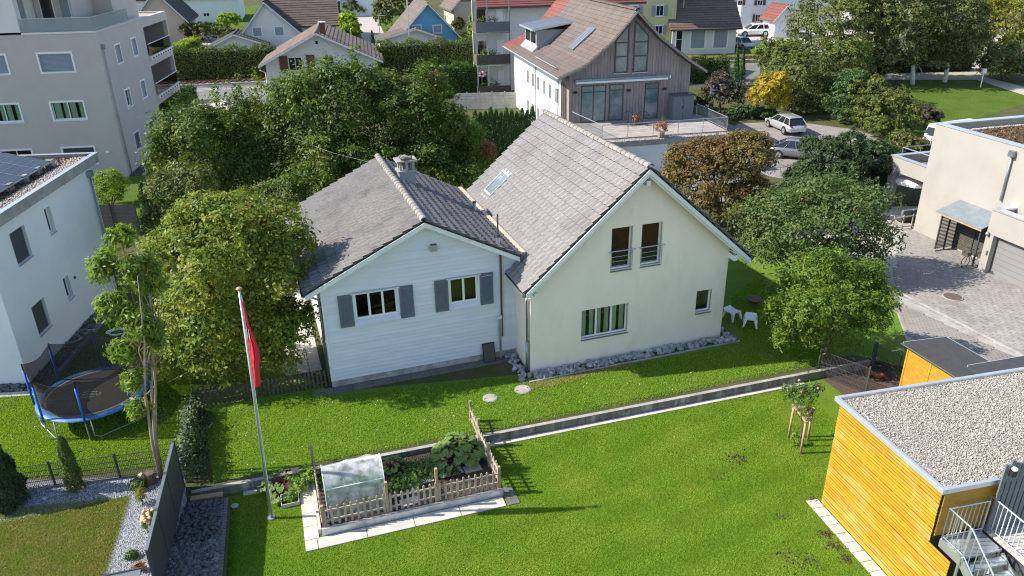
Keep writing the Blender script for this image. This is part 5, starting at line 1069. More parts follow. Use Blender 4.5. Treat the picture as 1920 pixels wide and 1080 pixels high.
# blue house
BL = Frame(G(752,92), 14.0); ble = BL.on_y(748,68); blr = BL.on_y(801,5); blw = BL.on_y(856,66)[0]
bh2 = house('blue_house', 'bright blue gable house with brown tile roof and white barge boards', BL.o, 14, blw, 11, 1.9, blr[1], mat('blue_wall', (.16,.40,.62), (.14,.36,.57), 1, .9) and 'plaster_far', 'tile_slate', xr=blr[0], over=.7)
for o in bh2.children:
    if o.name.startswith('wall'): o.data.materials[0] = bpy.data.materials['blue_wall']
for q in ((774,47,790,64),(812,47,828,62)): fwin(bh2, BL, q, 1, gm='blind', trim=.06)
bp = house('blue_porch', 'small brown-roofed porch leaning before the blue house', G(716,94)-np.array([0,1.5,0]), 14, 8.5, 4, 1.7, 2.9, 'plaster_far', 'tile_slate', xr=5.2, over=.4)
# pink house far left with dark roof, house above it, pinkish house, far garage
pf = G(330,82); ph = house('pink_house', 'pale pink house with steep dark roof at the edge of the apartment block', pf-np.array([5.5,0,0]), 14, 7.0, 12, 3.6, 7.6, 'plaster_far', 'tile_dark', over=.6)
M['pinkwall'] = mat('pinkwall', (.58,.45,.38), (.54,.42,.36), 1, .9)
for o in ph.children:
    if o.name.startswith('wall'): o.data.materials[0] = M['pinkwall']
far = house('far_white_house', 'far white house with broad brown roof at the top of the photo', G(460,42), 12+90, 9, 17, 4.6, 9.5, 'plaster_white', 'tile_brown', rows=15); far.location = G(452,40)
fwin(far, Frame(np.array(far.location), 102), (381,24,393,31), 2, side='x')
hp = house('pinkish_house', 'small pinkish house with brown roof right of the blue house', G(852,62), 14, 7, 9, 4.0, 7.5, 'plaster_far', 'tile_brown', over=.6)
for o in hp.children:
    if o.name.startswith('wall'): o.data.materials[0] = M['pinkwall']
hg = house('far_garage', 'far white garage with dark roof at the end of the lane', G(640,32), 12, 9, 6, 3.0, 4.6, 'plaster_white', 'tile_dark', over=.6)
B_(5.0,8.6,-.06,-.0,.1,2.6).build('garage_door', M['white_paint'], hg)
# yellow house, white annex, white house with red shutters, small white shed
YHf = Frame(G(1150,106), 5.0); yh = house('yellow_house', 'yellow house with white windows behind the timber-clad gable', YHf.o, 5, YHf.on_y(1264,80)[0], 9, 13, 15, 'plaster_far', 'tile_brown', over=.5)
M['yellowwall'] = mat('yellowwall', (.62,.58,.30), (.58,.54,.27), 1, .9)
for o in yh.children:
    if o.name.startswith('wall'): o.data.materials[0] = M['yellowwall']
for q in ((1180,11,1196,30),(1230,10,1244,30),(1228,48,1242,64)): fwin(yh, YHf, q, 2, trim=.1, shut='blind')
AX = Frame(G(1258,104), 5.0); axw = AX.on_y(1377,100)[0]; zt_ = AX.on_y(1320,44)[1]
ax_ = house('grey_annex', 'light grey annex with large shuttered windows and brown pantile roof', AX.world(axw,0,0), 95, 9, axw, zt_, zt_+4.2, 'plaster_far', 'tile_brown', rows=15, over=.7)
for q in ((1295,53,1322,91),(1338,51,1364,90)): fwin(ax_, Frame(AX.world(axw,0,0),95), q, 1, side='x', gm='blind', trim=.12)
fwin(ax_, Frame(AX.world(axw,0,0),95), (1267,56,1279,100), 1, side='x', trim=.1, mull=.6)
RF = Frame(G(1385,60), 4.0); rw_ = RF.on_y(1500,50)[0]
rh_ = house('shuttered_house', 'tall white house with red-brown shutters beyond the station yard', RF.o, 4, rw_+6, 9, 11, 14, 'plaster_white', 'tile_brown', over=.6)
for q in ((1383,0,1392,10),(1420,0,1430,10),(1416,27,1425,41),(1456,9,1467,27),(1455,-18,1466,-2)): fwin(rh_, RF, q, 2, shut='copper')
WS = Frame(G(1450,72), 8.0); ws = house('white_shed', 'small white shed with red-brown roof beside the white house', WS.o, 8, WS.on_y(1484,72)[0], 4, 3.0, 4.6, 'plaster_white', 'tile_red', over=.5)
B_(.8,2.6,-.05,0,.0,2.4).build('door', M['white_paint'], ws)
# ------------------------------------------------------------------ driveway pavers, one by one near, joined further away
DF = Frame(P(1832,560,0), 15.0-74)
def pavers(name, fr, poly, pw, pl, mm, limit, label, z=.008):
    t = thing(name, fr.o, label, 'paving', rz=fr.yaw); t['kind'] = 'structure'; poly = np.array([fr.loc((p[0],p[1],0))[:2] for p in poly]); lo, hi = poly.min(0), poly.max(0); T = []
    me = B_(.006,pl-.006,.006,pw-.006,-.04,z+.03).mesh('paver', M[mm]); j = 0; y = lo[1]
    def ins(x, y):
        r = False
        for i in range(len(poly)):
            a, b = poly[i], poly[i-1]
            if (a[1] > y) != (b[1] > y) and x < (b[0]-a[0])*(y-a[1])/(b[1]-a[1])+a[0]: r = not r
        return r
    while y < hi[1]:
        x = lo[0]-(pl/2 if j%2 else 0)
        while x < hi[0]:
            if ins(x+pl/2, y+pw/2): T.append((np.linalg.norm(fr.world(x,y)-CAM), x, y))
            x += pl
        y += pw; j += 1
    T.sort(); f = MB(); dz = lambda: random.uniform(-.004,.004)
    for k, (d, x, y) in enumerate(T):
        if k < limit: link('paver', me, t, (x, y, dz()))
        else: q = dz(); f.box(x+.006,x+pl-.006,y+.006,y+pw-.006,-.04,z+.03+q)
    if f.v: f.build('paver_field', M[mm], t)['kind'] = 'stuff'
    return t
pavers('driveway', DF, [G(*p) for p in ((1672,548),(1692,440),(1720,420),(1790,462),(1860,495),(1990,585),(1960,690),(1905,664))], .22, .33, 'paver', 300, 'grey block paving of the driveway before the garage')
strip('paving_edge', P(1676,545,.0), P(1960,690,.0), .1, .045, 'concrete', .09)
pavers('drive_verge', DF, [G(*p) for p in ((1668,560),(1905,672),(1880,712),(1780,672),(1700,628))], .12, .22, 'asphalt_warm', 300, 'small dark setts between the driveway edge and the hen run')
def manhole(px, py, z, r, label, m, grp='round shaft covers'):
    p = P(px, py, z); t = thing('manhole_cover', p, label, 'manhole cover'); MB().tube([(0,0,-.05),(0,0,.03)], r*1.12, 24).build('rim', M['concrete'], t); MB().tube([(0,0,-.05),(0,0,.045)], r, 24).build('lid', M[m], t)
    for a in (0.5, 3.6): B_(-.05,.05,-.02,.02,.045,.05).build('lifting_slot', M['dark_metal'], t, (r*.8*math.cos(a), r*.8*math.sin(a), 0), (0,0,a))
manhole(919,747,0.0,.27,'round concrete shaft cover in the lawn, further from the cream house','concrete'); manhole(980,731,0.0,.30,'round concrete shaft cover nearest the corner of the cream house','concrete')
M['iron'] = mat('iron', (.14,.08,.07), (.10,.06,.055), 12, .6, .004, 60); manhole(1786,557,.04,.42,'round rusty iron manhole cover in the driveway paving','iron')
# ------------------------------------------------------------------ stone border along the cream house
sb_ = thing('stone_border', CF.o, 'row of rough grey stones piled along the foot of the cream house', 'stones', rz=CF.yaw)
SM = [stone_mesh('stone', 'rock', 30+s, 7, 5, .55) for s in range(8)]
pos = [(rng.uniform(-.05,9.5), rng.uniform(-.52,-.08)) for _ in range(210)]+[(rng.uniform(-.55,-.12), rng.uniform(-.4,1.7)) for _ in range(28)]+[(rng.uniform(9.15,9.55), rng.uniform(-.1,1.2)) for _ in range(14)]
for k, (x, y) in enumerate(pos):
    s = rng.uniform(.06,.14); o = link('stone', SM[k%8], sb_, (x, y, rng.uniform(.03,.12)), (rng.random()*.8,rng.random()*.8,rng.random()*6)); o.scale = (s*1.3, s, s*.8)
eb = B_(.005,.995,-.68,-.6,-.05,.06).mesh('edging', M['concrete'])
for k in range(10): link('edging', eb, sb_, (-.3+k*1.0,0,0))
eb = B_(9.68,9.76,-.6,.395,-.05,.06).mesh('edging', M['concrete_dark'])
for k in range(2): link('edging', eb, sb_, (0,k*1.0,0))
# rocks and gravel of the neighbour's beds
rb = thing('rock_bed', P(345,945,0), 'bed of dark river rocks between the dark screen and the lawn', 'rocks'); rb['kind'] = 'structure'
SM = [stone_mesh('rock', 'rock_dark', 50+s, 7, 5, .5) for s in range(6)]; R0 = np.array(rb.location)
q = inpoly([P(352,946,0), P(416,938,0), P(404,1085,0), P(300,1085,0)], 620)
for k, p in enumerate(sorted(q.tolist(), key=lambda p: p[1])[:300]):
    s = rng.uniform(.05,.105); o = link('rock', SM[k%6], rb, (p[0]-R0[0], p[1]-R0[1], .03), (rng.random(),rng.random(),rng.random()*6)); o.scale = (s*1.3, s, s*.7)
q = np.array(sorted(q.tolist(), key=lambda p: p[1])[300:]); pebbles('rock_field', np.column_stack([q-R0[:2], np.full(len(q),.04)]), .09, 'rock_dark', None, None, parent=rb)
cbm = B_(-.06,.06,-.06,.06,-.08,.03).mesh('sett', M['slab_dark'])
for k in range(26):
    p = ROCK_R0+(ROCK_R1-ROCK_R0)*k/25-R0; link('sett', cbm, rb, (p[0]+.08,p[1],0), (0,0,.3))
M['grit'] = leafmat('grit', (.09,.10,.11), (.30,.31,.33), None, 0, 0.0)
q = np.concatenate([inpoly(pp((248,928),(350,940),(296,1085),(198,1085)), 16000), inpoly(pp((-10,985),(-10,915),(255,897),(345,882),(350,940),(248,928)), 12000)]); pebbles('fine_gravel', np.column_stack([q, np.full(len(q),.014)]), .022, 'grit', 'fine grey gravel in the neighbour bed beside the dark screen')
ke = thing('gravel_kerb', G(246,928), 'line of stone setts between dry lawn and fine gravel', 'kerb'); a, b_ = G(246,928), G(197,1090)
for k in range(24): p = (b_-a)*k/23; link('sett', cbm, ke, p, (0,0,.25)).data = cbm
# ------------------------------------------------------------------ flagpole and flag
fp = P(509,972,ZL); ft = thing('flagpole', fp, 'tall silver flagpole standing on the front lawn', 'flagpole')
MB().tube([(0,0,0),(0,0,4),(0,0,8.05)], [.055,.048,.035], 12).build('pole', M['galv'], ft, smooth=True); MB().ellip((0,0,8.1),(.09,.09,.05),12,6).build('cap', M['wood_post'], ft, smooth=True); MB().tube([(0,0,-.02),(0,0,.05)], .12, 12).build('base', M['galv'], ft)
MB().tube([(.06,-.02,.9),(.05,-.02,7.9)], .008, 4).build('halyard', M['white_cloth'], ft)
fg = MB(); nz, nu = 26, 18; Vv = []; zt_, zb_ = 7.75, 5.35
for i in range(nz+1):
    t = i/nz; z = zt_-(zt_-zb_)*t; wd = .03+.25*min(1, t*1.9)**1.1*(1 if t < .72 else .8-.5*(t-.72)); dep = .05+.10*min(1,t*2)
    for j in range(nu+1):
        u = j/nu; Vv.append((.06+wd*(.5-.5*math.cos(u*9.4))*.55+wd*u*.45+.02*math.sin(7*t+4*u), -.05+dep*math.sin(u*11+t*2.2)-.02, z-.32*u*t-.12*math.sin(u*3.1)*t))
fg.add(Vv, [(i*(nu+1)+j, i*(nu+1)+j+1, (i+1)*(nu+1)+j+1, (i+1)*(nu+1)+j) for i in range(nz) for j in range(nu)])
fl_ = thing('flag', fp, 'limp red flag with a white cross fold hanging from the flagpole', 'flag'); fo = fg.build('cloth', M['red_flag'], fl_, smooth=True)
m_ = fo.modifiers.new('thick', 'SOLIDIFY'); m_.thickness = .006; cr = MB()
ids = [(i, j) for i in range(9,12) for j in range(2,4)]
cr.add([(v[0]-.012, v[1]-.03, v[2]) for v in Vv], [(i*(nu+1)+j, i*(nu+1)+j+1, (i+1)*(nu+1)+j+1, (i+1)*(nu+1)+j) for i, j in ids]); cr.build('cross', M['white_cloth'], fl_, smooth=True)
ft.rotation_euler = fl_.rotation_euler = (0, .034, 0)
# ------------------------------------------------------------------ trampoline
tc = np.array([-16.15,25.25,0]); tp_ = thing('trampoline', tc, 'round blue-padded trampoline with safety net on the side lawn', 'trampoline', rz=.12); TRr, TZ = 1.95, .88; n = 40
MB().tube([(TRr*math.cos(2*math.pi*k/n),TRr*math.sin(2*math.pi*k/n),TZ-.04) for k in range(n+1)], .035, 6, False).build('frame', M['galv'], tp_, smooth=True)
b = MB(); V = []
for k in range(n): 
    c, s = math.cos(2*math.pi*k/n), math.sin(2*math.pi*k/n); dz = .012*math.sin(k*2.3)
    V += [(1.74*c,1.74*s,TZ+.01+dz),(1.86*c,1.86*s,TZ+.03+dz),(1.97*c,1.97*s,TZ+.0),(1.99*c,1.99*s,TZ-.05)]
b.add(V, [(k*4+i, k*4+i+1, ((k+1)%n)*4+i+1, ((k+1)%n)*4+i) for k in range(n) for i in range(3)]); b.build('safety_pad', M['blue_pad'], tp_, smooth=True)
MB().tube([(0,0,TZ-.012),(0,0,TZ-.002)], 1.75, 40).build('jumping_mat', M['mat_black'], tp_)
lg_ = MB(); m2 = 28   # faded oval emblem on the mat
el = [(.42*math.cos(a)-.12,.20*math.sin(a)-.15,TZ+.003) for a in [2*math.pi*k/m2 for k in range(m2+1)]]
for k in range(m2):
    if k%7 != 3: lg_.bar(el[k], el[k+1], .022, .002)
for k in range(8): x = -.38+k*.075; lg_.bar((x,-.2,TZ+.003),(x+.02,-.11 if k%3 else -.15,TZ+.003),.018,.002); lg_.bar((x,-.2 if k%2 else -.12,TZ+.0035),(x+.06,-.2 if k%2 else -.12,TZ+.0035),.016,.002)
lg_.build('mat_emblem', mat('faded_white', (.5,.5,.48), rough=.8), tp_)['kind'] = 'stuff'
NP = 8; tops = []
for k in range(NP):
    a = 2*math.pi*k/NP-1.257-.12; c, s = math.cos(a), math.sin(a); tops.append((2.04*c,2.04*s,2.5))
    MB().tube([(2.06*c,2.06*s,.05),(2.06*c,2.06*s,TZ)], .022, 6).build('pole_foot', M['galv'], tp_); MB().tube([(2.06*c,2.06*s,TZ-.1),(2.06*c,2.06*s,2.25)], .042, 8).build('pole_sleeve', M['blue_sleeve'], tp_, smooth=True); MB().tube([(2.06*c,2.06*s,2.25),(2.06*c,2.06*s,2.52)], .028, 8).build('pole_tip', M['black'], tp_)
    a2 = a+1.047/2*2
    if k%2 == 0 or True:
        p0 = np.array((1.95*math.cos(a+.08),1.95*math.sin(a+.08),TZ-.05)); p1 = np.array((1.95*math.cos(a+.97),1.95*math.sin(a+.97),TZ-.05)); g0, g1 = p0*[1.03,1.03,0]+[0,0,.03], p1*[1.03,1.03,0]+[0,0,.03]
        if k%2 == 0: MB().tube([p0, p0*[1.02,1.02,0]+[0,0,.18], g0*.9+g1*.1, g0*.1+g1*.9, p1*[1.02,1.02,0]+[0,0,.18], p1], .024, 7).build('leg', M['galv'], tp_, smooth=True)
nt_ = MB(); V = []; m3 = 48
for k in range(m3):
    a = 2*math.pi*k/m3-1.257-.12; f = abs(math.sin((a+1.257+.12)*NP/2)); sag = .22*f; rr_ = 2.04-.16*f
    for q in range(5): z = TZ+.03+(2.46-sag-TZ)*q/4; w_ = (rr_-.1*math.sin(q/4*math.pi)) if q else 1.66; V.append((w_*math.cos(a),w_*math.sin(a),z))
nt_.add(V, [(k*5+i, ((k+1)%m3)*5+i, ((k+1)%m3)*5+i+1, k*5+i+1) for k in range(m3) for i in range(4)]); nt_.build('net', M['net'], tp_, smooth=True)
MB().tube([V[k*5+4] for k in range(m3)]+[V[4]], .012, 4, False).build('net_rope', M['black'], tp_)
# ------------------------------------------------------------------ fences
def mesh_fence(name, label, p0, p1, h=.85, gap=1.9, m='dark_metal', dens=.055, zoff=0.0, ivy=False, grp=None):
    p0 = np.array(p0, float); p1 = np.array(p1, float); L = np.linalg.norm((p1-p0)[:2]); t = thing(name, p0+[0,0,zoff], label, 'fence', rz=math.atan2(p1[1]-p0[1], p1[0]-p0[0]), group=grp)
    n = max(1, round(L/gap))
    for k in range(n+1): B_(-.03,.03,-.03,.03,-.1,h+.1).build('post', M[m], t, (L*k/n,0,0)); 
    for k in range(n):
        b = MB(); x0, x1 = L*k/n+.04, L*(k+1)/n-.04; q = x0
        while q < x1: b.box(q-.005,q+.005,-.005,.005,.04,h); q += dens
        for z in (.05,.25,.45,.65,h): b.box(x0,x1,-.008,.008,z-.009,z+.009)
        b.build('mesh_panel', M[m], t)['kind'] = 'stuff'
    return t
mesh_fence('mesh_fence', 'dark wire mesh fence between trampoline lawn and gravel bed', G(-20,926), G(343,880), .9)
mesh_fence('ivy_fence', 'green wire fence overgrown with ivy beside the trampoline lawn', G(352,905), G(368,765), .95, 1.4, 'anthracite')
mesh_fence('run_fence', 'dark wire fence along the open side of the hen run', P(1532,702,ZL), P(1622,738,ZL), 1.15, 3.0); mesh_fence('run_gate_fence', 'dark wire fence with gate at the back of the hen run', P(1632,690,ZL), P(1680,712,ZL), 1.15, 1.0)
B_(0,.12,-.04,.04,0,1.2).build('gate_post', M['anthracite'], bpy.data.objects['run_gate_fence'], (0,0,.05))
# tall dark screen, three stepped panels
da, db_ = P(345,915,0), P(300,1130,0); ds_ = thing('privacy_screen', da, 'tall anthracite privacy screen of stepped panels beside the gravel bed', 'screen', rz=math.atan2(*(db_-da)[[1,0]])); Ls = np.linalg.norm((db_-da)[:2])
for k in range(3):
    x0, x1 = Ls*k/3, Ls*(k+1)/3; hh = 1.85-.02*k
    MB().hexa([(x0+.05,-.03,.05),(x1-.05,-.03,.05),(x1-.05,.03,.05),(x0+.05,.03,.05),(x0+.05,-.03,hh-(.55 if k == 0 else 0)*0),(x1-.05,-.03,hh),(x1-.05,.03,hh),(x0+.05,.03,hh)]).build('panel', M['anthracite'], ds_)
    B_(x0-.05,x0+.05,-.05,.05,0,hh+.05).build('post', M['anthracite'], ds_); B_(x0+.04,x1-.04,-.045,.045,hh,hh+.04).build('cap_rail', M['metal'], ds_)
dg = G(200,440), G(275,441); dp_ = thing('dark_panel_fence', dg[0], 'dark board panel fence behind the corner of the white house', 'fence', rz=math.atan2(*(dg[1]-dg[0])[[1,0]]))
for k in range(2):
    for j in range(7): B_(k*1.6-1.0+.05,k*1.6+.55,-.02,.02,.03+j*.28,.03+j*.28+.27).build('board', M['anthracite'], dp_)
    B_(k*1.6+.56,k*1.6+.66,-.05,.05,0,2.1).build('post', M['dark_metal'], dp_)
# small dark picket fence by the timber house
def picket(parent, p0, p1, h, gap, wd, mm, z0=0.0, r=None, rails=(.25,.75), pointy=False):
    p0 = np.array(p0, float); p1 = np.array(p1, float); L = np.linalg.norm(p1-p0); n = int(L/gap); yaw = math.atan2(p1[1]-p0[1], p1[0]-p0[0])
    b = MB(); b.prism_y([(-wd/2,0),(wd/2,0),(wd/2,h-.05),(wd*.3,h-.012),(0,h),(-wd*.3,h-.012),(-wd/2,h-.05)], -.012, .012); me = b.mesh('picket', M[mm])
    for k in range(n+1): link('picket', me, parent, p0+(p1-p0)*k/n+[0,0,z0+random.uniform(-.01,.01)], (random.uniform(-.02,.02),random.uniform(-.025,.025),yaw))
    for z in rails: u = np.array([-math.sin(yaw),math.cos(yaw),0])*.025; MB().bar(p0+u+[0,0,z0+h*z], p1+u+[0,0,z0+h*z], .03, .055).build('rail', M[mm], parent)
pd = thing('dark_picket_fence', G(366,766), 'old dark picket fence in the shade beside the timber house', 'fence'); picket(pd, (0,0,0), G(612,726)-G(366,766), .78, .155, .075, 'wood_dark', .04)
# ------------------------------------------------------------------ vegetable garden
GD = Frame(P(598,1030,ZL), 17.6); gv = thing('garden_fence', GD.o, 'grey weathered picket fence around the vegetable bed', 'fence', rz=GD.yaw)
picket(gv, (.32,.68,.26), (2.15,.68,.26), .72, .2, .075, 'wood_old'); picket(gv, (2.35,.68,.24), (3.82,.68,.24), .74, .17, .075, 'wood_old'); picket(gv, (3.95,.68,.26), (5.95,.68,.26), .72, .185, .075, 'wood_old')
picket(gv, (6.0,.75,.26), (6.0,3.3,.22), .74, .2, .075, 'wood_old'); picket(gv, (6.02,3.45,.3), (6.05,4.5,.32), .7, .2, .075, 'wood_old'); picket(gv, (.22,.75,.2), (.22,3.4,.2), .66, .2, .07, 'wood_old')
for x, y, h in ((.25,.66,1.05),(2.26,.7,1.4),(3.88,.72,1.5),(5.95,.66,1.1),(6.0,2.0,1.1),(6.02,3.38,1.2),(6.05,4.6,1.2),(.2,3.5,1.35)): B_(-.045,.045,-.045,.045,0,h).build('post', M['wood_post'], gv, (x,y,.02))
be = thing('bed_edging', GD.o, 'pale concrete edging and slabs framing the vegetable bed', 'edging', rz=GD.yaw)
for k in range(6): B_(.16+k*.98,.16+(k+1)*.98-.01,.50,.62,-.05,.26).build('edging_block', M['slab'], be)
MB().box(.16,6.04,.49,.51,.0,.285).build('steel_edge', M['galv'], be)
for k in range(4): B_(.06,.15,.64+k*.8,.64+(k+1)*.8-.01,-.05,.2).build('edging_block', M['slab'], be)
for k in range(4): B_(k*1.5,k*1.5+1.48,.0,.47,-.04,.035).build('slab', M['slab'], be)
for k in range(5): B_(-.38,.05,.48+k*.62,.48+(k+1)*.62-.012,-.04,.035).build('slab', M['slab'], be)
B_(-.38,-.02,-.0,.46,-.04,.035).build('slab', M['slab'], be); B_(6.06,6.45,.0,.9,-.04,.03).build('slab', M['slab_dark'], be)
so_b = B_(.16,6.0,.63,3.6,-.02,.14).build('garden_soil', M['soil'], None, GD.o, (0,0,GD.yaw)); so_b['kind'] = 'structure'
C, N = cloud([(3,2,.1,2.6,1.2,.06)], 2500, 10, .2); q = np.column_stack([rng.uniform(2.4,5.9,3500), rng.uniform(.7,3.5,3500), np.full(3500,.145)]); so2 = pebbles('soil_clods', q, .028, 'soil', 'dark crumbly soil in the vegetable bed', 'soil'); so2.location = GD.o; so2.rotation_euler = (0,0,GD.yaw)
st_ = thing('bed_slabs', GD.world(0,0,0), 'stepping slabs laid inside the vegetable bed', 'paving', rz=GD.yaw)
for k, (x, y, rz_) in enumerate(((3.0,1.05,.1),(3.15,1.75,.15),(3.7,2.0,.0),(4.75,2.1,.08),(5.4,2.05,.05))): B_(-.3,.3,-.18,.18,0,.05).build('slab', M['slab'], st_, (x,y,.135), (0,0,rz_))
# foil tent over tomatoes
te = thing('tomato_tent', GD.world(.42,1.0,.12), 'clear plastic foil tent over tomato plants in the vegetable bed', 'greenhouse', rz=GD.yaw); tw_, td_, th_ = 1.85, 1.05, 1.6
nx, ny = 26, 30; V = []; rs_ = np.random.default_rng(4); ph = rs_.random((6,3))*6
prf = [(-.06,0),(-.05,.4),(-.02,.85),(.02,1.22),(.10,1.42),(.26,1.56),(.45,1.64),(.62,1.66),(.85,1.58),(1.02,1.34),(1.08,.8),(1.12,0)]
for j, (yy, zz) in enumerate(prf):
    for i in range(nx+1):
        u = i/nx; wv = sum(.017*math.sin(ph[k][0]+u*(4+3*k)+j*(.7+.4*k)) for k in range(6)); V.append((tw_*u+wv*.4, yy+wv, zz+wv*.8*(zz > .1)))
f = MB().add(V, [(j*(nx+1)+i, j*(nx+1)+i+1, (j+1)*(nx+1)+i+1, (j+1)*(nx+1)+i) for j in range(len(prf)-1) for i in range(nx)])
f.build('foil', M['foil'], te, smooth=True)
for xx in (0, tw_): MB().quad(*[(xx+.005*math.sin(k*2), yy, zz) for k, (yy, zz) in enumerate(prf)]).build('foil_end', M['foil'], te)
for xx in (0,tw_): MB().tube([(xx,yy,zz) for yy, zz in prf], .014, 6).build('hoop', M['white_plastic'], te)
for yy, zz in ((.02,1.22),(.62,1.66),(1.02,1.34)): MB().tube([(0,yy,zz),(tw_,yy,zz)], .014, 6).build('tent_pole', M['white_plastic'], te)
def plant(name, label, p, lobes, n, size, lm, aspect=.6, per=8, clump=.08, up=.8, cat='plant', grp=None, rz=0.0):
    t = thing(name, p, label, cat, group=grp, rz=rz); C, N = cloud(lobes, n, per, clump, (.3,1.0), up); C[:,2] = np.maximum(C[:,2], .02); link('leaves', leaf_mesh('leaves', C, N, size, M[lm], aspect), t)
    b = MB(); rr = random.Random(n)
    for l in lobes:
        for k in range(4): b.tube([(l[0]+rr.uniform(-.1,.1),l[1]+rr.uniform(-.1,.1),0),(l[0]+rr.uniform(-.5,.5)*l[3],l[1]+rr.uniform(-.5,.5)*l[4],l[2])], .012, 4)
    b.build('stems', M['leaf_bed'], t); return t
for k in range(4): plant('tomato_plant', 'tomato plant %s inside the foil tent' % ('at the left end', 'second from the left', 'third from the left', 'at the right end')[k], GD.world(.7+k*.45,1.5,.14), [(0,0,.6,.22,.25,.5)], 500, .05, 'leaf_bed', grp='tomatoes in the foil tent')
def big_leaf(n=9):
    V = [(0,0,0)]; 
    for k in range(n): a = -2.5+5.0*k/(n-1); r = 1-.18*(k%2)-.25*abs(a)/2.5*.4; V.append((r*math.cos(a), r*math.sin(a), .18*r*(.5+.5*math.sin(k*2))-.12*r*r))
    return MB().add(V, [(0,k+1,k+2) for k in range(n-1)])
def rhubarb(p, label, n, R, s, lm, grp=None, hh=.6, name='rhubarb'):
    t = thing(name, p, label, 'plant', group=grp); me = big_leaf(15).mesh('leaf', M[lm]); rr = random.Random(n); b = MB()
    for k in range(n):
        a = rr.random()*6.283; r = R*math.sqrt(rr.random()); z = hh*(.55+.6*rr.random())*(1.1-.6*(r/R)**2); o = link('leaf', me, t, (r*math.cos(a), r*math.sin(a), z), (rr.uniform(-.3,.3), .35*r/R+rr.uniform(-.1,.3), a)); q = s*rr.uniform(.7,1.15); o.scale = (q,q*.9,q)
        b.tube([(r*.2*math.cos(a),r*.2*math.sin(a),0),(r*.7*math.cos(a),r*.7*math.sin(a),z*.8),(r*math.cos(a),r*math.sin(a),z)], .016, 5)
    b.build('stalks', mat('stalk', (.22,.06,.05), rough=.6) if 'stalk' not in bpy.data.materials else bpy.data.materials['stalk'], t)
rhubarb(GD.world(5.05,2.75,.14), 'big-leaved rhubarb plant in the far corner of the bed', 80, .85, .25, 'leaf_rhubarb', hh=.75)
rhubarb(GD.world(4.55,1.95,.14), 'cabbage-like plant in front of the rhubarb', 12, .3, .17, 'leaf_laurel', hh=.3, name='cabbage')
rhubarb(GD.world(2.75,2.9,.14), 'squash plant with grey-green leaves behind the foil tent', 18, .4, .17, 'leaf_rhubarb', hh=.45, name='squash_plant')
rhubarb(GD.world(-.95,3.25,.02), 'squash plant climbing the low wall left of the bed', 34, .75, .17, 'leaf_rhubarb', hh=.4, name='squash_plant')
plant('strawberry_patch', 'leafy green strawberry patch in the middle of the bed', GD.world(3.3,2.25,.14), [(0,0,.15,.6,.75,.2),(.6,.4,.15,.5,.5,.2),(-.3,-.5,.12,.4,.4,.18)], 1500, .06, 'leaf_bed')
plant('herb_bush', 'bushy green herbs at the left post of the bed', GD.world(.0,3.1,.1), [(0,0,.3,.4,.35,.4),(-.3,-.2,.2,.35,.3,.3)], 900, .05, 'leaf_bright')
pb_ = thing('planter_frame', GD.world(-.7,2.55,0), 'small square planter of herbs on the lawn left of the bed', 'planter', rz=GD.yaw)
for a in range(4): B_(-.28,.28,-.29,-.26,0,.14).build('side', M['slab'], pb_, rot=(0,0,a*math.pi/2))
C, N = cloud([(0,0,.12,.25,.25,.14)], 350, 8, .06); link('herbs', leaf_mesh('herbs', C, N, .04, M['leaf_bed']), pb_)
# ------------------------------------------------------------------ beside the houses
mt = thing('black_panel', TF.world(TF.on_y(915,668)[0]-.28,-.28,.02), 'black rectangular panel leaning against the timber house', 'panel', rz=TF.yaw); MB().box(0,.55,-.02,.02,0,.85).build('sheet', M['black'], mt, rot=(R_(-14),0,0), bevel=.02); MB().box(.04,.51,-.028,-.021,.04,.81).build('face', M['anthracite'], mt, rot=(R_(-14),0,0))
cl = thing('folded_dryer', TF.world(TF.on_y(936,640)[0],-.2,0), 'folded silver clothes dryer standing by the red downpipe', 'clothes dryer', rz=TF.yaw)
for k in range(4): MB().tube([(.03*math.cos(k*1.57),.03*math.sin(k*1.57),.35),(.06*math.cos(k*1.57),.06*math.sin(k*1.57),2.05)], .02, 6).build('arm', M['galv'], cl)
MB().tube([(0,0,0),(0,0,.5)], .025, 6).build('pole', M['galv'], cl); MB().tube([(0,0,2.0),(0,0,2.08)], .09, 8).build('top_cap', M['white_plastic'], cl)
def stool(px, py, rz, label):
    p = P(px, py, 0); t = thing('plastic_chair', p, label, 'chair', rz=rz, group='white plastic chairs beside the cream house')
    b = MB(); b.add([(-.24,-.25,.42),(.24,-.25,.42),(.26,.22,.40),(-.26,.22,.40),(-.24,.36,.50),(.24,.36,.50)], [(0,1,2,3),(3,2,5,4)]); o = b.build('seat', M['white_plastic'], t); m = o.modifiers.new('t','SOLIDIFY'); m.thickness = .04
    for x, y in ((-.24,-.24),(.24,-.24),(-.25,.24),(.25,.24)): MB().hexa([(x*1.25-.03,y*1.3-.03,0),(x*1.25+.03,y*1.3-.03,0),(x*1.25+.03,y*1.3+.03,0),(x*1.25-.03,y*1.3+.03,0),(x*.9-.07,y*.9-.05,.41),(x*.9+.07,y*.9-.05,.41),(x*.9+.07,y*.9+.05,.41),(x*.9-.07,y*.9+.05,.41)]).build('leg', M['white_plastic'], t)
stool(1372,597,.6,'white plastic chair half hidden behind the corner of the cream house'); stool(1406,610,-.3,'white plastic chair standing free on the shaded lawn')
fb = thing('fire_bowl', P(1412,590,0)+np.array([.3,.9,0]), 'rusty fire bowl behind the white plastic chair', 'fire bowl'); MB().tube([(0,0,.2),(0,0,.3),(0,0,.42)], [.15,.32,.4], 14).build('bowl', M['iron'], fb)
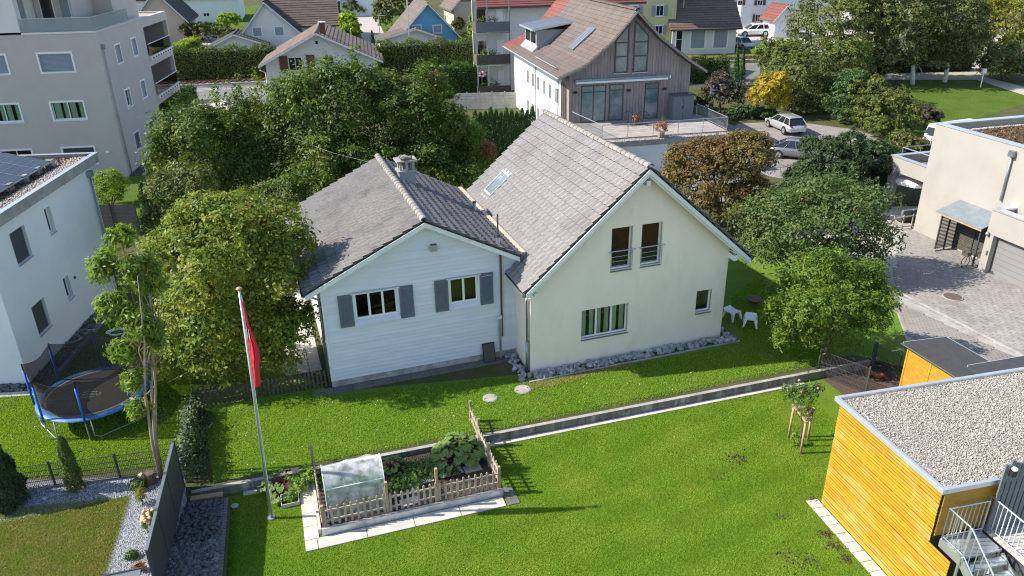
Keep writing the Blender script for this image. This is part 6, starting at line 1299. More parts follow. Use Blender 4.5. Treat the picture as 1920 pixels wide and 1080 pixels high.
for k in range(3): MB().tube([(.15*math.cos(k*2.1),.15*math.sin(k*2.1),.25),(.28*math.cos(k*2.1),.28*math.sin(k*2.1),0)], .015, 5).build('leg', M['iron'], fb)
# hens
def hen(px, py, rz, label, bent):
    t = thing('hen', P(px,py,ZL+.01), label, 'hen', rz=rz); st = [(-.30,.30,.015,.05),(-.24,.27,.05,.05),(-.17,.22,.09,.09),(-.06,.20,.115,.125),(.06,.21,.11,.125),(.14,.25,.075,.09),(.18,.31,.05,.055),(.20,.37,.038,.04),(.23,.40,.04,.042),(.265,.40,.026,.028),(.30,.39,.006,.006)]
    if bent: st = st[:6]+[(.20,.24,.05,.055),(.25,.18,.038,.04),(.29,.13,.038,.04),(.31,.09,.022,.024),(.325,.06,.005,.005)]
    V = []; F = []; n = 10
    for i, (x, z, a, c) in enumerate(st): V += [(x+(0 if i < 6 else 0), a*math.cos(k*6.283/n), z+c*math.sin(k*6.283/n)) for k in range(n)]
    F = [(i*n+k, (i+1)*n+k, (i+1)*n+(k+1)%n, i*n+(k+1)%n) for i in range(len(st)-1) for k in range(n)]+[tuple(range(n))]
    MB().add(V, F).build('body', mat('hen_brown', (.24,.10,.045), (.16,.065,.03), 25, .8), t, smooth=True)
    for y in (-.045,.045): MB().tube([(.0,y,.12),(.01,y,.06),(.0,y,.0),(.05,y,.005)], .009, 5).build('leg', mat('hen_leg', (.45,.30,.08), rough=.6), t)
    hx, hz = (.25,.45) if not bent else (.30,.17); MB().ellip((hx,0,hz),(.035,.006,.02),7,5).build('comb', M['red_car'], t)
    for y in (-.1,.1): MB().ellip((-.05,y,.21),(.13,.025,.07),8,6).build('wing', bpy.data.materials['hen_brown'], t)
hen(1628,706,2.0,'brown hen standing upright in the run',False); hen(1646,712,-.4,'brown hen pecking with lowered head in the run',True)
rg = B_(-1.6,1.5,-1.3,1.2,0,.012).build('hen_run_floor', mat('bark_mulch', (.10,.065,.045), (.06,.042,.03), 10, .98, .03, 20), None, P(1625,715,ZL), (0,0,R_(17))); rg['kind'] = 'structure'
# young apple tree and its stakes
ay = P(1500,838,ZL); sk_ = thing('tree_stakes', ay, 'wooden tripod of stakes with cross bars supporting the young apple tree', 'tree stakes')
S3 = [P(1478,820,ZL)-ay, P(1501,850,ZL)-ay, P(1514,826,ZL)-ay]; T3 = [s*[.95,.95,0]+[0,0,1.35] for s in S3]
for s, t in zip(S3, T3): MB().tube([s-[0,0,.1], t], .045, 8).build('stake', M['wood_post'], sk_, smooth=True)
for i, j in ((0,1),(1,2),(0,2)): d = (T3[j]-T3[i])*.12; MB().bar(T3[i]-d, T3[j]+d, .05, .09).build('cross_bar', M['wood_post'], sk_)

# bare spots in the front lawn
bsp = []
for px, py, n, r in ((1382,860,60,.22),(1525,938,30,.1),(1548,1000,60,.09),(1566,1022,50,.09),(1585,1045,50,.09),(1480,1040,30,.2),(1510,1050,30,.2),(1465,968,18,.1),(1350,895,12,.15),(1600,870,10,.1),(1500,1062,25,.25),(1290,700,14,.2)):
    p = P(px, py, ZL+.02); bsp.append(np.column_stack([p[0]+rng.normal(size=n)*r, p[1]+rng.normal(size=n)*r, np.full(n, ZL+.025)]))
M['clod'] = leafmat('clod', (.055,.042,.022), (.10,.078,.04), None, 0, 0.0, gain=1.0); pebbles('bare_soil', np.concatenate(bsp), .03, 'clod', 'bare brown soil crumbs scattered in the front lawn', 'soil', .3)
M['petal_white'] = leafmat('petal_white', (.6,.6,.55), (.85,.85,.8), None, 0, 0.2, gain=1.0); q = np.concatenate([inpoly(pp((405,895),(770,838),(900,815),(1400,710),(1300,690),(1000,735),(640,745),(390,790)), 130), inpoly(pp((0,815),(220,700),(350,790),(345,860),(0,885)), 60)])
tag(link('fallen_petals', leaf_mesh('fallen_petals', np.column_stack([q, np.full(len(q), .05)]), rng.normal(size=(len(q),3))+[0,0,2], .022, M['petal_white'], .7)), 'tiny white daisies and fallen leaves dotting the upper lawn', 'daisies', kind='stuff')
# ------------------------------------------------------------------ trees and shrubs
def gy(px, y): p = AT(px, 400, y); return np.array([p[0]*1.0, y, gz(y)])
def bx(px, py, y):   # ground point below a pixel that stands at distance y
    p = AT(px, py, y); return np.array([p[0], y, gz(y)])
def bb(px, py): p = G(px, py); return np.array([p[0], p[1], gz(p[1])])
GT = 'dense green trees behind the timber house'
tree('hornbeam', 'broad dark green tree behind the left side of the timber house roof', bx(415,300,45), [(400,285,85,90,0),(350,320,60,70,-1),(450,240,75,70,1),(480,330,70,80,0),(330,270,45,45,0)], 30000, .105, 'leaf_hornbeam', group=GT, tr=.2, clump=.2, up=.5, spike=5, spike_h=2.0)
tree('hornbeam', 'tallest dark green tree behind the ridge of the timber house', bx(610,280,46), [(600,225,95,95,0),(540,210,70,70,1),(660,195,75,75,0),(620,300,90,90,-1),(560,300,70,80,0),(640,160,45,40,0)], 38000, .105, 'leaf_hornbeam', group=GT, tr=.22, clump=.2, up=.5, spike=5, spike_h=2.2)
tree('hornbeam', 'green tree with yellowing tips left of the thuja row', bx(770,280,47), [(760,230,75,80,0),(810,250,60,75,0),(720,190,60,60,1),(790,310,80,70,-1),(835,300,45,60,0),(800,180,40,45,0)], 30000, .105, 'leaf_hornbeam', group=GT, tr=.2, clump=.2, up=.5, spike=5, spike_h=2.0)
tree('shrub', 'light green young tree beside the dark panel fence', bx(330,400,37), [(320,380,45,60,0),(365,350,50,50,0),(300,420,30,40,0)], 7000, .085, 'leaf_shrub', cat='shrub', tr=.08)
tree('ornamental_maple', 'wide tree with yellowing and reddish leaves between trampoline and timber house', bb(405,705), [(430,500,135,115,0),(400,600,105,110,-.4),(480,590,90,100,0),(360,470,75,85,0),(450,420,85,55,.3),(530,490,55,80,.2),(380,395,45,35,.4),(390,655,85,55,-.5),(470,660,80,50,-.3),(520,600,45,60,.2)], 56000, .085, 'leaf_maple', tr=.13, stems=2, clump=.17, up=.45)
yt = tree('young_cherry', 'slender young tree with drooping yellow-green leaves in the gravel bed', bb(300,893), [(228,450,22,34,0),(200,505,32,42,0),(255,520,32,50,0),(292,530,18,48,.2),(215,585,34,40,0),(262,610,30,40,-.2),(240,660,26,30,0),(290,640,18,34,0),(250,715,20,28,-.2),(258,770,18,28,-.2)], 9000, .105, 'leaf_cherry', bark='bark_pale', tr=.05, stems=3, per=8, clump=.15, aspect=.3, droop=1.2, up=.3, trunk_top=.9, sub=4, shell=(.25,1.08))
sp = thing('tree_stump', bb(282,905), 'dark rotten tree stump at the foot of the young tree', 'stump'); MB().tube([(0,0,-.05),(0,0,.25),(.03,0,.42)], [.24,.2,.16], 9).build('stump', M['bark'], sp); MB().tube([(-.1,-.1,.2),(-.2,-.15,.45)], .1, 8).build('side_stub', M['wood_old'], sp)
tree('red_leaved_tree', 'round tree with brownish red foliage behind the right side of the cream house', bb(1350,425), [(1330,330,80,70,0),(1388,312,62,55,0),(1415,365,38,38,-.5),(1290,350,50,55,0),(1370,380,80,50,-.5),(1300,300,50,40,0),(1400,270,40,25,0)], 32000, .09, 'leaf_brown', tr=.15, clump=.16, per=14, up=.4)
tree('apple_tree', 'large apple tree with grey-green leaves between cream house and driveway', bb(1530,520), [(1520,430,110,75,0),(1460,420,75,60,.3),(1600,420,70,60,0),(1560,370,70,45,.5),(1630,450,50,50,-.3),(1480,470,75,45,-.4),(1640,380,35,30,.2),(1590,480,70,40,-.5)], 29000, .09, 'leaf_apple', tr=.13, clump=.24, per=12, sub=12, spike=4, spike_h=1.2)
ap_ = bpy.data.objects['apple_tree']
am = MB().ellip((0,0,0),(.05,.05,.045),8,6).mesh('apple', mat('apple_red', (.30,.05,.03), (.34,.15,.05), 20, .5), True)
for k in range(10):
    p = AT(rng.uniform(1420,1650), rng.uniform(370,500), ap_.location.y-1.3-rng.random()*.5)-np.array(ap_.location); link('apple', am, ap_, p)
tree('willow_bush', 'bright green feathery small tree beside the hen run', bb(1545,668), [(1555,570,95,70,0),(1490,590,60,60,0),(1620,580,60,60,.2),(1560,620,90,40,-.3),(1540,520,60,40,.2),(1610,530,45,35,.3),(1470,630,35,30,-.2)], 30000, .085, 'leaf_lime', tr=.10, stems=3, clump=.15, per=12, aspect=.32, up=.6, spike=16)
yw = 'clipped dark evergreens beside the parked cars'
tree('yew', 'large dark round evergreen before the parked grey car', bb(1552,385), [(1552,305,62,55,0),(1520,340,40,45,0),(1590,330,40,45,0)], 26000, .12, 'leaf_yew', tr=.15, clump=.10, per=14, group=yw, aspect=.3, shell=(.75,1.02)); tree('yew', 'smaller dark evergreen beside the covered terrace', bb(1640,365), [(1643,300,42,42,0),(1640,335,42,40,0)], 14000, .12, 'leaf_yew', tr=.12, clump=.10, per=14, group=yw, aspect=.3, shell=(.75,1.02))
tree('yellow_tree', 'small round tree with golden yellow leaves behind the silver car', bb(1446,222), [(1443,172,31,35,0),(1430,185,22,25,0),(1462,190,20,22,0)], 8000, .11, 'leaf_yellow', tr=.12, clump=.13)
SG = 'mixed shrubs behind the parking place'
for k, (nm, lab, b0, lo, n, lm) in enumerate((
  ('broad_tree','wide dark green tree behind the golden yellow tree',(1510,205),[(1510,140,75,60,0),(1470,110,45,45,1),(1560,120,65,55,1),(1540,175,60,50,0),(1490,180,50,42,0),(1520,200,55,25,-1)],24000,'leaf_shrub'),
  ('laurel_shrub','glossy dark laurel shrub between the parked car and the hazel bushes',(1585,228),[(1585,185,36,48,0),(1600,160,32,34,0),(1585,212,32,22,-.5)],9000,'leaf_laurel'),
  ('hazel_bush','yellow-green hazel bush right of the laurel shrub',(1628,240),[(1625,195,38,46,0),(1645,180,30,34,0),(1628,222,35,24,-.5)],9000,'leaf_shrub'),
  ('hazel_bush','rightmost hazel bush beside the park lawn',(1668,258),[(1665,212,40,46,0),(1685,200,26,32,0),(1650,235,32,26,0),(1670,240,30,22,-.5)],10000,'leaf_shrub'),
  ('dry_shrub','brownish airy shrub at the edge of the park lawn',(1735,240),[(1735,215,22,22,0),(1755,222,16,14,0)],1800,'leaf_purple'),
  ('flowering_shrub','low shrub with pink flowers beside the white camper',(1690,285),[(1690,265,30,22,0),(1720,275,30,20,0)],4000,'leaf_shrub'),
  ('bright_shrub','bright green shrub left of the broad dark tree',(1440,118),[(1440,98,26,18,0),(1470,92,28,20,0)],4000,'leaf_bright'),
  ('purple_shrub','dark purple-leaved shrub by the no-parking sign',(1350,212),[(1350,165,32,30,0),(1335,185,25,25,0),(1375,180,25,28,0)],5000,'leaf_purple'),
  ('low_shrub','low dark green ground shrubs beside the terrace railing',(1410,222),[(1400,212,35,14,0),(1440,215,25,12,0)],3500,'leaf_laurel'),
  ('small_bush','small green bush beside the no-parking sign',(1318,205),[(1318,190,14,17,0)],1500,'leaf_shrub'))):
    tree(nm, lab, bb(*b0), lo, n, .11 if k else .14, lm, cat='tree' if k == 0 else 'shrub', tr=.1, clump=.14, group=SG)
fl = bpy.data.objects['flowering_shrub']; C, N = cloud([(0,0,.9,1.1,.5,.7),(1.2,0,.7,1,.5,.6)], 260, 5, .12); link('blossom', leaf_mesh('blossom', C, N, .07, M['pink'], .8), fl)
conifer('columnar_thuja', 'pair-left slim thuja behind the purple shrub', bb(1376,165), 5.0, .55, 2200, .1, 'leaf_thuja', group='slim thujas behind the purple shrub'); conifer('columnar_thuja', 'pair-right slim thuja behind the purple shrub', bb(1388,162), 4.4, .5, 2000, .1, 'leaf_thuja', group='slim thujas behind the purple shrub')
# birches and trees of the park
PG = 'tall trees in the park'
tree('birch', 'tall birch with leaning white trunk, left of the pair', bb(1711,158), [(1700,40,70,60,0),(1740,80,50,45,0),(1660,70,55,60,1),(1690,-30,60,60,0),(1650,120,40,40,0),(1715,112,38,26,0),(1690,90,45,45,0)], 20000, .15, 'leaf_birch', bark='bark_birch', tr=.22, clump=.2, group=PG, droop=.8); tree('birch', 'tall birch with upright white trunk, right of the pair', bb(1771,154), [(1790,40,60,60,0),(1800,90,45,40,0),(1760,-10,55,50,0),(1760,90,40,35,0),(1782,112,36,24,0),(1815,60,40,50,0)], 18000, .15, 'leaf_birch', bark='bark_birch', tr=.22, clump=.2, group=PG, droop=.8)
tree('park_tree', 'broad grey-green tree between the white house and the birches', bb(1570,155), [(1570,40,80,70,0),(1530,70,50,60,0),(1620,60,65,65,0),(1590,110,60,50,0),(1570,-30,60,50,0)], 18000, .16, 'leaf_birch', tr=.3, clump=.2, group=PG)
tree('golden_tree', 'tree with yellow autumn leaves at the right edge above the bush', bb(1905,130), [(1890,55,45,60,0),(1920,20,50,60,0),(1850,10,40,25,2)], 9000, .17, 'leaf_golden', tr=.25, group=PG); tree('park_bush', 'dark dense bush below the golden tree', bb(1880,150), [(1870,115,40,40,0),(1905,130,35,25,0)], 6000, .15, 'leaf_birch', tr=.15, group=PG, cat='shrub')
tree('golden_tree', 'far small tree with yellow-green leaves near the flag masts', bb(1835,60), [(1835,15,35,25,0)], 3500, .18, 'leaf_golden', tr=.15, group=PG)
# thuja row behind the timber house
for k in range(12):
    px = 893+k*9.6; p = bx(px, 275, 51+.2*k); hz = AT(px, 196+((k*37)%11)+(6 if k < 2 else 0), p[1])[2]
    conifer('thuja', '%s thuja of the clipped row behind the cream house roof' % ('first second third fourth fifth sixth seventh eighth ninth tenth eleventh twelfth'.split()[k]), p, hz, .48, 2600, .075, 'leaf_thuja', group='thuja row', taper=.45, fat=.0)
tree('autumn_climber', 'yellow-green and orange climber beside the thuja row', bx(885,280,47.5), [(880,265,28,40,0),(905,300,18,28,0),(865,310,30,40,0)], 7000, .08, 'leaf_cherry', cat='shrub', tr=.06); tree('orange_climber', 'orange-leaved climber at the corner of the cream roof', bx(915,300,46.5), [(915,285,13,20,0)], 1500, .07, 'leaf_orange', cat='shrub', tr=.04)
tree('orange_shrub', 'orange-tinted shrub behind the yellowing tree top', bx(812,190,52), [(812,155,22,20,0),(800,175,25,25,0)], 2200, .1, 'leaf_orange', cat='shrub', tr=.08)
# hedges
hedge('thuja_hedge', 'long clipped dark hedge beyond the railway on the left', G(326,153), G(520,147), 1.6, 3.6, 12000, .12, 'leaf_hedge', group='hedges along the railway'); hedge('thuja_hedge', 'long clipped dark hedge beyond the railway below the blue house', G(712,147), G(898,138), 1.6, 3.9, 12000, .12, 'leaf_hedge', group='hedges along the railway'); hedge('thuja_hedge', 'lower clipped hedge before the balcony tower', G(792,186), G(896,180), 1.2, 3.3, 7000, .11, 'leaf_thuja', group='hedges along the railway')
hedge('dark_hedge', 'short dark hedge right of the weathered timber house', G(1300,158), G(1365,154), 1.4, 2.6, 4000, .11, 'leaf_hedge')
hedge('garden_hedge', 'low green hedge beside the red van', G(340,103), G(378,86), 1.6, 1.2, 3000, .12, 'leaf_bright')
# bushes left
tree('bamboo_bush', 'bright green round bush at the corner of the apartment block', bb(210,385), [(210,345,31,32,0),(205,365,28,25,0)], 7000, .085, 'leaf_bamboo', cat='shrub', tr=.05, stems=3, aspect=.25, clump=.12); tree('roadside_bush', 'green bush at the far end of the apartment block', bb(338,235), [(335,205,30,25,0),(352,195,18,20,0),(315,225,20,20,0)], 5000, .11, 'leaf_bamboo', cat='shrub', tr=.05, aspect=.3)
conifer('cypress', 'slim cypress beside the dark panel fence', bb(280,420), 2.9, .35, 2500, .06, 'leaf_thuja', taper=.5); hedge('clipped_box', 'dark clipped box hedge by the roadside bush', G(338,195), G(360,195), 1.5, 1.6, 2500, .1, 'leaf_thuja')
conifer('dwarf_conifer', 'dark dense conifer at the left edge before the mesh fence', bb(14,945), 2.6, .62, 14000, .06, 'leaf_yew', taper=.5); conifer('wispy_conifer', 'slim wispy conifer growing before the mesh fence', bb(143,918), 2.15, .27, 4200, .05, 'leaf_hedge', taper=.42)
# ivy on the wire fence
iv = bpy.data.objects['ivy_fence']; C, N = cloud([(.3,0,.5,.5,.15,.5),(.9,0,.55,.5,.15,.5),(1.6,.0,.5,.6,.15,.5),(2.4,.0,.5,.6,.16,.55),(3.2,0,.5,.6,.16,.5),(4.0,0,.4,.6,.2,.45),(1.2,-.2,.15,1.2,.25,.2),(3.2,-.25,.12,1.4,.22,.2)], 5200, 10, .16, (.3,1.05)); C[:,2] = np.abs(C[:,2]); link('ivy', leaf_mesh('ivy', C, N, .05, M['leaf_ivy'], .7), iv)
# small plants in the gravel bed
def small(name, label, px, py, lobes, n, s, lm, asp=.25, up=.4, cat='plant'): return plant(name, label, P(px,py,.01), lobes, n, s, lm, asp, 8, .06, up, cat)
small('lavender', 'grey-green lavender cushion at the tree stump', 262,915, [(0,0,.16,.3,.25,.2)], 900, .06, 'leaf_apple'); small('hydrangea', 'faded cream and orange hydrangea beside the dark screen', 285,985, [(0,0,.25,.2,.3,.25)], 500, .05, 'leaf_shrub', .6)
hy = bpy.data.objects['hydrangea']; hm = MB().ellip((0,0,0),(.07,.07,.06),8,6,.25).mesh('flower_head', mat('hydrangea', (.72,.62,.38), (.55,.27,.10), 6, .9, lo=.45, hi=.6))
for k in range(16): link('flower_head', hm, hy, (rng.uniform(-.22,.2), rng.uniform(-.35,.35), rng.uniform(.32,.5)))
small('hosta', 'small variegated grass tuft in the fine gravel', 247,1046, [(0,0,.1,.16,.16,.12)], 160, .13, 'leaf_apple', .14); small('fountain_grass', 'thin ornamental grass above the hydrangea', 268,945, [(0,0,.3,.15,.2,.35)], 220, .14, 'leaf_golden', .06)
small('dry_flowers', 'orange dried flowers at the bottom edge of the gravel bed', 262,1070, [(0,0,.15,.25,.1,.12)], 120, .05, 'leaf_orange', .7)
# young apple tree on the lawn
yt2 = tree('young_apple', 'thin young apple tree with pink apples tied to its stakes', ay, [(1500,745,30,28,0),(1525,735,18,16,0),(1485,735,18,15,0),(1512,775,14,14,0)], 900, .055, 'leaf_apple', tr=.03, per=7, clump=.13, trunk_top=.95); a2 = MB().ellip((0,0,0),(.045,.045,.04),8,6).mesh('apple', mat('apple_pink', (.45,.12,.12), (.5,.28,.2), 15, .4), True)
for px, py in ((1503,735),(1508,738),(1520,752),(1515,775),(1517,776),(1534,728),(1499,713),(1545,747)): link('apple', a2, yt2, AT(px,py,ay[1]-.15)-ay)
small('sapling', 'small green sapling at the foot of the stakes', 1490,822, [(0,0,.3,.12,.12,.35)], 160, .05, 'leaf_bright', .4); bpy.data.objects['sapling'].location.z = ZL
# far greenery
FG = 'garden greenery among the far houses'
for nm, lab, b0, lo, n, lm, cat in (
  ('far_bush','green shrubs left of the grey gable house',(395,78),[(380,58,35,18,0),(420,62,25,16,0)],3000,'leaf_shrub','shrub'),('far_bush','light green bush before the far white house',(430,60),[(432,38,22,14,0),(415,45,15,10,0)],2500,'leaf_bright','shrub'),
  ('lime_bush','luminous yellow-green bush behind the white gable house',(655,78),[(655,45,20,25,0)],3000,'leaf_bright','shrub'),('dark_bush','dark round bush beside the lane',(663,75),[(665,60,15,13,0)],1500,'leaf_laurel','shrub'),
  ('far_tree','broad green tree beside the far lane',(735,55),[(735,15,30,35,0),(720,35,20,25,0),(760,10,25,30,3)],6000,'leaf_birch','tree'),('far_tree','dark green trees at the top beside the far garage',(650,30),[(650,15,25,15,0),(625,10,20,12,0)],3000,'leaf_hedge','tree'),
  ('garden_bush','green bush between blue and pinkish house',(860,62),[(860,48,14,14,0)],1500,'leaf_shrub','shrub'),('yellow_hedge','tall yellow-green bush beside the balcony tower',(890,88),[(890,60,11,22,0),(893,40,12,15,0)],2500,'leaf_bright','shrub'),
  ('far_tree','dark trees behind the yellow house and annex',(1640,60),[(1640,20,40,30,0),(1600,10,40,30,0)],4000,'leaf_birch','tree')):
    tree(nm, lab, bb(*b0), lo, n, .2, lm, cat=cat, tr=.1, clump=.15, group=FG)
conifer('slim_cypress', 'small slim cypress beside the lane', bb(700,93), 2.6, .35, 900, .12, 'leaf_yew', taper=.6)

# undergrowth between the timber house and the big trees
UG = 'undergrowth behind the timber house'
for lab, px, py, y, lo in (('dark undergrowth left of the timber house ridge', 540, 390, 41, [(530,375,60,45,0),(590,345,50,45,0),(480,395,45,40,0)]), ('dark undergrowth behind the timber house chimney', 720, 340, 43.5, [(680,310,60,45,0),(740,320,55,45,0),(640,330,45,40,0)]), ('green undergrowth at the back corner of the timber house', 840, 350, 44, [(820,335,45,40,0),(860,340,30,35,0),(800,300,40,35,0)])):
    tree('undergrowth_shrub', lab, bx(px,py,y), lo, 9000, .09, 'leaf_hornbeam', cat='shrub', tr=.06, clump=.18, group=UG)
hedge('park_hedge', 'dark hedge in the shade behind the birches', G(1590,140), G(1822,134), 1.5, 2.6, 6000, .14, 'leaf_yew')
# ------------------------------------------------------------------ vehicles
def car(name, label, p, rz, L, W, H, paint, wagon=True, plate=True, s=1.0):
    """x forward; lofted body, glazed cabin, roof, four wheels"""
    t = thing(name, p, label, 'car', rz=rz); hl = L/2
    st = [(-1,.42,.80,.62),(-.97,.32,.92,.80),(-.80,.24,.98,.93),(-.45,.22,1.0,.95),(0,.22,1.0,.93),(.35,.22,1.0,.90),(.62,.22,.98,.84),(.86,.24,.94,.72),(.97,.32,.84,.60),(1,.40,.70,.50)]
    V = []; n = 9
    for x, zl_, w_, zt in st:
        hw = W/2*w_; V += [(x*hl,-hw*.82,zl_),(x*hl,-hw*.97,zl_+.12),(x*hl,-hw,zl_+(zt-zl_)*.55),(x*hl,-hw*.95,zt-.04),(x*hl,-hw*.80,zt)]+[(x*hl,0,zt+.035)]+[(x*hl,hw*.80,zt),(x*hl,hw*.95,zt-.04),(x*hl,hw,zl_+(zt-zl_)*.55),(x*hl,hw*.97,zl_+.12),(x*hl,hw*.82,zl_)]
    n = 11; F = [(i*n+k,(i+1)*n+k,(i+1)*n+k+1,i*n+k+1) for i in range(len(st)-1) for k in range(n-1)]+[tuple(range(n)),tuple(range(len(V)-1,len(V)-n-1,-1))]+[(i*n,i*n+n-1,(i+1)*n+n-1,(i+1)*n) for i in range(len(st)-1)]
    MB().add(V, F).build('body', M[paint], t, smooth=True)
    cb = [(-.93,.80) if wagon else (-.80,.82),(-.80,.985) if wagon else (-.42,.985),(-.2,1.0),(.12,.985),(.44,.80 if False else .0)]
    xr0 = -.93 if wagon else -.82; xr1 = -.74 if wagon else -.40
    lo = [(xr0*hl,.93),(.50*hl,.86)]; hi = [(xr1*hl,H-.03),(.10*hl,H-.01)]; wl, wh_ = W/2*.93, W/2*.70
    b = MB(); Vg = [(lo[0][0],-wl,lo[0][1]),(lo[1][0],-wl*.95,lo[1][1]),(lo[1][0],wl*.95,lo[1][1]),(lo[0][0],wl,lo[0][1]),(hi[0][0],-wh_,hi[0][1]-.04),(hi[1][0],-wh_,hi[1][1]-.03),(hi[1][0],wh_,hi[1][1]-.03),(hi[0][0],wh_,hi[0][1]-.04)]
    MB().hexa(Vg).build('cabin_glass', M['glass_dark'], t)
    V = []; m = 7
    for i in range(m+1):
        f = i/m; x = hi[0][0]-.06+(hi[1][0]-hi[0][0]+.1)*f; z = H-.05+.05*math.sin(math.pi*(.15+.75*f)); V += [(x,-wh_-.02,z-.05),(x,-wh_*.75,z),(x,0,z+.012),(x,wh_*.75,z),(x,wh_+.02,z-.05)]
    o = MB().add(V, [(i*5+k,(i+1)*5+k,(i+1)*5+k+1,i*5+k+1) for i in range(m) for k in range(4)]).build('roof', M[paint], t, smooth=True); o.modifiers.new('t','SOLIDIFY').thickness = -.04
    for sd in (-1,1):
        a = MB()
        for q0, q1 in ((0,4),(1,5)) if sd < 0 else ((3,7),(2,6)): a.bar(np.array(Vg[q0])+[0,sd*.01,0], np.array(Vg[q1])+[0,sd*.012,0], .08, .06)
        for fx in (.30,.62):
            pl = np.array(Vg[0 if sd < 0 else 3])*(1-fx)+np.array(Vg[1 if sd < 0 else 2])*fx; ph_ = np.array(Vg[4 if sd < 0 else 7])*(1-fx)+np.array(Vg[5 if sd < 0 else 6])*fx; a.bar(pl+[0,sd*.01,0], ph_+[0,sd*.012,0], .06, .05)
        a.build('pillars', M[paint], t); MB().tube([(xr1*hl,sd*wh_*.92,H+.03),(.05*hl,sd*wh_*.92,H+.04)], .018, 6).build('roof_rail', M['galv'], t)
        for fx, ln in ((-.12,.9),(.30,.8)): B_(fx*hl-.08,fx*hl+.08,sd*(W/2+.0)-.012,sd*(W/2+.0)+.012,.74,.77).build('door_handle', M[paint], t)
        MB().ellip((.42*hl,sd*(W/2+.06),.95),(.08,.1,.07),8,6).build('mirror', M[paint], t, smooth=True)
        MB().hexa([(-hl+.02,sd*W/2*.62,.68),(-hl+.12,sd*W/2*.90,.68),(-hl+.16,sd*W/2*.91,.68),(-hl+.05,sd*W/2*.62,.68),(-hl-.005,sd*W/2*.62,.84),(-hl+.09,sd*W/2*.93,.86),(-hl+.14,sd*W/2*.95,.86),(-hl+.05,sd*W/2*.62,.84)]).build('tail_light', M['red_lamp'], t)
        MB().ellip((hl*.93,sd*W/2*.66,.60),(.14,.2,.09),8,6).build('headlight', M['lamp_clear'], t)
        for fx in (-.60,.60):
            y0 = sd*(W/2-.2); y1 = sd*(W/2+.012); wc = (fx*hl,0,.325); wo = MB().tube([(fx*hl,y0,.325),(fx*hl,y1,.325)], .325, 20).build('wheel', M['rubber'], t, smooth=False); MB().tube([(fx*hl,y1-sd*.01,.325),(fx*hl,y1+sd*.008,.325)], .21, 18).build('rim', M['galv'], wo)
            rs = MB()
            for k in range(5): a = k*1.2566; rs.bar((fx*hl,y1+sd*.016,.325),(fx*hl+.2*math.cos(a),y1+sd*.016,.325+.2*math.sin(a)),.05,.012)
            rs.build('spokes', M['grey_paint'], wo); MB().tube([(fx*hl,y0,.345),(fx*hl,sd*(W/2-.004),.345)], .375, 20).build('wheel_arch', M['black'], t)
    if plate: B_(-hl-.012,-hl+.01,-.26,.26,.62,.72).build('number_plate', M['white_pvc'], t)
    B_(-hl-.02,-hl+.08,-W*.40,W*.40,.34,.50).build('bumper', M[paint], t); B_(hl-.06,hl+.01,-W*.3,W*.3,.36,.52).build('grille', M['black'], t)
    for o in [t]: o.scale = (s,s,s)
    return t
a, b_ = G(1441,243), G(1486,258)
mid = (G(1436,238)+G(1506,256))/2
sc1 = G(1470,244); car('silver_estate_car', 'silver estate car parked with its rear to the camera', (sc1[0],sc1[1],gz(sc1[1])+.01), R_(101), 4.65, 1.81, 1.46, 'silver_paint')
q = P(1478,300,0); car('grey_car', 'dark silver sloped-roof car half hidden by the dark evergreen', (q[0]+.9,q[1]+.6,.01), R_(-28), 4.5, 1.84, 1.50, 'grey_paint', False)
q = G(1411,67); car('white_car', 'white car seen from the side before the shuttered white house', (q[0],q[1],gz(q[1])), R_(183), 4.5, 1.8, 1.45, 'white_car', True, s=1.15)
q = G(1392,91); car('silver_hatchback', 'silver hatchback facing the camera beside the grey annex', (q[0],q[1],gz(q[1])), R_(-72), 4.1, 1.75, 1.48, 'silver_paint', True)
q = G(367,78); car('red_van', 'small red van parked beside the pink house', (q[0],q[1],gz(q[1])), R_(-95), 3.8, 1.75, 1.75, 'red_car', True)
cv = G(1752,285); t = thing('camper', (cv[0]+1.6,cv[1]+.5,gz(cv[1])), 'white camper van behind the beige house', 'camper', rz=R_(20))
MB().hexa([(-2.4,-1.1,.45),(2.6,-1.1,.45),(2.6,1.1,.45),(-2.4,1.1,.45),(-1.9,-1.05,2.2),(2.6,-1.05,2.25),(2.6,1.05,2.25),(-1.9,1.05,2.2)]).build('body', M['white_car'], t, bevel=.15); MB().hexa([(-2.38,-.8,1.5),(-2.36,-.8,1.5),(-2.36,.8,1.5),(-2.38,.8,1.5),(-2.15,-.75,2.0),(-2.05,-.75,2.0),(-2.05,.75,2.0),(-2.15,.75,2.0)]).build('windscreen', M['glass_dark'], t); B_(-1.6,-.8,-1.13,-1.1,1.4,1.95).build('side_window', M['glass_dark'], t)
for x in (-1.5,1.4):
    for y in (-1.0,1.0): MB().tube([(x,y-.1,.33),(x,y+.1,.33)], .33, 16).build('wheel', M['rubber'], t)
# bicycle leaning by the shelter
bk = thing('bicycle', BF.world(-1.05,-5.5,0), 'dark bicycle with basket parked at the slatted shelter', 'bicycle', rz=R_(205)); b = MB()
for x in (-.52,.52):
    wv = MB().tube([(x+.33*math.cos(2*math.pi*k/24),0,.34+.33*math.sin(2*math.pi*k/24)) for k in range(25)], .02, 5, False).build('wheel', M['rubber'], bk); sp_ = MB()
    for k in range(8): a = k*.785; sp_.tube([(x,0,.34),(x+.32*math.cos(a),0,.34+.32*math.sin(a))], .004, 3)
    sp_.build('spokes', M['galv'], wv)
b.tube([(-.52,0,.34),(-.05,0,.30),(.35,0,.82),(-.2,0,.80),(-.05,0,.30)], .018, 6).tube([(-.52,0,.34),(-.2,0,.80),(-.22,0,.92)], .015, 6).tube([(.52,0,.34),(.36,0,.85),(.33,0,1.02)], .018, 6); b.build('frame', M['dark_metal'], bk)
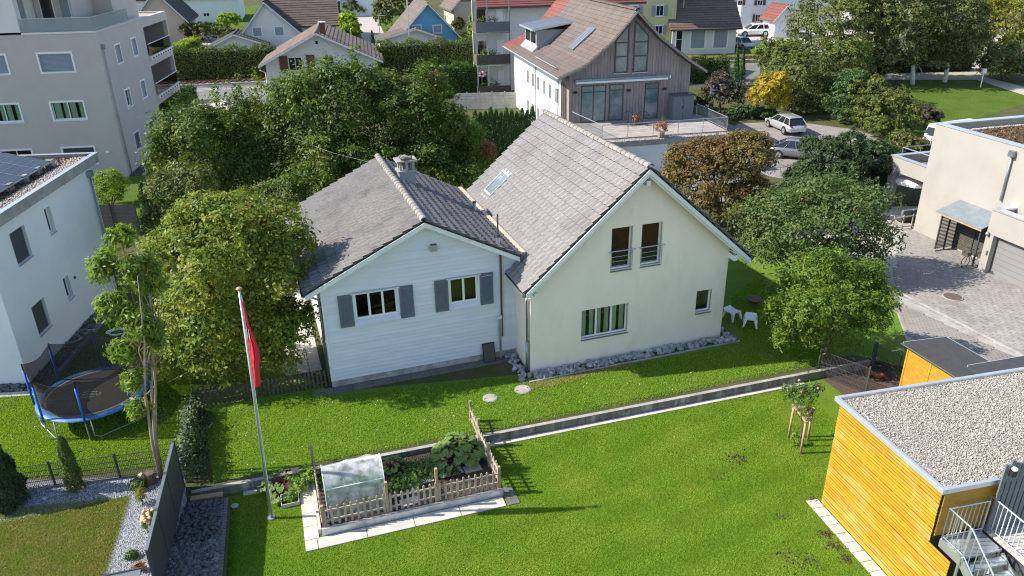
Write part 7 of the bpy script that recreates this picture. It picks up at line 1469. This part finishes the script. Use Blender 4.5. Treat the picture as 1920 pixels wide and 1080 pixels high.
MB().tube([(.2,.28,1.02),(.33,.1,1.05),(.33,-.1,1.05),(.2,-.28,1.02)], .014, 6).build('handlebar', M['black'], bk); MB().ellip((-.24,0,.95),(.14,.07,.04),8,5).build('saddle', M['black'], bk); B_(.42,.72,-.18,.18,.72,.95).build('basket', M['wood_dark'], bk); MB().tube([(.0,.03,.1),(-.05,.03,.3),(-.05,-.1,.2)], .012, 5).build('pedal', M['dark_metal'], bk)
# covered terrace: parasol, sofa, little gate
pr = thing('parasol', G(1708,385), 'white parasol open under the covered terrace', 'parasol'); b = MB(); V = [(0,0,2.25)]+[(1.35*math.cos(k*.785+.3),1.35*math.sin(k*.785+.3),1.75) for k in range(8)]+[(1.35*math.cos(k*.785+.3),1.35*math.sin(k*.785+.3),1.55) for k in range(8)]
b.add(V, [(0,k+1,(k+1)%8+1) for k in range(8)]+[(k+1,k+9,(k+1)%8+9,(k+1)%8+1) for k in range(8)]); b.build('canopy', M['white_cloth'], pr); MB().tube([(0,0,0),(0,0,2.25)], .03, 6).build('pole', M['dark_metal'], pr)
sf = thing('garden_sofa', P(1700,420,0)+np.array([.3,.6,0]), 'dark grey garden sofa beside the beige house', 'sofa', rz=R_(15)); B_(-.75,.75,-.35,.35,.1,.42).build('seat', M['anthracite'], sf, bevel=.05)
for x in (-.38,.38): B_(x-.36,x+.36,-.36,-.16,.42,.85).build('back_cushion', M['shutter'], sf, bevel=.06)
gt = thing('wooden_gate', P(1672,432,0), 'low light wooden gate at the end of the driveway', 'gate', rz=R_(15)); B_(0,2.1,-.02,.02,.75,.82).build('rail', M['wood_old'], gt); B_(0,2.1,-.02,.02,.12,.18).build('rail', M['wood_old'], gt)
for k in range(4): B_(k*.68,k*.68+.06,-.025,.025,0,.9).build('post', M['wood_old'], gt)
wl_ = thing('paved_terrace', P(1690,415,0)+np.array([0,.8,0]), 'pale terrace slabs behind the wooden gate', 'paving'); wl_['kind'] = 'structure'; B_(-1.0,3,-.8,2,0,.02).build('slab', M['slab'], wl_)
# signs and poles
sg = G(1335,215); t = thing('no_parking_sign', sg, 'no-parking sign on a short post beside the terrace', 'sign'); x_ = R_(10); MB().tube([(0,0,0),(0,0,2.9)], .04, 6).build('post', M['galv'], t)
B_(-.42,.42,-.06,-.04,2.0,3.2).build('plate', M['white_pvc'], t); MB().tube([(0,-.075,2.75),(0,-.062,2.75)], .3, 20).build('red_ring', M['red_car'], t); MB().tube([(0,-.085,2.75),(0,-.076,2.75)], .23, 20).build('blue_disc', M['blue_sleeve'], t); MB().bar((-.2,-.09,2.95),(.2,-.09,2.55),.01,.07).build('red_bar', M['red_car'], t)
B_(-.25,.25,-.065,-.061,2.2,2.3).build('text_line', M['black'], t)
def pole(px, py, top, r, label, m='galv', nm='pole', lamp=False):
    p = G(px, py); z = AT(px, top, p[1])[2]; t = thing(nm, (p[0],p[1],gz(p[1])), label, 'pole'); MB().tube([(0,0,0),(0,0,z-gz(p[1]))], [r,r*.7], 8).build('shaft', M[m], t)
    MB().tube([(0,0,-.05),(0,0,.3)], r*1.6, 8).build('foot', M[m], t)
    if lamp: B_(-.15,1.0,-.12,.12,z-gz(p[1]),z-gz(p[1])+.1).build('lamp_head', M[m], t)
pole(771,122,-60,.11,'tall pale mast before the blue house'); pole(868,135,78,.09,'short grey mast before the lower hedge', lamp=False); pole(1275,98,-60,.10,'tall grey mast before the grey annex'); pole(1482,62,-60,.13,'pale mast beside the small white shed'); pole(1858,78,0,.08,'left white flag mast at the park',nm='flag_mast'); pole(1868,72,-10,.08,'right white flag mast at the park',nm='flag_mast'); pole(714,85,30,.06,'thin street lamp beside the lane', lamp=True, nm='street_lamp')
lb = G(1838,164); t = thing('park_lamp', lb, 'short white bollard lamp on the park lawn', 'lamp'); MB().tube([(0,0,0),(0,0,1.5)], .06, 6).build('post', M['white_pvc'], t); B_(-.2,.2,-.15,.15,1.5,2.0).build('head', M['white_pvc'], t)
sa_ = thing('satellite_dish', G(1393,205), 'white satellite dish behind the purple shrub', 'dish'); MB().tube([(0,0,0),(0,0,1.2)], .04, 6).build('mast', M['galv'], sa_); MB().ellip((0,-.1,1.4),(.6,.6,.1),14,6).build('bowl', M['white_pvc'], sa_)
# trellis, bean pole, overhead wire
wr_ = thing('overhead_wire', TF.world(4.0,8.5,6.7), 'thin wire from the timber roof into the trees', 'wire'); p1 = AT(545,257,44)-TF.world(4.0,8.5,6.7); MB().tube([(0,0,0), p1*.5-[0,0,.15], p1], .006, 4).build('cable', M['metal'], wr_)
co = thing('coiled_hose', G(220,625), 'pale coiled hose lying on the lawn behind the trampoline', 'hose'); MB().tube([(.3*math.cos(k*.5)*(1+.02*k),.3*math.sin(k*.5),.03+.002*k) for k in range(40)], .02, 5).build('hose', M['white_plastic'], co)
tb_ = thing('garden_table_roof', G(255,1085)+np.array([0,-.1,0]), 'dark metal edge of a canopy at the bottom of the gravel bed', 'canopy', rz=R_(17)); B_(-1.0,.25,-.6,.0,.35,.42).build('top', M['metal'], tb_); B_(-1.02,.27,-.03,.02,.3,.45).build('edge', M['dark_metal'], tb_)
for x in (-.95,.2): B_(x,x+.05,-.55,-.5,0,.35).build('leg', M['dark_metal'], tb_)
pl = thing('green_lid', P(440,949,ZL), 'pale green round lid lying on the lawn beside the rocks', 'lid'); MB().tube([(0,0,0),(0,0,.03)], .12, 16).build('disc', mat('mint', (.25,.5,.33), rough=.5), pl)
wd = thing('wood_offcut', P(388,932,0), 'brown wooden board lying at the end of the low wall', 'board', rz=R_(12)); B_(-.5,.5,-.1,.1,0,.06).build('plank', M['wood_post'], wd)
bs = thing('water_butt_stone', P(303,934,0), 'single pale stone on the gravel bed', 'stone'); link('stone', stone_mesh('stone','rock',99), bs).scale = (.1,.08,.05); bs.location = P(84,934,.03)
